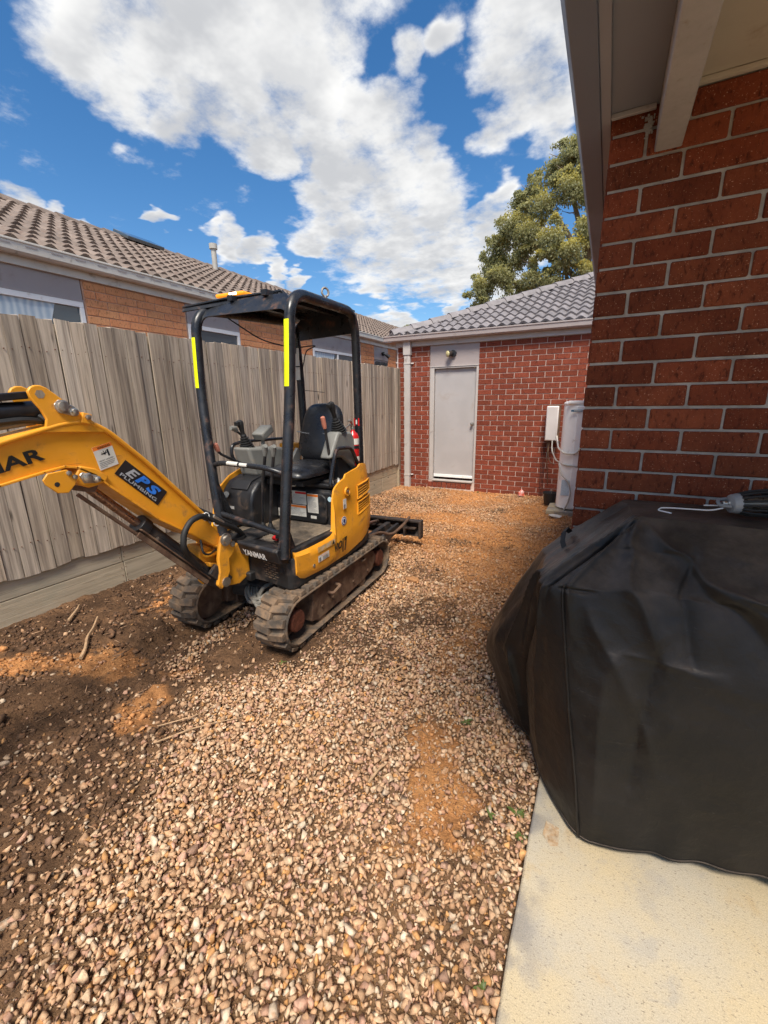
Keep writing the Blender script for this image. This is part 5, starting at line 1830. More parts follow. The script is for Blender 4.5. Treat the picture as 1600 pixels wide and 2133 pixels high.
def pillow(name, c, ax, ay, az, hw, hh, th, mat, parent, e=3.2, n=22, puff=0.55, dish=0.0, taper=0.0):
    """an upholstered pad: rounded outline in ax/ay, domed on both faces along az"""
    c, ax, ay, az = Vector(c), Vector(ax).normalized(), Vector(ay).normalized(), Vector(az).normalized()
    g = G()
    rings = []
    nr_ = 9
    for side in (1, -1):
        for k in range(nr_ + 1):
            f_ = k / nr_
            rr_ = math.sin(f_ * math.pi / 2) if side == 1 else math.cos(f_ * math.pi / 2)
            if side == -1 and k == 0:
                continue
            ring_ = []
            for i in range(n * 2):
                a = math.pi * i / n
                ca, sa = math.cos(a), math.sin(a)
                u = math.copysign(abs(ca) ** (2 / e), ca) * rr_
                v = math.copysign(abs(sa) ** (2 / e), sa) * rr_
                hgt = side * th * (1 - rr_ ** 5) ** puff - dish * u * u * side * (-1)
                ring_.append(c + ax * u * hw * (1 - taper * (v * .5 + .5)) + ay * v * hh + az * hgt)
            rings.append(ring_)
    m_ = n * 2
    vs = [p for r_ in rings for p in r_]
    fs = [(j * m_ + i, j * m_ + (i + 1) % m_, (j + 1) * m_ + (i + 1) % m_, (j + 1) * m_ + i) for j in range(len(rings) - 1) for i in range(m_)]
    g.add(vs, fs)
    o = g.build(name, mat, parent, smooth=60)
    return o


seat = pillow('seat_cushion', (-1.965, 2.475, 1.022), (1, 0, 0), (0, 1, 0.02), (0, 0, 1), 0.215, 0.255, 0.055, M['vinyl'], ex, e=4.5, dish=-0.018)
G().box(-2.12, -1.80, 2.28, 2.70, 0.942, 0.975).build('seat_pan', M['black_gap'], seat)
bk = pillow('seat_back', (-1.955, 2.735, 1.275), (1, 0, 0), (0, 0.27, 0.96), (0, -0.96, 0.27), 0.205, 0.225, 0.060, M['vinyl'], ex, e=3.6, dish=-0.022, taper=0.14)
G().tube([(-2.12, 2.655, 1.285), (-2.05, 2.676, 1.27), (-1.955, 2.682, 1.268), (-1.86, 2.676, 1.27), (-1.79, 2.655, 1.285)], 0.005, 6).build('piping', M['grey_print'], bk)
G().prism([(2.60, 0.99), (2.66, 1.09), (2.72, 1.15), (2.77, 1.12), (2.70, 0.98)], 0, -2.20, -2.172).build('seat_hinge', M['grey_plastic'], seat, bevel=0.004)
G().tube([(-1.93, 2.30, 0.955), (-1.93, 2.265, 0.945), (-1.86, 2.265, 0.945), (-1.86, 2.30, 0.955)], .005, 6).build('slide_bar', M['steel'], seat)
G().box(-2.42, -2.28, 2.78, 2.90, 1.0, 1.175).build('filler_box', M['yellow'], ex, bevel=0.012)
# near console
nc = G().prism([(2.445, 1.115), (2.56, 1.295), (2.74, 1.285), (2.80, 1.20), (2.83, 1.05), (2.79, 0.985), (2.70, 1.05), (2.60, 1.115)], 0, -1.775, -1.675)
nco = nc.build('console', M['grey_plastic'], ex, bevel=0.018, seg=3)
joystick((-1.722, 2.635, 1.288), (-1.725, 2.552, 1.492), nco, 0.06)
G().box(-1.76, -1.70, 2.58, 2.74, 0.93, 1.10).build('console_post', M['black_gap'], nco)
lv = G().tube([(-1.70, 2.50, 0.98), (-1.70, 2.475, 1.10), (-1.705, 2.435, 1.345)], .0095, 8).build('lock_lever', M['black_paint'], ex)
G().tube([(-1.705, 2.438, 1.325), (-1.706, 2.432, 1.35), (-1.708, 2.420, 1.40), (-1.708, 2.418, 1.405)], [.013, .0165, .0165, .010], 12).build('lever_grip', M['pink'], lv)
G().tube(fillet([(-1.655, 2.475, 0.93), (-1.655, 2.395, 0.925), (-1.655, 2.405, 0.98), (-1.655, 2.485, 1.185), (-1.655, 2.685, 1.175), (-1.66, 2.80, 1.02)], .05), .0135, 10).build('grab_rail', M['black_rops'], ex)
G().tube(fillet([(-2.38, 2.36, 0.98), (-2.40, 2.24, 1.12), (-2.40, 2.25, 1.21), (-2.40, 2.37, 1.225), (-2.40, 2.86, 1.21), (-2.38, 2.92, 1.05)], .05), .0125, 10).build('grab_rail', M['black_rops'], ex)
for y in (2.48, 2.56):
    for x in (-1.645, -1.685):
        G().lathe((x, y + (x + 1.66) * .6, 0.94), (0, 0, 1), [(0, .012), (.018, .012), (.022, .006), (.028, .005)], 10).build('grease_cap', M['label_white'], sb_o)

# ---- canopy frame
RT = 0.032
hoopR = fillet([(-1.622, 1.835, 0.60), (-1.630, 1.90, 0.98), (-1.648, 2.025, 1.56), (-1.650, 2.08, 2.105), (-1.735, 2.925, 2.135), (-1.745, 2.955, 1.80), (-1.748, 2.965, 1.00)], 0.16, 9)
rops = G().tube(hoopR, RT, 14).build('canopy_frame', M['black_rops'], ex, smooth=50)
hoopL = fillet([(-2.215, 1.925, 0.62), (-2.28, 1.95, 0.98), (-2.41, 2.045, 1.58), (-2.42, 2.08, 2.09), (-2.315, 2.955, 2.12), (-2.305, 2.975, 1.80), (-2.30, 2.985, 1.0)], 0.15, 9)
G().tube(hoopL, RT, 14).build('canopy_frame', M['black_rops'], ex, smooth=50)
G().tube(fillet([(-2.335, 1.985, 1.095), (-2.20, 1.955, 1.128), (-1.95, 1.925, 1.130), (-1.76, 1.905, 1.125), (-1.650, 1.945, 1.085)], .05), .0165, 12).build('guard_bar', M['black_rops'], ex)
G().tube([(-2.265, 1.945, 0.792), (-1.640, 1.865, 0.735)], .0175, 12).build('guard_bar', M['black_rops'], ex)
gl = G()
for t0, t1 in ((0.18, 0.42), (0.46, 0.62)):
    A, B = Vector((-2.20, 1.955, 1.128)), Vector((-1.76, 1.905, 1.125))
    gl.tube([A.lerp(B, t0) + Vector((0, -.004, .004)), A.lerp(B, t1) + Vector((0, -.004, .004))], .0145, 12)
gl.build('bar_sticker', M['label_white'], ex)
gs = G()
gs.prism([(1.93, 0.66), (1.955, 1.02), (2.10, 0.66)], 0, -2.262, -2.250)
gs.build('gusset', M['black_rops'], ex)
gs = G()
gs.prism([(1.80, 0.66), (1.845, 0.62), (1.96, 0.61), (1.875, 0.86)], 0, -1.640, -1.628)
gs.build('gusset', M['black_rops'], ex, label='rust streaked gusset at foot of canopy post')
# tape on the front posts
def along(path, z0, z1):
    P = [Vector(p) for p in path]
    out = []
    for a, b in zip(P, P[1:]):
        for i in range(8):
            q = a.lerp(b, i / 8)
            if z0 <= q.z <= z1:
                out.append(q)
    return out


for hp, ins, zz in ((hoopR, Vector((-0.010, -0.006, 0)), (1.59, 1.955)), (hoopL, Vector((-0.010, -0.006, 0)), (1.60, 1.915))):
    q = [p for p in along(hp[:len(hp) // 2], *zz)]
    g = G()
    vs, fs = [], []
    for i, p in enumerate(q):
        for a in (185, 215, 245, 275, 300):
            vs.append(p + Vector((math.cos(R(a)), math.sin(R(a)), 0)) * (RT + 0.0015))
    for i in range(len(q) - 1):
        for k in range(4):
            fs.append((i * 5 + k, i * 5 + k + 1, i * 5 + 5 + k + 1, i * 5 + 5 + k))
    g.add(vs, fs).build('reflective_tape', M['hivis'], rops)
# roof sheet: folded plate that overhangs the front posts
cpts = [(-2.565, 2.105, 2.125), (-2.25, 2.17, 2.155), (-1.865, 2.262, 2.175), (-1.700, 2.165, 2.075), (-1.672, 2.30, 2.110), (-1.690, 2.62, 2.150), (-1.742, 2.95, 2.155), (-2.02, 3.00, 2.175), (-2.32, 2.97, 2.135), (-2.47, 2.40, 2.135)]
top_c = (-2.02, 2.60, 2.185)
cn = G()
vs = [Vector(p) for p in cpts] + [Vector(top_c)] + [Vector(p) - Vector((0, 0, .012)) for p in cpts] + [Vector(top_c) - Vector((0, 0, .012))]
nn_ = len(cpts)
fs = []
for i in range(nn_):
    j = (i + 1) % nn_
    fs += [(i, j, nn_), (nn_ + 1 + j, nn_ + 1 + i, 2 * nn_ + 1), (i, nn_ + 1 + i, nn_ + 1 + j, j)]
cn.add(vs, fs)
canopy = cn.build('canopy_roof', M['black_rops'], ex, smooth=12, bevel=0.003)
lipg = G()
A_, B_, C_ = Vector(cpts[0]), Vector(cpts[2]), Vector(cpts[3])
for p, q in ((A_, B_), (B_, C_)):
    lipg.obox((p + q) / 2 + Vector((0, 0.006, -0.018)), q - p, Vector((0, -1, 0.4)), (q - p).cross(Vector((0, -1, 0.4))), (q - p).length / 2, 0.004, 0.020)
lipg.build('roof_lip', M['black_rops'], canopy)
# deep front visor with rounded lower corners, and a rear one
vz = G()
arch = [(-2.40, 1.955)]
for i in range(7):
    a = math.pi - math.pi / 2 * i / 6
    arch.append((-2.32 + 0.075 * math.cos(a), 1.955 + 0.085 * math.sin(a)))
for i in range(7):
    a = math.pi / 2 - math.pi / 2 * i / 6
    arch.append((-1.745 + 0.070 * math.cos(a), 1.955 + 0.070 * math.sin(a)))
arch += [(-1.665, 1.955), (-1.665, 2.06), (-1.75, 2.125), (-2.0, 2.135), (-2.30, 2.115), (-2.42, 2.075)]
vz.prism(arch, 1, 2.088, 2.098)
for i in range(len(vz.v)):
    p = vz.v[i]
    p.y += max(0.0, p.z - 2.03) * 0.9
vz.build('visor', M['black_rops'], canopy)
vz = G()
vz.prism([(-2.30, 2.10), (-2.30, 1.98), (-1.76, 2.0), (-1.76, 2.12), (-1.85, 2.17), (-2.2, 2.17)], 1, 2.955, 2.965)
vz.build('visor', M['black_rops'], canopy)
G().add([Vector(p) for p in ((-1.655, 2.20, 2.12), (-1.735, 2.88, 2.14), (-1.72, 2.88, 2.02), (-1.64, 2.20, 2.01))], [(0, 1, 2, 3)])
for x in (-1.90, -2.18):
    G().box(x - 0.02, x + 0.02, 2.15, 2.92, 2.125, 2.158).build('roof_rib', M['black_rops'], canopy)
ey = G()
ring = []
for i in range(21):
    a = 2 * math.pi * i / 20
    ring.append((-1.695 + 0.012 * math.cos(a), 2.50 + 0.020 * math.cos(a), 2.185 + 0.026 * math.sin(a)))
ey.tube(ring, .007, 8, False)
ey.cyl((-1.693, 2.50, 2.135), (-1.693, 2.50, 2.165), .010, 8)
ey.build('lifting_eye', M['steel'], canopy)
G().cyl((-1.83, 2.42, 2.165), (-1.83, 2.42, 2.20), .016, 10).build('roof_bolt', M['black_rops'], canopy)
# amber light bar
lbar = G().obox((-2.42, 2.46, 2.205), (1, 0.05, 0), (0, 1, 0), (0, 0, 1), 0.075, 0.055, 0.016).build('beacon_base', M['black_paint'], ex, bevel=0.008)
G().cyl((-2.42, 2.46, 2.14), (-2.42, 2.46, 2.19), .018, 10).build('beacon_stalk', M['black_paint'], lbar)
G().obox((-2.42, 2.455, 2.234), (1, 0.05, 0), (0, 1, 0), (0, 0, 1), 0.125, 0.070, 0.0125).build('beacon_lens', M['amber'], lbar, bevel=0.008)
for k in range(3):
    G().obox((-2.405 + k * 0.022, 2.3835 + 0.001 * k, 2.234), (1, 0.05, 0), (0, 1, 0), (0, 0, 1), 0.0085, 0.003, 0.007).build('beacon_led', M['lit_led'], lbar)
# beacon wire
G().tube(fillet([(-2.18, 2.12, 2.02), (-2.08, 2.3, 1.90), (-1.98, 2.5, 1.865), (-1.92, 2.7, 1.90), (-2.20, 2.93, 1.90), (-2.275, 2.95, 1.70), (-2.255, 2.94, 1.55), (-2.20, 2.86, 1.40)], .08, 6), .0045, 6).build('wire', M['rubber_black'], ex)
G().tube([(-2.30, 2.955, 1.60), (-2.17, 2.95, 1.59), (-2.05, 2.95, 1.575)], .0022, 5).build('wire', M['rubber_black'], ex)
for z0, z1 in ((1.68, 1.78), (1.79, 1.93)):
    G().box(-2.325, -2.275, 2.938, 2.9395, z0, z1).build('post_label', M['label_white'], ex)
tg_ = G().box(-1.772, -1.722, 2.932, 2.9335, 1.315, 1.375).build('number_tag', M['red'], ex)
text('1', 'number', (-1.753, 2.931, 1.328), (1, 0, 0), (0, 0, 1), 0.012, 0.034, M['white_print'], tg_, bold=0.05)

# ---- swing bracket, boom, cylinders
BXc = -2.04
sw = G()
sw.prism([(1.681, 0.742), (1.72, 0.735), (1.756, 0.698), (1.778, 0.63), (1.722, 0.585), (1.720, 0.51), (1.672, 0.438), (1.640, 0.418), (1.612, 0.455), (1.636, 0.53), (1.638, 0.613), (1.660, 0.69)], 0, BXc + 0.065, BXc + 0.090)
sw.prism([(1.681, 0.742), (1.72, 0.735), (1.756, 0.698), (1.778, 0.63), (1.722, 0.585), (1.720, 0.51), (1.672, 0.438), (1.640, 0.418), (1.612, 0.455), (1.636, 0.53), (1.638, 0.613), (1.660, 0.69)], 0, BXc - 0.090, BXc - 0.065)
sw.prism([(1.571, 0.705), (1.623, 0.697), (1.692, 0.637), (1.690, 0.568), (1.690, 0.489), (1.65, 0.447), (1.61, 0.50), (1.56, 0.62)], 0, BXc - 0.085, BXc + 0.02)
sw.prism([(1.60, 0.60), (1.69, 0.56), (1.70, 0.54), (1.60, 0.57)], 0, BXc - 0.064, BXc + 0.060)
sw.prism([(1.585, 0.66), (1.69, 0.65), (1.70, 0.63), (1.585, 0.63)], 0, BXc - 0.064, BXc + 0.060)
sw.prism([(1.66, 0.42), (1.72, 0.55), (1.73, 0.64), (1.86, 0.66), (1.90, 0.58), (1.90, 0.42), (1.80, 0.385)], 0, BXc - 0.0645, BXc + 0.0645)
sw_o = sw.build('swing_bracket', M['yellow'], ex, bevel=0.008)
G().cyl((BXc, 1.86, 0.36), (BXc, 1.86, 0.68), 0.062, 20).build('swing_pin', M['black_body'], sw_o)
G().box(BXc - 0.10, BXc + 0.10, 1.86, 2.10, 0.38, 0.44).build('swing_mount', M['black_body'], sw_o, bevel=0.01)
G().box(BXc - 0.10, BXc + 0.10, 1.86, 2.10, 0.60, 0.66).build('swing_mount', M['black_body'], sw_o, bevel=0.01)
bt = [(0.45, 1.285), (0.60, 1.345), (0.751, 1.387), (0.907, 1.420), (0.98, 1.432), (1.06, 1.425), (1.135, 1.388), (1.204, 1.330), (1.285, 1.251), (1.452, 1.055), (1.576, 0.912), (1.690, 0.752), (1.70, 0.715), (1.675, 0.690), (1.640, 0.690)]
bl_ = [(1.491, 0.808), (1.314, 0.943), (1.193, 1.063), (1.104, 1.151), (1.055, 1.207), (0.99, 1.248), (0.946, 1.258), (0.868, 1.246), (0.719, 1.218), (0.55, 1.165), (0.42, 1.115), (0.38, 1.13), (0.38, 1.20)]
bo = G().prism(bt + bl_, 0, BXc - 0.062, BXc + 0.062)
boom = bo.build('boom', M['yellow'], ex, bevel=0.006)
# edge flanges standing proud of the side plates
fw_ = G()
def ribbon(g, line, x0, x1, th):
    for (a, b) in zip(line, line[1:]):
        a_, b_ = Vector((0, *a)), Vector((0, *b))
        t_ = (b_ - a_)
        nrm = Vector((1, 0, 0)).cross(t_).normalized()
        g.obox((a_ + b_) / 2 + Vector(((x0 + x1) / 2, 0, 0)), (1, 0, 0), t_, nrm, (x1 - x0) / 2, t_.length / 2 + 0.004, th)
ribbon(fw_, bl_[:-2][::-1], BXc - 0.078, BXc + 0.078, 0.005)
fw_.build('boom_flange', M['yellow'], boom, bevel=0.002)
pp = G().tube(fillet([(BXc + 0.066, 0.45, 1.262), (BXc + 0.072, 0.747, 1.372), (BXc + 0.072, 0.978, 1.432), (BXc + 0.072, 1.075, 1.432), (BXc + 0.072, 1.145, 1.388), (BXc + 0.072, 1.30, 1.232), (BXc + 0.072, 1.46, 1.045), (BXc + 0.07, 1.59, 0.895)], .06), .0105, 10)
pp.build('boom_pipe', M['yellow'], boom, smooth=60)
ear = [(0.900, 1.40), (0.913, 1.45), (0.899, 1.490), (0.873, 1.533), (0.869, 1.556), (0.880, 1.572), (0.897, 1.580), (0.915, 1.580), (0.935, 1.571), (1.032, 1.484), (1.085, 1.437), (1.14, 1.385), (1.05, 1.39)]
for x in (BXc + 0.0625, BXc - 0.0785):
    eg_ = G().prism(ear, 0, x, x + 0.016)
    e_o = eg_.build('cylinder_lug', M['yellow'], boom, bevel=0.004)
    if x > BXc:
        G().cyl((x + 0.0162, 0.908, 1.546), (x + 0.0168, 0.908, 1.546), 0.0175, 6).build('lug_hole', M['paling'], e_o)
        for (y, z_, rr) in ((0.974, 1.498, .027), (1.014, 1.476, .017)):
            G().lathe((x + 0.016, y, z_), (1, 0, 0), [(0, rr), (.010, rr), (.012, rr * .72), (.020, rr * .70), (.022, rr * .3)], 18).build('pin', M['steel'], e_o)
        G().prism([(0.945, 1.507), (0.965, 1.527), (1.02, 1.497), (1.034, 1.478), (1.022, 1.458), (1.0, 1.462), (0.955, 1.476)], 0, x + 0.0162, x + 0.024).build('pin_plate', M['steel'], e_o, bevel=0.004)
G().obox((BXc + 0.080, 1.055, 1.448), (1, 0, 0), (0, 1, -.3), (0, .3, 1), .012, .018, .022).build('pipe_clamp', M['yellow'], boom, bevel=0.003)
G().lathe((BXc + 0.092, 1.058, 1.454), (1, 0, 0), [(0, .012), (.010, .012), (.012, .006)], 6).build('bolt', M['steel'], boom)
bs = G().prism([(1.00, 1.255), (0.975, 1.215), (0.985, 1.175), (1.02, 1.155), (1.06, 1.16), (1.095, 1.172), (1.11, 1.19), (1.06, 1.235)], 0, BXc - 0.055, BXc + 0.078)
bs.build('boom_boss', M['yellow'], boom, bevel=0.006)
G().prism([(0.985, 1.215), (1.0, 1.228), (1.055, 1.206), (1.072, 1.196), (1.068, 1.176), (1.05, 1.172), (1.0, 1.180)], 0, BXc + 0.0785, BXc + 0.087).build('pin_plate', M['steel'], boom, bevel=0.004)
for y, z_, rr in ((1.015, 1.203, .020), (1.053, 1.188, .013)):
    G().lathe((BXc + 0.087, y, z_), (1, 0, 0), [(0, rr), (.008, rr), (.012, rr * .6), (.013, rr * .1)], 16).build('pin', M['steel'], boom)
bk_ = G().prism([(0.851, 1.217), (0.871, 1.241), (0.943, 1.247), (0.980, 1.210), (0.962, 1.179), (0.933, 1.151), (0.894, 1.157), (0.858, 1.196)], 0, BXc + 0.079, BXc + 0.088)
bk_o = bk_.build('bracket_plate', M['yellow'], boom, bevel=0.003)
G().cyl((BXc + 0.0881, 0.897, 1.193), (BXc + 0.0886, 0.897, 1.193), .010, 14).build('plate_hole', M['black_gap'], bk_o)
for y, z_ in ((0.946, 1.232), (0.966, 1.214)):
    G().lathe((BXc + 0.088, y, z_), (1, 0, 0), [(0, .010), (.008, .010), (.010, .004)], 8).build('bolt', M['steel'], bk_o)
# lettering and stickers on the boom's near side
SXF = BXc + 0.0635
text('YANMAR', 'boom_lettering', (SXF, 0.458, 1.200), (0, 1, 0.225), (0, -0.06, 1), 0.440, 0.050, M['black_print'], boom, bold=0.03)
wq = [(1.067, 1.322), (1.086, 1.220), (1.170, 1.240), (1.152, 1.342)]
ws_o = G().prism(wq, 0, SXF, SXF + 0.0012).build('warning_sticker', M['label_white'], boom)
hx0, hx1 = Vector((SXF + 0.0013, 1.067, 1.322)), Vector((SXF + 0.0013, 1.152, 1.342))
dn_ = Vector((0, 0.019, -0.102)).normalized()
G().add([hx0, hx1, hx1 + dn_ * 0.017, hx0 + dn_ * 0.017], [(3, 2, 1, 0)]).build('sticker_header', M['orange_print'], ws_o, smooth=0)
text('WARNING', 'lettering', hx0 + (hx1 - hx0) * 0.22 + dn_ * 0.014, hx1 - hx0, -dn_, 0.058, 0.010, M['black_print'], ws_o, bold=0.02)
text('CRUSH HAZARD', 'lettering', hx0 + (hx1 - hx0) * 0.07 + dn_ * 0.068, hx1 - hx0, -dn_, 0.068, 0.006, M['black_print'], ws_o, bold=0.02)
for k, l_ in enumerate((0.072, 0.070, 0.064, 0.03)):
    p = hx0 + dn_ * (0.075 + k * 0.0065) + (hx1 - hx0).normalized() * (0.006 + l_ / 2)
    G().obox(p, hx1 - hx0, -dn_, (1, 0, 0), l_ / 2, 0.0014, 0.0003).build('print_line', M['grey_print'], ws_o)
pc_ = hx0.lerp(hx1, .5) + dn_ * 0.040
pg = G()
for a in (20, 60, 100, 140, 180):
    d2 = (hx1 - hx0).normalized() * math.cos(R(a)) * .9 - dn_ * math.sin(R(a)) * .6
    pg.obox(pc_ + d2 * .008, d2, Vector((1, 0, 0)).cross(d2), (1, 0, 0), .010, .0016, .0003)
pg.obox(pc_ + (hx1 - hx0).normalized() * .016, hx1 - hx0, -dn_, (1, 0, 0), .004, .015, .0003)
pg.build('pictogram', M['black_print'], ws_o)
pq = [Vector((SXF + 0.0005, *q)) for q in ((1.204, 1.253), (1.391, 1.065), (1.329, 1.008), (1.144, 1.198))]
dc = G().prism([(q.y, q.z) for q in pq], 0, SXF, SXF + 0.0014).build('company_decal', M['decal_dark'], boom)
xd, yd = (pq[2] - pq[3]).normalized(), (pq[0] - pq[3]).normalized()
o0 = pq[3] + Vector((0.0015, 0, 0))
text('PLUMBING', 'lettering', o0 + xd * 0.020 + yd * 0.007, xd, yd, 0.222, 0.016, M['silver_print'], dc, bold=0.015)
text('E', 'lettering', o0 + xd * 0.036 + yd * 0.028, xd, yd, 0.062, 0.042, M['silver_print'], dc, bold=0.03, shear=0.3)
text('P', 'lettering', o0 + xd * 0.092 + yd * 0.028, xd, yd, 0.070, 0.047, M['blue_print'], dc, bold=0.05, shear=0.3)
text('S', 'lettering', o0 + xd * 0.160 + yd * 0.025, xd, yd, 0.074, 0.047, M['blue_print'], dc, bold=0.05, shear=0.3)
# boom cylinder
cyb, cyt = Vector((BXc, 1.672, 0.455)), Vector((BXc, 1.035, 1.165))
ax = (cyt - cyb).normalized()
mid = cyb + ax * 0.60
bcy = G().cyl(cyb + ax * 0.03, mid, 0.042, 18)
bcy.cyl(mid - ax * 0.02, mid + ax * 0.035, 0.050, 18)
bcy.cyl(cyb + Vector((-0.062, 0, 0)), cyb + Vector((0.062, 0, 0)), 0.045, 16)
bcy_o = bcy.build('boom_cylinder', M['black_paint'], ex, bevel=0.003)
G().cyl(mid, cyt, 0.0215, 16).build('cylinder_rod', M['rod'], ex)
G().cyl(cyb + Vector((0.02, 0, 0)), cyb + Vector((0.098, 0, 0)), 0.030, 14).build('pin', M['steel'], bcy_o)
gd = G()
off = Vector((0.055, -0.035, -0.045))
a_, b_ = cyb + ax * 0.10 + off, cyb + ax * 0.64 + off
nrm = Vector((1, 0, 0)).cross(ax).normalized()
gd.obox((a_ + b_) / 2, (1, 0, 0), ax, nrm, 0.005, (b_ - a_).length / 2, 0.013)
gd.obox((a_ + b_) / 2 - nrm * .0 + Vector((-0.05, 0, 0)) + nrm * -0.028, (1, 0, 0), ax, nrm, 0.055, (b_ - a_).length / 2, 0.004)
gd.build('cylinder_guard', M['rust'], bcy_o, bevel=0.002)
G().cyl(cyb + ax * 0.08 + Vector((0.045, -.02, -.01)), cyb + ax * 0.52 + Vector((0.045, -.02, -.01)), 0.016, 10).build('cylinder_pipe', M['black_paint'], bcy_o)
G().cyl(b_ - ax * .02 + Vector((-.01, 0, 0)), cyt + Vector((0.045, -.05, -.035)), 0.0085, 10).build('guard_rod', M['rust'], bcy_o)
G().obox(cyb + ax * 0.02 + Vector((0.070, -0.005, 0.03)), (1, 0, 0), ax, nrm, 0.012, 0.085, 0.035).build('pivot_block', M['black_body'], bcy_o, bevel=0.006)
G().cyl(cyt + Vector((-0.058, 0, 0)), cyt + Vector((0.058, 0, 0)), 0.034, 16).build('rod_eye', M['rust'], bcy_o)
G().lathe((BXc + 0.09, 1.705, 0.715), (1, 0, 0), [(0, .040), (.006, .040), (.008, .028), (.022, .026), (.024, .010)], 16).build('pin', M['steel'], sw_o)
G().lathe((BXc + 0.09, 1.748, 0.675), (1, 0, 0), [(0, .018), (.012, .018), (.014, .006)], 6).build('bolt', M['steel'], sw_o)
# hoses at the boom foot
for pts, r_ in (([(-1.955, 1.60, 0.87), (-1.935, 1.545, 0.905), (-1.93, 1.47, 0.895), (-1.93, 1.42, 0.84), (-1.93, 1.405, 0.77), (-1.955, 1.45, 0.69), (-1.97, 1.52, 0.60)], .0165),
                ([(-2.0, 1.56, 0.925), (-1.96, 1.63, 0.86), (-1.95, 1.72, 0.80), (-1.99, 1.85, 0.73), (-2.03, 1.95, 0.62)], .0165),
                ([(-2.02, 1.50, 0.985), (-1.97, 1.62, 0.89), (-1.97, 1.76, 0.80), (-2.05, 1.90, 0.70)], .015),
                ([(-1.96, 1.54, 0.76), (-1.93, 1.52, 0.69), (-1.95, 1.58, 0.66), (-1.99, 1.66, 0.66)], .006)):
    G().tube(fillet(pts, .05, 6), r_, 10).build('hose', M['rubber_black'], boom, smooth=60)
for p in ((-1.953, 1.59, 0.885), (-1.953, 1.66, 0.835)):
    ring = [(p[0] + 0.0, p[1] + 0.022 * math.cos(a), p[2] + 0.022 * math.sin(a)) for a in [2 * math.pi * i / 16 for i in range(17)]]
    G().tube(ring, .0035, 6, False).build('hose_ring', M['white_print'], boom)
G().tube([(-1.955, 1.64, 0.875), (-1.95, 1.70, 0.82)], .012, 10).build('hose_fitting', M['steel'], boom)
# arm cylinder, arm and bucket (they leave the picture on the left)
ac = G()
ac.cyl((BXc, 0.965, 1.488), (BXc, 0.42, 1.455), 0.038, 16)
ac.cyl((BXc - .03, 0.974, 1.494), (BXc + .03, 0.974, 1.494), 0.036, 14)
ac_o = ac.build('arm_cylinder', M['black_paint'], ex, bevel=0.003)
G().obox((BXc + 0.012, 0.80, 1.535), (1, 0, 0), (0, 1, .1), (0, -.1, 1), .03, .085, .014).build('hose_cover', M['black_paint'], ac_o, bevel=0.004)
G().cyl((BXc, 0.43, 1.455), (BXc, 0.10, 1.43), 0.02, 12).build('arm_cylinder_rod', M['rod'], ac_o)
G().tube(fillet([(BXc + .03, 0.45, 1.40), (BXc + .03, 0.70, 1.438), (BXc + .035, 0.86, 1.452), (BXc + .03, 0.93, 1.44)], .05), .012, 8).build('arm_hose', M['rubber_black'], ac_o)
G().tube(fillet([(BXc, 0.45, 1.37), (BXc + .01, 0.70, 1.415), (BXc + .01, 0.90, 1.44)], .05), .011, 8).build('arm_hose', M['hose'], ac_o)
G().tube(fillet([(BXc + .035, 0.91, 1.465), (BXc + .06, 0.93, 1.44), (BXc + .03, 0.95, 1.42)], .02), .010, 8).build('arm_hose', M['rubber_black'], ac_o)
arm = G().prism([(0.44, 1.22), (0.38, 1.10), (0.30, 1.02), (0.12, 0.42), (0.03, 0.42), (0.02, 1.10), (0.06, 1.46), (0.12, 1.46), (0.30, 1.24)], 0, BXc - 0.05, BXc + 0.05)
arm_o = arm.build('arm', M['yellow'], ex, bevel=0.006)
bkt = G()
prof = [(0.12, 0.46), (0.0, 0.47), (-0.12, 0.38), (-0.17, 0.22), (-0.10, 0.07), (0.06, 0.03), (0.22, 0.09)]
for a, b in zip(prof, prof[1:]):
    a3, b3 = Vector((BXc, *a)), Vector((BXc, *b))
    bkt.obox((a3 + b3) / 2, (1, 0, 0), b3 - a3, Vector((1, 0, 0)).cross(b3 - a3), 0.20, (b3 - a3).length / 2 + .004, 0.008)
for sx in (-0.2, 0.2):
    bkt.prism(prof, 0, BXc + sx - 0.006, BXc + sx + 0.006)
bkt.build('bucket', M['rust'], ex)

# fire extinguisher clipped behind the seat
fx = thing('fire_extinguisher', 'small red fire extinguisher with white label strapped behind the excavator seat', 'extinguisher', (-1.705, 2.80, 1.02))
fe = G().lathe((-1.705, 2.80, 1.02), (0, 0, 1), [(0, .040), (.01, .046), (.22, .046), (.245, .036), (.262, .018), (.275, .016)], 20).build('cylinder', M['red'], fx, smooth=40)
G().lathe((-1.705, 2.80, 1.185), (0, 0, 1), [(0, .0468), (.045, .0468), (.0451, .044)], 20).build('label_band', M['label_white'], fe)
G().lathe((-1.705, 2.80, 1.155), (0, 0, 1), [(0, .048), (.022, .048)], 20).build('strap', M['black_paint'], fe)
G().lathe((-1.705, 2.80, 1.06), (0, 0, 1), [(0, .0468), (.035, .0468)], 20).build('label_band', M['label_white'], fe)
hv = G().cyl((-1.705, 2.80, 1.29), (-1.705, 2.80, 1.325), .016, 12)
hv.tube(fillet([(-1.705, 2.79, 1.32), (-1.705, 2.76, 1.335), (-1.71, 2.70, 1.31)], .02), .007, 8)
hv.tube(fillet([(-1.705, 2.80, 1.325), (-1.70, 2.76, 1.365), (-1.70, 2.735, 1.36)], .015), .008, 8)
hv.build('valve', M['steel'], fx)
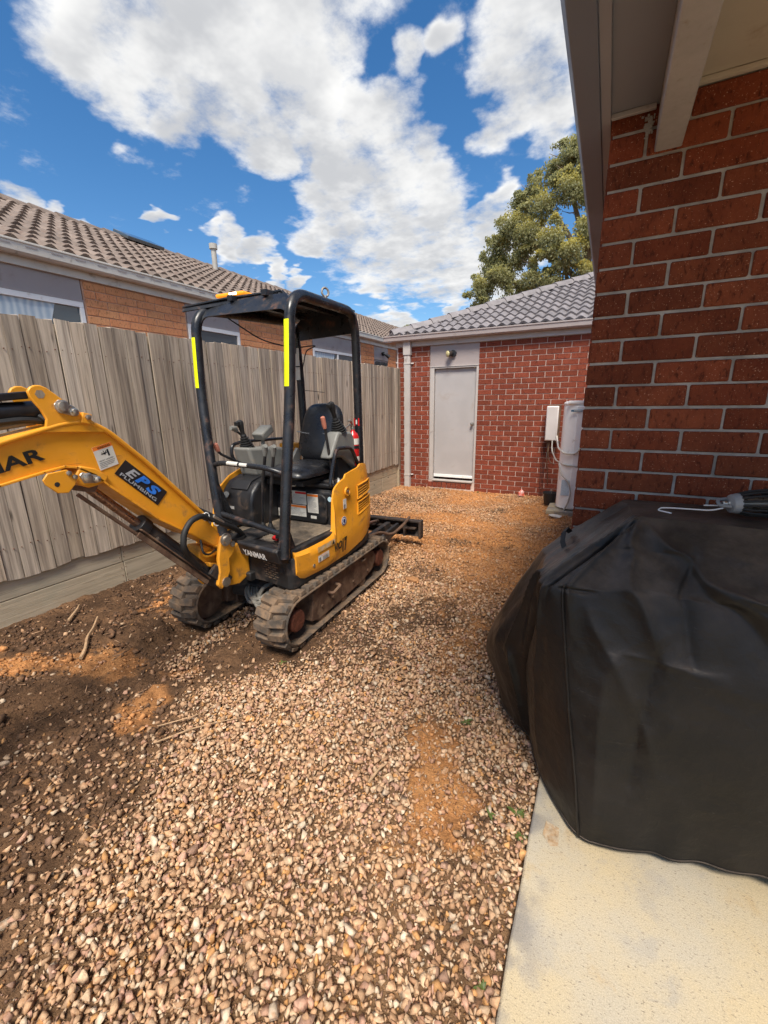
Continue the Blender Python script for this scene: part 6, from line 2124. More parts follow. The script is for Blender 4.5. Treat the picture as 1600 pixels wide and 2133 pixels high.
# ------------------------------------------------------------------ covered barbecue
bq = thing('covered_barbecue', 'barbecue under a creased black waterproof cover against the brick wall', 'barbecue', (0.45, 1.65, 0))
RINGS = [
    [(.112, 1.935, 1.10), (.112, 1.84, 1.10), (.116, 1.76, 1.10), (.120, 1.70, 1.10), (.132, 1.665, 1.10), (.35, 1.655, 1.098), (.62, 1.655, 1.096), (.95, 1.66, 1.10), (.95, 1.935, 1.10), (.5, 1.94, 1.10)],
    [(-.02, 1.925, 0.99), (-.03, 1.82, 0.985), (-.02, 1.72, 0.985), (-.005, 1.62, 0.985), (.045, 1.575, 1.00), (.31, 1.565, 1.01), (.61, 1.565, 1.01), (.975, 1.56, 1.0), (.985, 1.935, 1.0), (.5, 1.945, 1.0)],
    [(-.155, 1.90, .868), (-.160, 1.75, .876), (-.158, 1.58, .878), (-.150, 1.465, .874), (-.07, 1.440, .885), (.25, 1.47, .90), (.6, 1.475, .90), (1.0, 1.47, .88), (1.02, 1.93, .9), (.5, 1.95, .9)],
    [(-.27, 1.90, .63), (-.255, 1.74, .67), (-.195, 1.60, .68), (-.152, 1.485, .69), (-.045, 1.412, .70), (.26, 1.405, .70), (.6, 1.43, .70), (1.03, 1.43, .70), (1.04, 1.94, .7), (.5, 1.95, .7)],
    [(-.365, 1.91, .33), (-.345, 1.72, .45), (-.215, 1.635, .47), (-.155, 1.515, .48), (-.012, 1.378, .48), (.27, 1.372, .50), (.6, 1.40, .50), (1.04, 1.40, .50), (1.06, 1.94, .5), (.5, 1.95, .5)],
    [(-.315, 1.90, .16), (-.285, 1.74, .22), (-.190, 1.665, .22), (-.130, 1.53, .22), (.035, 1.345, .22), (.285, 1.352, .24), (.6, 1.395, .25), (1.045, 1.41, .25), (1.06, 1.94, .25), (.5, 1.95, .25)],
    [(-.285, 1.88, .055), (-.235, 1.75, .035), (-.165, 1.71, .02), (-.092, 1.53, .015), (.066, 1.324, .015), (.30, 1.352, .03), (.6, 1.395, .055), (1.05, 1.42, .055), (1.06, 1.94, .055), (.5, 1.95, .055)]]


def cat(p0, p1, p2, p3, t, k=0.5):
    m1, m2 = (p2 - p0) * k, (p3 - p1) * k
    return p1 * (2 * t ** 3 - 3 * t * t + 1) + m1 * (t ** 3 - 2 * t * t + t) + p2 * (-2 * t ** 3 + 3 * t * t) + m2 * (t ** 3 - t * t)


RG = np.array(RINGS)
NR, NP = RG.shape[:2]
SUBH, SUBV = 36, 24
loops = []
for r in range(NR):
    L = []
    for i in range(NP):
        for j in range(SUBH):
            L.append(cat(RG[r][(i - 1) % NP], RG[r][i], RG[r][(i + 1) % NP], RG[r][(i + 2) % NP], j / SUBH, 0.36))
    loops.append(np.array(L))
grid = []
for r in range(NR - 1):
    for j in range(SUBV):
        t = j / SUBV
        grid.append(cat(loops[max(r - 1, 0)], loops[r], loops[r + 1], loops[min(r + 2, NR - 1)], t, 0.40 if r > 2 else 0.16))
grid.append(loops[-1])
grid = np.array(grid)
nr, nc = grid.shape[:2]
# creases: folds hanging from the shoulders and soft buckles
du = np.roll(grid, -1, 1) - np.roll(grid, 1, 1)
dv = np.gradient(grid, axis=0)
nrm = np.cross(du, dv)
nrm /= np.linalg.norm(nrm, axis=2)[..., None] + 1e-9
cen = grid.mean(1, keepdims=True)
sgn = np.sign(((grid - cen) * nrm).sum(2, keepdims=True))
nrm = nrm * np.where(sgn == 0, 1, sgn)
uu, vv = np.meshgrid(np.arange(nc) / SUBH, np.arange(nr) / SUBV)
fold = np.zeros_like(uu)


def crease(fold, u0, v0, u1, v1, wd, amp):
    """a ridge (or valley) between two places on the cloth"""
    d = np.array([u1 - u0, v1 - v0])
    l = np.hypot(*d)
    wd = wd * 0.62
    amp = amp * 1.45
    s = ((uu - u0) * d[0] + (vv - v0) * d[1]) / l / l
    q = np.abs((uu - u0) * -d[1] + (vv - v0) * d[0]) / l
    return fold + amp * (0.7 * np.exp(-q / wd) + 0.5 * np.exp(-(q / wd / 2.2) ** 2)) * sstep(-0.12, 0.15, s) * sstep(1.12, 0.8, s)


for a in ((4.02, 0.0, 4.1, 2.6, .05, .010), (4.1, 0.1, 4.9, 2.9, .07, .013), (4.15, .1, 3.55, 2.2, .06, -.010), (4.05, .1, 3.2, 1.9, .06, .010), (4.3, 0.3, 5.9, 2.6, .09, .012), (4.9, 1.2, 6.2, 3.4, .10, -.012),
          (4.9, .8, 5.2, 3.0, .06, -.009), (5.2, 1.6, 6.6, 2.6, .10, .014), (4.3, 2.4, 4.9, 4.6, .08, .008), (3.9, 2.0, 4.35, 2.1, .05, -.008), (4.6, 2.9, 5.4, 3.1, .10, .003), (4.85, 2.8, 4.6, 5.2, .09, -.008),
          (3.0, 2.0, 2.2, 4.4, .10, -.020), (2.5, 2.2, 2.15, 5.6, .09, -.030), (2.0, 2.0, 1.5, 4.0, .10, .016), (3.3, 2.1, 3.2, 5.5, .10, .010), (1.6, 4.0, 2.1, 5.8, .10, .018), (5.6, 1.0, 5.9, 3.4, .07, .010), (4.45, 3.2, 4.2, 5.9, .10, .007)):
    fold = crease(fold, *a)
fold += 0.010 * (fbm(uu * 1.6, vv * 0.9, 1.2, 3, 5) - 0.5) + 0.004 * (fbm(uu * 4, vv * 4, 1.0, 3, 9) - 0.5)
fold += 0.006 * sstep(4.6, 6.0, vv) * np.sin(uu * 9.0 + 2.0 * np.sin(uu * 2.3)) * (uu > 4.2)
fold *= sstep(-0.05, 0.5, vv) * 0.9 + 0.1
grid = grid + nrm * fold[..., None]
grid[..., 2] += sstep(5.2, 6.0, vv) * 0.010 * (fbm(uu, vv * 0, 1.7, 3, 55) - 0.3)
V = [tuple(p) for p in grid.reshape(-1, 3)]
Fc = [(r * nc + c, r * nc + (c + 1) % nc, (r + 1) * nc + (c + 1) % nc, (r + 1) * nc + c) for r in range(nr - 1) for c in range(nc)]
prev = list(range(nc))
cx0 = grid[0].mean(0)
for k in (0.90, 0.6, 0.3):
    cur = []
    for c in range(nc):
        p = cx0 + (grid[0][c] - cx0) * k
        cur.append(len(V))
        V.append((p[0], p[1], p[2] + 0.006 - 0.012 * fbm(np.array([p[0]]), np.array([p[1]]), 7, 3, 2)[0]))
    for c in range(nc):
        Fc.append((prev[(c + 1) % nc], prev[c], cur[c], cur[(c + 1) % nc]))
    prev = cur
Fc.append(tuple(prev))
cg_ = G()
cg_.v, cg_.f = [Vector(p) for p in V], Fc


def cover_mat():
    m, t, b = new_mat('black_cover')
    v = coords(t, False)
    n = noise_n(t, v, 3.5, 6, 0.6)
    base = mix_n(t, ramp_n(t, n, 0.35, 0.7), (0.0085, 0.0080, 0.0080), (0.017, 0.014, 0.012))
    geo = N(t, 'ShaderNodeNewGeometry')
    s = N(t, 'ShaderNodeSeparateXYZ')
    t.links.new(geo.outputs['Normal'], s.inputs[0])
    dust_sheen = math_n(t, 'MULTIPLY', ramp_n(t, s.outputs[2], 0.12, 0.85), ramp_n(t, noise_n(t, v, 6, 6, 0.65), 0.3, 0.7, 0.25, 1.0))  # dust on the top, spread down the slopes to paint in sky sheen
    base = mix_n(t, math_n(t, 'MULTIPLY', dust_sheen, 0.6), base, (0.17, 0.130, 0.100))
    sc_ = noise_n(t, coords(t, False, (3.0, 3.0, 40.0)), 6, 3, 0.6, 1.5)
    base = mix_n(t, ramp_n(t, sc_, 0.70, 0.73, 0, 0.35), base, (0.12, 0.105, 0.09))
    t.links.new(base, b.inputs['Base Color'])
    t.links.new(ramp_n(t, n, 0.3, 0.7, 0.33, 0.50), b.inputs['Roughness'])
    b.inputs['Specular IOR Level'].default_value = 0.28
    fine = noise_n(t, v, 26, 5, 0.6, 0.6)
    wv2 = N(t, 'ShaderNodeVectorMath', operation='ADD')
    nz_ = N(t, 'ShaderNodeTexNoise')
    nz_.inputs['Scale'].default_value = 5
    t.links.new(v, nz_.inputs['Vector'])
    ms_ = N(t, 'ShaderNodeVectorMath', operation='SCALE')
    ms_.inputs['Scale'].default_value = 0.22
    t.links.new(nz_.outputs['Color'], ms_.inputs[0])
    t.links.new(v, wv2.inputs[0])
    t.links.new(ms_.outputs[0], wv2.inputs[1])
    crump = None
    for sc_, wt in ((7.0, 1.0), (15.0, 0.4)):
        vo = N(t, 'ShaderNodeTexVoronoi')
        vo.feature = 'F1'
        vo.inputs['Scale'].default_value = sc_
        t.links.new(wv2.outputs[0], vo.inputs['Vector'])
        k_ = math_n(t, 'MULTIPLY', vo.outputs['Distance'], wt)
        crump = k_ if crump is None else math_n(t, 'ADD', crump, k_)
    h_ = math_n(t, 'ADD', math_n(t, 'MULTIPLY', fine, 0.5), math_n(t, 'MULTIPLY', crump, 1.1))
    bump_to(t, b, h_, 0.36, 0.016)
    return m


M['cover'] = cover_mat()
cov_o = cg_.build('cover', M['cover'], bq, smooth=0)
cov_o.data.shade_smooth()
cv = cov_o.modifiers.new('thickness', 'SOLIDIFY')
cv.thickness = 0.003
cv.offset = -1
seam_i = 4 * SUBH
seam = [Vector(grid[r][seam_i]) + Vector(nrm[r][seam_i]) * 0.003 for r in range(2 * SUBV - 3, nr)]
G().tube(seam, 0.0045, 6).build('seam', M['cover'], bq)
hem = [Vector(grid[-1][c]) + Vector((0, 0, 0.004)) for c in range(nc)]
G().tube(hem + [hem[0]], 0.0042, 6, False).build('hem', M['cover'], bq)
st_ = G()
p0, p1, p2 = Vector((-.050, 1.80, .985)), Vector((-.075, 1.775, 1.000)), Vector((-.105, 1.80, .935))
pts = [(-.085, 1.84, .965), (-.097, 1.80, .990), (-.104, 1.755, .985), (-.104, 1.725, .960), (-.096, 1.715, .938)]
for a, b in zip(pts, pts[1:]):
    a, b = Vector(a), Vector(b)
    st_.obox((a + b) / 2, b - a, Vector((-.6, 0, -.5)), (b - a).cross(Vector((-.6, 0, -.5))), (b - a).length / 2 + .002, .010, .0015)
st_.build('strap_loop', M['rubber_black'], bq)

# ------------------------------------------------------------------ work light lying on the cover
wl = thing('work_light', 'caged work light with bent wire hook lying on the black cover', 'work light', (0.44, 1.75, 1.10))
wa_, wb_ = Vector((0.400, 1.752, 1.152)), Vector((0.540, 1.792, 1.158))
wx = (wb_ - wa_).normalized()
wz = Vector((0, 0, 1))
wy = wz.cross(wx).normalized()
wz = wx.cross(wy)
G().lathe(wa_ - wx * 0.006, wx, [(0, .020), (.004, .030), (.020, .034), (.026, .034)], 24).build('collar', pmat('grey_casting', (0.26, 0.27, 0.28), 0.45, var=0.15), wl)
core = G().lathe(wa_ + wx * 0.02, wx, [(0, .022), (.10, .026)], 20).build('core', pmat('lamp_core', (0.16, 0.14, 0.12), 0.3, 0.6, var=0.3, vscale=40), wl)
for k in range(16):
    a = 2 * math.pi * k / 16
    d_ = wy * math.cos(a) + wz * math.sin(a)
    G().tube([wa_ + wx * 0.018 + d_ * 0.031, wa_ + wx * 0.05 + d_ * 0.040, wa_ + wx * 0.112 + d_ * 0.0455], 0.0038, 6).build('cage_bar', M['rubber_black'], wl)
G().lathe(wa_ + wx * 0.108, wx, [(0, .047), (.008, .049), (.012, .046)], 24).build('cage_ring', M['rubber_black'], wl)
G().lathe(wa_ + wx * 0.120, wx, [(0, .047), (.05, .047), (.06, .040)], 24).build('diffuser', M['white'], wl)
bl0 = wa_ - wx * 0.006
lp = G()
lp.tube(fillet([bl0 + wy * .018 + wz * .012, bl0 - wx * .028 + wy * .016 + wz * .010, bl0 - wx * .032 - wy * .010 - wz * .004, bl0 - wy * .018 - wz * .006], .012), .006, 8)
lp.build('bail', pmat('grey_casting_bail', (0.20, 0.21, 0.22), 0.5), wl)
G().lathe(bl0 - wx * .020, wx, [(0, .007), (.004, .010), (.012, .010), (.016, .006), (.020, .010)], 12).build('screw', M['steel'], wl)
hk = fillet([(0.378, 1.735, 1.138), (0.345, 1.728, 1.128), (0.24, 1.745, 1.122), (0.205, 1.752, 1.118), (0.196, 1.735, 1.112), (0.235, 1.718, 1.109)], .018, 7)
G().tube(hk, .0026, 8).build('wire_hook', M['white_print'], wl, smooth=60)
G().tube([(0.372, 1.762, 1.140), (0.330, 1.765, 1.136)], .0024, 8).build('wire_end', M['white_print'], wl)

# ------------------------------------------------------------------ hot water service
hw = thing('hot_water_tank', 'tall white hot water tank standing on a paver behind the house corner', 'water heater', (-0.33, 6.55, -0.09))
tk = G().lathe((-0.33, 6.58, -0.03), (0, 0, 1), [(0, .195), (.01, .21), (1.42, .21), (1.425, .205), (1.44, .205), (1.455, .215), (1.475, .212), (1.49, .18), (1.495, .02)], 40)
tko = tk.build('tank', M['white'], hw, smooth=40)
fa = G()
fa.prism([(-0.36, -0.01), (-0.36, 1.40), (-0.20, 1.40), (-0.20, -0.01)], 1, 6.352, 6.40)
fa.build('front_panel', M['white'], tko, bevel=0.01)
G().box(-0.475, -0.29, 6.36, 6.60, 1.425, 1.47).build('cap_lip', M['white'], tko, bevel=0.01)
pl_ = G().box(-0.430, -0.290, 6.3365, 6.350, 1.325, 1.352).build('name_plate', pmat('blue_plate', (0.07, 0.17, 0.27), 0.4), tko)
G().box(-0.395, -0.300, 6.3355, 6.3363, 1.334, 1.343).build('print_line', M['white_print'], pl_)
G().box(-0.470, -0.360, 6.372, 6.376, 0.17, 0.39).build('rating_label', pmat('pale_blue_label', (0.48, 0.58, 0.66), 0.5, var=0.15, vscale=60), tko)
for zz in (1.19, 0.12):
    G().lathe((-0.245, 6.352, zz), (0, -1, 0), [(0, .05), (.004, .048), (.0045, .034), (.001, .030)], 20).build('port_ring', M['white'], tko)
    G().cyl((-0.243, 6.350, zz), (-0.243, 6.318, zz), .022, 12).build('valve_port', M['rust_red'], tko)
G().tube(fillet([(-0.243, 6.325, 1.19), (-0.243, 6.318, 1.10), (-0.255, 6.318, 0.88), (-0.32, 6.33, 0.76), (-0.47, 6.36, 0.765), (-0.58, 6.7, 0.80), (-0.66, 7.2, 0.93)], .10), .013, 8).build('hot_pipe', M['label_white'], tko, smooth=60)
G().tube(fillet([(-0.12, 6.34, 0.58), (-0.45, 6.36, 0.60), (-0.60, 6.7, 0.62), (-0.72, 7.25, 0.70), (-0.73, 7.28, 0.86)], .10), .011, 8).build('cold_pipe', M['grey_cable'], tko, smooth=60)
G().tube(fillet([(-0.535, 6.52, 0.60), (-0.50, 6.40, 0.48), (-0.37, 6.325, 0.36), (-0.335, 6.32, 0.22), (-0.36, 6.32, 0.08), (-0.405, 6.36, -0.04)], .07), .010, 8).build('conduit', M['grey_cable'], tko, smooth=60)
G().box(-0.64, -0.10, 6.30, 6.85, -0.16, -0.045).build('paver', M['concrete'], hw, bevel=0.012)
bo_ = thing('gas_booster', 'pale grey wall box with pipes below, fixed to the garage brickwork beside the water tank', 'heater box', (-0.77, 7.42, 0.80))
G().box(-0.853, -0.678, 7.325, 7.425, 0.845, 1.385).build('case', M['white'], bo_, bevel=0.012)
bf = G().box(-0.846, -0.685, 7.308, 7.3245, 0.855, 1.378).build('cover', pmat('pale_grey_enamel', (0.58, 0.54, 0.52), 0.4, var=0.04), bo_, bevel=0.008)
for zz in (0.90, 0.945, 0.99, 1.035):
    G().box(-0.8545, -0.8532, 7.345, 7.385, zz, zz + 0.028).build('side_vent', M['black_gap'], bo_)
G().box(-0.835, -0.655, 7.4255, 7.505, 0.80, 1.40).build('mounting_frame', M['rust'], bo_)
G().box(-0.665, -0.625, 7.36, 7.43, 0.79, 0.84).build('valve', M['black_paint'], bo_, bevel=0.006)
for pts, r_ in (([(-0.80, 7.38, 0.845), (-0.80, 7.38, 0.55), (-0.77, 7.43, 0.28), (-0.765, 7.44, 0.10)], .0065), ([(-0.735, 7.37, 0.845), (-0.735, 7.37, 0.74), (-0.70, 7.33, 0.70)], .009), ([(-0.78, 7.36, 0.84), (-0.79, 7.37, 0.62), (-0.75, 7.36, 0.50), (-0.66, 7.30, 0.47)], .009)):
    G().tube(fillet(pts, .06), r_, 8).build('pipe', M['rust'], bo_)
for x in (-0.905, -0.88, -0.86):
    G().tube(fillet([(x + .06, 7.42, 0.86), (x, 7.49, 0.74), (x + .01, 7.494, 0.4), (x + .015, 7.494, -0.1)], .05), .0035, 6).build('cable', M['rubber_black'], bo_)
pt = thing('plant_pot', 'empty black plastic plant pot standing on the gravel beside the water tank', 'plant pot', (-0.655, 6.85, -0.09))
po_ = G().lathe((-0.655, 6.85, -0.085), (0, 0, 1), [(0, .075), (.005, .078), (.165, .098), (.166, .106), (.19, .107), (.191, .098), (.18, .094), (.05, .08), (.048, .01)], 26)
po_.build('pot', M['pot'], pt, smooth=40)
G().tube([(-0.64, 6.86, -0.03), (-0.63, 6.84, 0.12), (-0.59, 6.80, 0.20)], [.004, .003, .002], 6).build('dry_stalk', M['stick'], pt)
lb2 = G()
rr = random.Random(5)
vs = []
for k in range(14):
    a = 2 * math.pi * k / 14
    vs.append((-1.165 + .055 * math.cos(a) * rr.uniform(.7, 1.2), 7.36 + .04 * math.sin(a) * rr.uniform(.7, 1.2), -0.098))
for k in range(14):
    a = 2 * math.pi * k / 14
    vs.append((-1.165 + .05 * math.cos(a) * rr.uniform(.6, 1.1), 7.36 + .035 * math.sin(a) * rr.uniform(.6, 1.1), -0.04 + rr.uniform(-.015, .015)))
vs.append((-1.16, 7.36, 0.02))
fs = [(k, (k + 1) % 14, 14 + (k + 1) % 14, 14 + k) for k in range(14)] + [(14 + k, 14 + (k + 1) % 14, 28) for k in range(14)] + [tuple(range(13, -1, -1))]
lb2.add(vs, fs)
bag = lb2.build('chip_packet', pmat('red_white_foil', (0.62, 0.10, 0.05), 0.35, var=0.2, vscale=12, dirt=(0.75, 0.70, 0.66), damt=0.55, dscale=22), None, smooth=0)
tag(bag, 'crumpled red and white packet lying at the foot of the garage wall', 'litter')
rk = G()
HVr = hull_variants(1, 22, seed=44)[0]
rk.add([Vector(p) * 0.09 + Vector((-0.50, 6.10, -0.075)) for p in HVr[0] * np.array([1.2, .8, .5])], [tuple(f) for f in HVr[1]])
tag(rk.build('pale_stone', pmat('white_stone', (0.62, 0.57, 0.50), 0.8, var=0.15, vscale=20, bump=.4, bscale=60), None, smooth=30), 'whitish flat stone on the ground in front of the water tank', 'stone')
ck = G()
HVr = hull_variants(1, 30, seed=45)[0]
ck.add([Vector(p) * 0.075 + Vector((-1.33, 3.08, 0.025)) for p in HVr[0] * np.array([1.1, .8, .6])], [tuple(f) for f in HVr[1]])
tag(ck.build('dirt_clod', pmat('orange_clod', (0.33, 0.16, 0.065), 0.95, var=0.3, vscale=30, bump=.8, bscale=80, bdist=.01), None, smooth=0), 'big orange brown clod of dirt on the gravel beside the rear of the track', 'clod')

# ------------------------------------------------------------------ sticks and weeds
def stick(label, pts, r):
    P = []
    for x, y, dz in pts:
        P.append((x, y, float(gh(np.array(x), np.array(y))) + dz))
    o = G().tube(fillet(P, .03, 3), [r * (1 - 0.5 * i / (len(fillet(P, .03, 3)) - 1)) for i in range(len(fillet(P, .03, 3)))], 7).build('stick', M['stick'], None)
    tag(o, label, 'stick', 'dry sticks on the soil')


stick('crooked pale stick lying on bare soil between the fence and the excavator boom', [(-2.70, 1.17, .022), (-2.76, 1.23, .026), (-2.90, 1.32, .028), (-2.98, 1.40, .03), (-3.08, 1.49, .045)], .011)
stick('short pale stick close to the fence plinth boards', [(-3.24, 1.38, .02), (-3.30, 1.47, .03), (-3.36, 1.52, .03)], .010)
stick('thin twig at the edge of the stones in front of the tracks', [(-1.66, 0.93, .02), (-1.58, 1.05, .03), (-1.52, 1.13, .025), (-1.42, 1.22, .025)], .004)
stick('long thin twig pointing at the front of the near track', [(-1.74, 1.00, .02), (-1.63, 1.12, .03), (-1.60, 1.22, .03)], .003)
stick('grey splinter of timber lying on the gravel before the track', [(-0.93, 1.82, .030), (-0.90, 1.90, .035), (-0.87, 1.96, .032)], .007)
stick('pale sliver of wood beside the bare orange patch', [(-0.70, 1.18, .030), (-0.69, 1.25, .035), (-0.675, 1.29, .032)], .006)


def weed(label, x, y, n, size, up):
    rr = random.Random(int(x * 977 + y * 3313))
    z0 = float(gh(np.array(x), np.array(y))) + 0.012
    o = thing('weed', label, 'weed', (x, y, z0), 'green weeds in the gravel')
    for k in range(n):
        a = rr.uniform(0, 2 * math.pi)
        l_ = 0.62 * size * rr.uniform(.6, 1.2)
        w_ = l_ * rr.uniform(.22, .38)
        el = up * rr.uniform(.5, 1.3)
        d_ = Vector((math.cos(a), math.sin(a), 0))
        s_ = Vector((-math.sin(a), math.cos(a), 0))
        g = G()
        vs, fs = [], []
        for i in range(5):
            t = i / 4
            q = Vector((x, y, z0)) + d_ * l_ * t + Vector((0, 0, l_ * (el * t - 0.55 * t * t)))
            ww = w_ * math.sin(math.pi * min(.96, .08 + t * .9)) ** .8 * .5
            vs += [q - s_ * ww, q + Vector((0, 0, -.15 * ww)), q + s_ * ww]
        for i in range(4):
            for j in range(2):
                fs.append((i * 3 + j, i * 3 + j + 1, i * 3 + 4 + j, i * 3 + 3 + j))
        g.add(vs, fs).build('leaf', M['weed'], o)


weed('broad leaved weed at the slab edge, closest to the cover', -0.145, 1.345, 9, .060, .9)
weed('low weed hugging the concrete edge below the broad leaved one', -0.118, 1.265, 10, .045, .5)
weed('small weed in the gravel left of the slab edge weeds', -0.245, 1.30, 7, .045, .6)
weed('lone grassy tuft in gravel above the orange patch', -0.46, 1.72, 9, .05, .7)
weed('tiny green seedling on the gravel before the garage door', -2.29, 6.16, 8, .06, .6)
weed('small weed against the front of the near track', -1.565, 1.68, 8, .04, .7)
weed('weed by the slab edge low in the picture', -0.135, 0.80, 7, .04, .7)
weed('weed growing under the garage door sill', -2.62, 7.36, 10, .07, .9)
weed('weed tuft at the foot of the brick wall beside the door', -1.92, 7.40, 10, .06, .9)
weed('weed at the base of the black pot', -0.62, 6.66, 12, .07, .8)

# ------------------------------------------------------------------ trees behind the garage
def leaf_mat(name, c1, c2, c3):
    m, t, b = new_mat(name)
    a = N(t, 'ShaderNodeAttribute', attribute_name='leaf')
    s = N(t, 'ShaderNodeSeparateColor')
    t.links.new(a.outputs['Color'], s.inputs[0])
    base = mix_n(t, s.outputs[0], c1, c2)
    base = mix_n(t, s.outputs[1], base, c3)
    t.links.new(base, b.inputs['Base Color'])
    b.inputs['Roughness'].default_value = 0.55
    tr = N(t, 'ShaderNodeBsdfTranslucent')
    t.links.new(base, tr.inputs['Color'])
    mx = N(t, 'ShaderNodeMixShader')
    mx.inputs[0].default_value = 0.58
    out = t.nodes['Material Output']
    t.links.new(b.outputs[0], mx.inputs[1])
    t.links.new(tr.outputs[0], mx.inputs[2])
    t.links.new(mx.outputs[0], out.inputs['Surface'])
    return m


M['leaf'] = leaf_mat('eucalypt_leaf', (0.290, 0.300, 0.160), (0.450, 0.440, 0.200), (0.72, 0.61, 0.12))


def crown(name, clumps, parent, per, lsize, seed, mat):
    """many small leaves round each clump, yellower where a clump carries fresh tips"""
    r = np.random.default_rng(seed)
    P, Dn, A = [], [], []
    for (c, rad, fresh) in clumps:
        n = int(per * rad[0] * rad[2])
        d = r.normal(size=(n, 3))
        d /= np.linalg.norm(d, axis=1)[:, None]
        rr_ = r.uniform(0.25, 1.0, (n, 1)) ** 0.55
        # break the clump into sprays
        k = max(5, int(n / 55))
        sc_ = r.normal(size=(k, 3))
        sc_ /= np.linalg.norm(sc_, axis=1)[:, None]
        sc_ *= r.uniform(.45, 1.0, (k, 1))
        which = r.integers(0, k, n)
        p = sc_[which] * 0.66 + d * rr_ * 0.40
        P.append(np.array(c) + p * np.array(rad))
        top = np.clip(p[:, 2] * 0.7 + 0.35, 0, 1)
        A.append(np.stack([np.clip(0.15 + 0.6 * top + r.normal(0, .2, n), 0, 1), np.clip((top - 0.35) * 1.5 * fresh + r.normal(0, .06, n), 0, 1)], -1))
    P, A = np.concatenate(P), np.concatenate(A)
    n = len(P)
    ax = r.normal(size=(n, 3)) + np.array([0, 0, -1.2])
    ax /= np.linalg.norm(ax, axis=1)[:, None]
    sd_ = np.cross(ax, r.normal(size=(n, 3)))
    sd_ /= np.linalg.norm(sd_, axis=1)[:, None] + 1e-9
    L = lsize * r.uniform(.6, 1.3, (n, 1))
    W = L * r.uniform(.22, .36, (n, 1))
    V = np.stack([P, P + ax * L * .5 + sd_ * W, P + ax * L, P + ax * L * .5 - sd_ * W], 1).reshape(-1, 3)
    me = bpy.data.meshes.new(name)
    me.vertices.add(len(V))
    me.vertices.foreach_set('co', V.ravel())
    me.loops.add(n * 4)
    me.loops.foreach_set('vertex_index', np.arange(n * 4, dtype=np.int32))
    me.polygons.add(n)
    me.polygons.foreach_set('loop_start', np.arange(n) * 4)
    me.update(calc_edges=True)
    a = me.color_attributes.new('leaf', 'FLOAT_COLOR', 'POINT')
    cc = np.concatenate([np.repeat(A, 4, 0), np.zeros((n * 4, 1)), np.ones((n * 4, 1))], 1)
    a.data.foreach_set('color', cc.ravel())
    me.materials.append(mat)
    o = bpy.data.objects.new(name, me)
    COL.objects.link(o)
    o.parent = parent
    o.matrix_parent_inverse = Matrix.Translation(parent_origin(parent)).inverted()
    return o


tree = thing('gum_tree', 'tall gum tree with yellow green crown rising behind the garage roof', 'tree', (-1.2, 24, -0.1))
CL = [((-6.55, 24.0, 5.9), (.75, .8, .75), .3), ((-6.45, 23.8, 7.0), (.80, .9, .85), .5), ((-6.0, 24.3, 8.0), (.85, .9, .85), .3), ((-5.35, 23.6, 7.4), (.9, .9, .8), .3), ((-5.9, 23.6, 5.9), (.8, .9, .6), .3),
      ((-5.6, 24.0, 8.9), (.8, .9, .8), .6), ((-5.0, 23.6, 9.6), (.85, .9, .75), .8), ((-4.75, 24.5, 10.7), (.75, .8, .70), .15), ((-4.2, 24.4, 11.3), (.7, .8, .55), .2), ((-4.2, 23.5, 9.1), (.95, .9, .8), .7), ((-4.6, 23.8, 8.2), (.8, .8, .7), .3),
      ((-3.6, 23.6, 10.2), (.9, .9, .75), .9), ((-3.3, 24.6, 11.9), (.85, .9, .75), .5), ((-2.5, 24.3, 12.4), (.95, .9, .8), .6), ((-2.6, 23.5, 10.6), (.9, .9, .8), .9), ((-1.7, 24, 11.9), (1.0, .9, .9), .6), ((-3.1, 23.2, 8.6), (.9, .9, .8), 1.1), ((-2.2, 23.0, 7.9), (.85, .9, .8), 1.2),
      ((-1.5, 23.3, 8.9), (.9, .9, .8), 1.2), ((-3.9, 23.6, 7.1), (.9, .9, .6), .3), ((-2.9, 23.4, 6.9), (.8, .9, .6), .5), ((-1.4, 23.3, 7.0), (.9, .9, .7), 1.0), ((-4.9, 23.8, 6.2), (.9, .9, .5), .3), ((-4.0, 24, 5.9), (.9, .9, .5), .3), ((-3.0, 24, 5.8), (.9, .9, .5), .4),
      ((-1.6, 23.6, 10.3), (.9, .9, .8), .8), ((-0.6, 24, 12.6), (1.1, 1, 1), .5), ((-0.4, 23.6, 10.6), (1.1, 1, 1), .7), ((-0.2, 23.4, 8.2), (1.1, 1, 1), .7), ((0.8, 24, 11.6), (1.2, 1, 1.1), .5), ((0.9, 24, 9.0), (1.2, 1, 1.1), .5), ((-5.2, 24.1, 5.2), (1.0, .9, .5), .2), ((-6.9, 24, 5.2), (.6, .7, .5), .6)]
rr = random.Random(12)
more_ = []
for _ in range(46):                      # smaller sprays fill the gaps between the main clumps
    (c1, r1, f1), (c2, r2, f2) = rr.sample(CL, 2)
    if (Vector(c1) - Vector(c2)).length > 2.4:
        continue
    t_ = rr.uniform(.3, .7)
    more_.append((tuple(Vector(c1).lerp(Vector(c2), t_) + Vector((rr.uniform(-.3, .3), rr.uniform(-.5, .5), rr.uniform(-.35, .25)))), (rr.uniform(.35, .75), .6, rr.uniform(.28, .6)), rr.choice((.1, .3, .8))))
for c_, r_, f_ in list(CL):
    for _ in range(3):
        a = rr.uniform(0, 6.28)
        more_.append(((c_[0] + r_[0] * math.cos(a) * .95, c_[1] + rr.uniform(-.3, .3), c_[2] + r_[2] * math.sin(a) * .9), (r_[0] * rr.uniform(.28, .5), .35, r_[2] * rr.uniform(.25, .45)), f_ * rr.uniform(.3, 1.2)))
CL = CL + more_
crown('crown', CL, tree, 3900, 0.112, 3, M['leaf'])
tk_ = G()
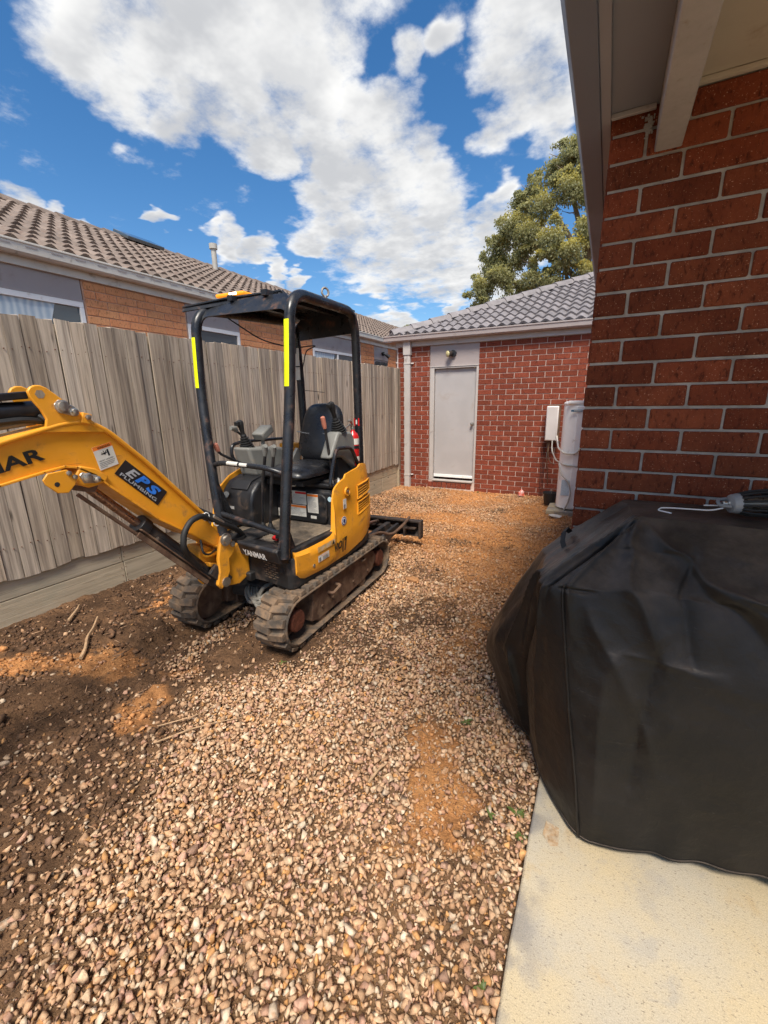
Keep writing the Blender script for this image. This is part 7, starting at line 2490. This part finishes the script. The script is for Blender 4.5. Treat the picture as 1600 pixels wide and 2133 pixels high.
tk_.tube(fillet([(-0.9, 24.2, -0.3), (-1.2, 24.1, 3.0), (-1.5, 24.0, 5.5), (-1.6, 24, 8.0), (-1.4, 24, 11.5)], .8), [.34] * 6 + [.30] * 6 + [.22] * 5 + [.16] * 2 + [.07], 12)
trunk = tk_.build('trunk', M['bark'], tree)
for (a, pts) in (((-1.45, 24, 5.0), [(-2.6, 23.9, 6.0), (-4.6, 23.9, 7.0), (-6.2, 23.9, 8.0)]), ((-1.3, 24, 4.0), [(-3.0, 23.8, 5.2), (-5.0, 23.8, 5.6), (-6.4, 23.9, 6.4)]), ((-1.55, 24, 6.5), [(-2.7, 23.8, 7.8), (-4.0, 23.8, 8.8), (-5.1, 24.0, 9.6)]), ((-1.6, 24, 7.2), [(-2.6, 24.1, 9.2), (-3.8, 24.3, 10.7), (-4.6, 24.4, 11.2)]),
                 ((-1.6, 24, 8.0), [(-2.2, 24, 9.8), (-2.8, 24.1, 11.6), (-3.0, 24.3, 12.3)]), ((-1.4, 24, 5.6), [(-2.2, 23.6, 6.6), (-2.7, 23.4, 8.2), (-3.0, 23.3, 9.0)]), ((-1.5, 24, 6), [(-0.4, 24, 8), (.6, 24, 10.5)]), ((-2.0, 23.9, 5.5), [(-3.2, 23.8, 6.6), (-3.9, 23.7, 7.6), (-4.4, 23.7, 8.6)])):
    P = fillet([a] + pts, .5, 4)
    G().tube(P, [.13 * (1 - .82 * i / (len(P) - 1)) for i in range(len(P))], 8).build('limb', M['bark'], tree)
    rr = random.Random(int(abs(pts[-1][0]) * 100))
    tw = G()
    for k in range(14):
        q = P[rr.randint(len(P) // 4, len(P) - 1)]
        e = q + Vector((rr.uniform(-.7, .3), rr.uniform(-.6, .6), rr.uniform(-.2, .55)))
        tw.tube([q, q.lerp(e, .5) + Vector((0, 0, -.06)), e], [.032, .022, .008], 5)
    tw.build('twigs', M['bark'], tree)
t2 = thing('small_tree', 'distant bushy treetop showing between the two roofs', 'tree', (-13.4, 30, 0))
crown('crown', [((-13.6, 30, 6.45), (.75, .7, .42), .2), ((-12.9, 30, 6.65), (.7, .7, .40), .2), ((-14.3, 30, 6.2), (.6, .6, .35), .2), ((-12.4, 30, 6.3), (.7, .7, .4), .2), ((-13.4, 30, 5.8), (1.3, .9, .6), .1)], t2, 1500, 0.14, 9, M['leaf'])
G().tube([(-13.4, 30, -0.3), (-13.4, 30, 3), (-13.3, 30, 6)], [.2, .15, .05], 10).build('trunk', M['bark'], t2)
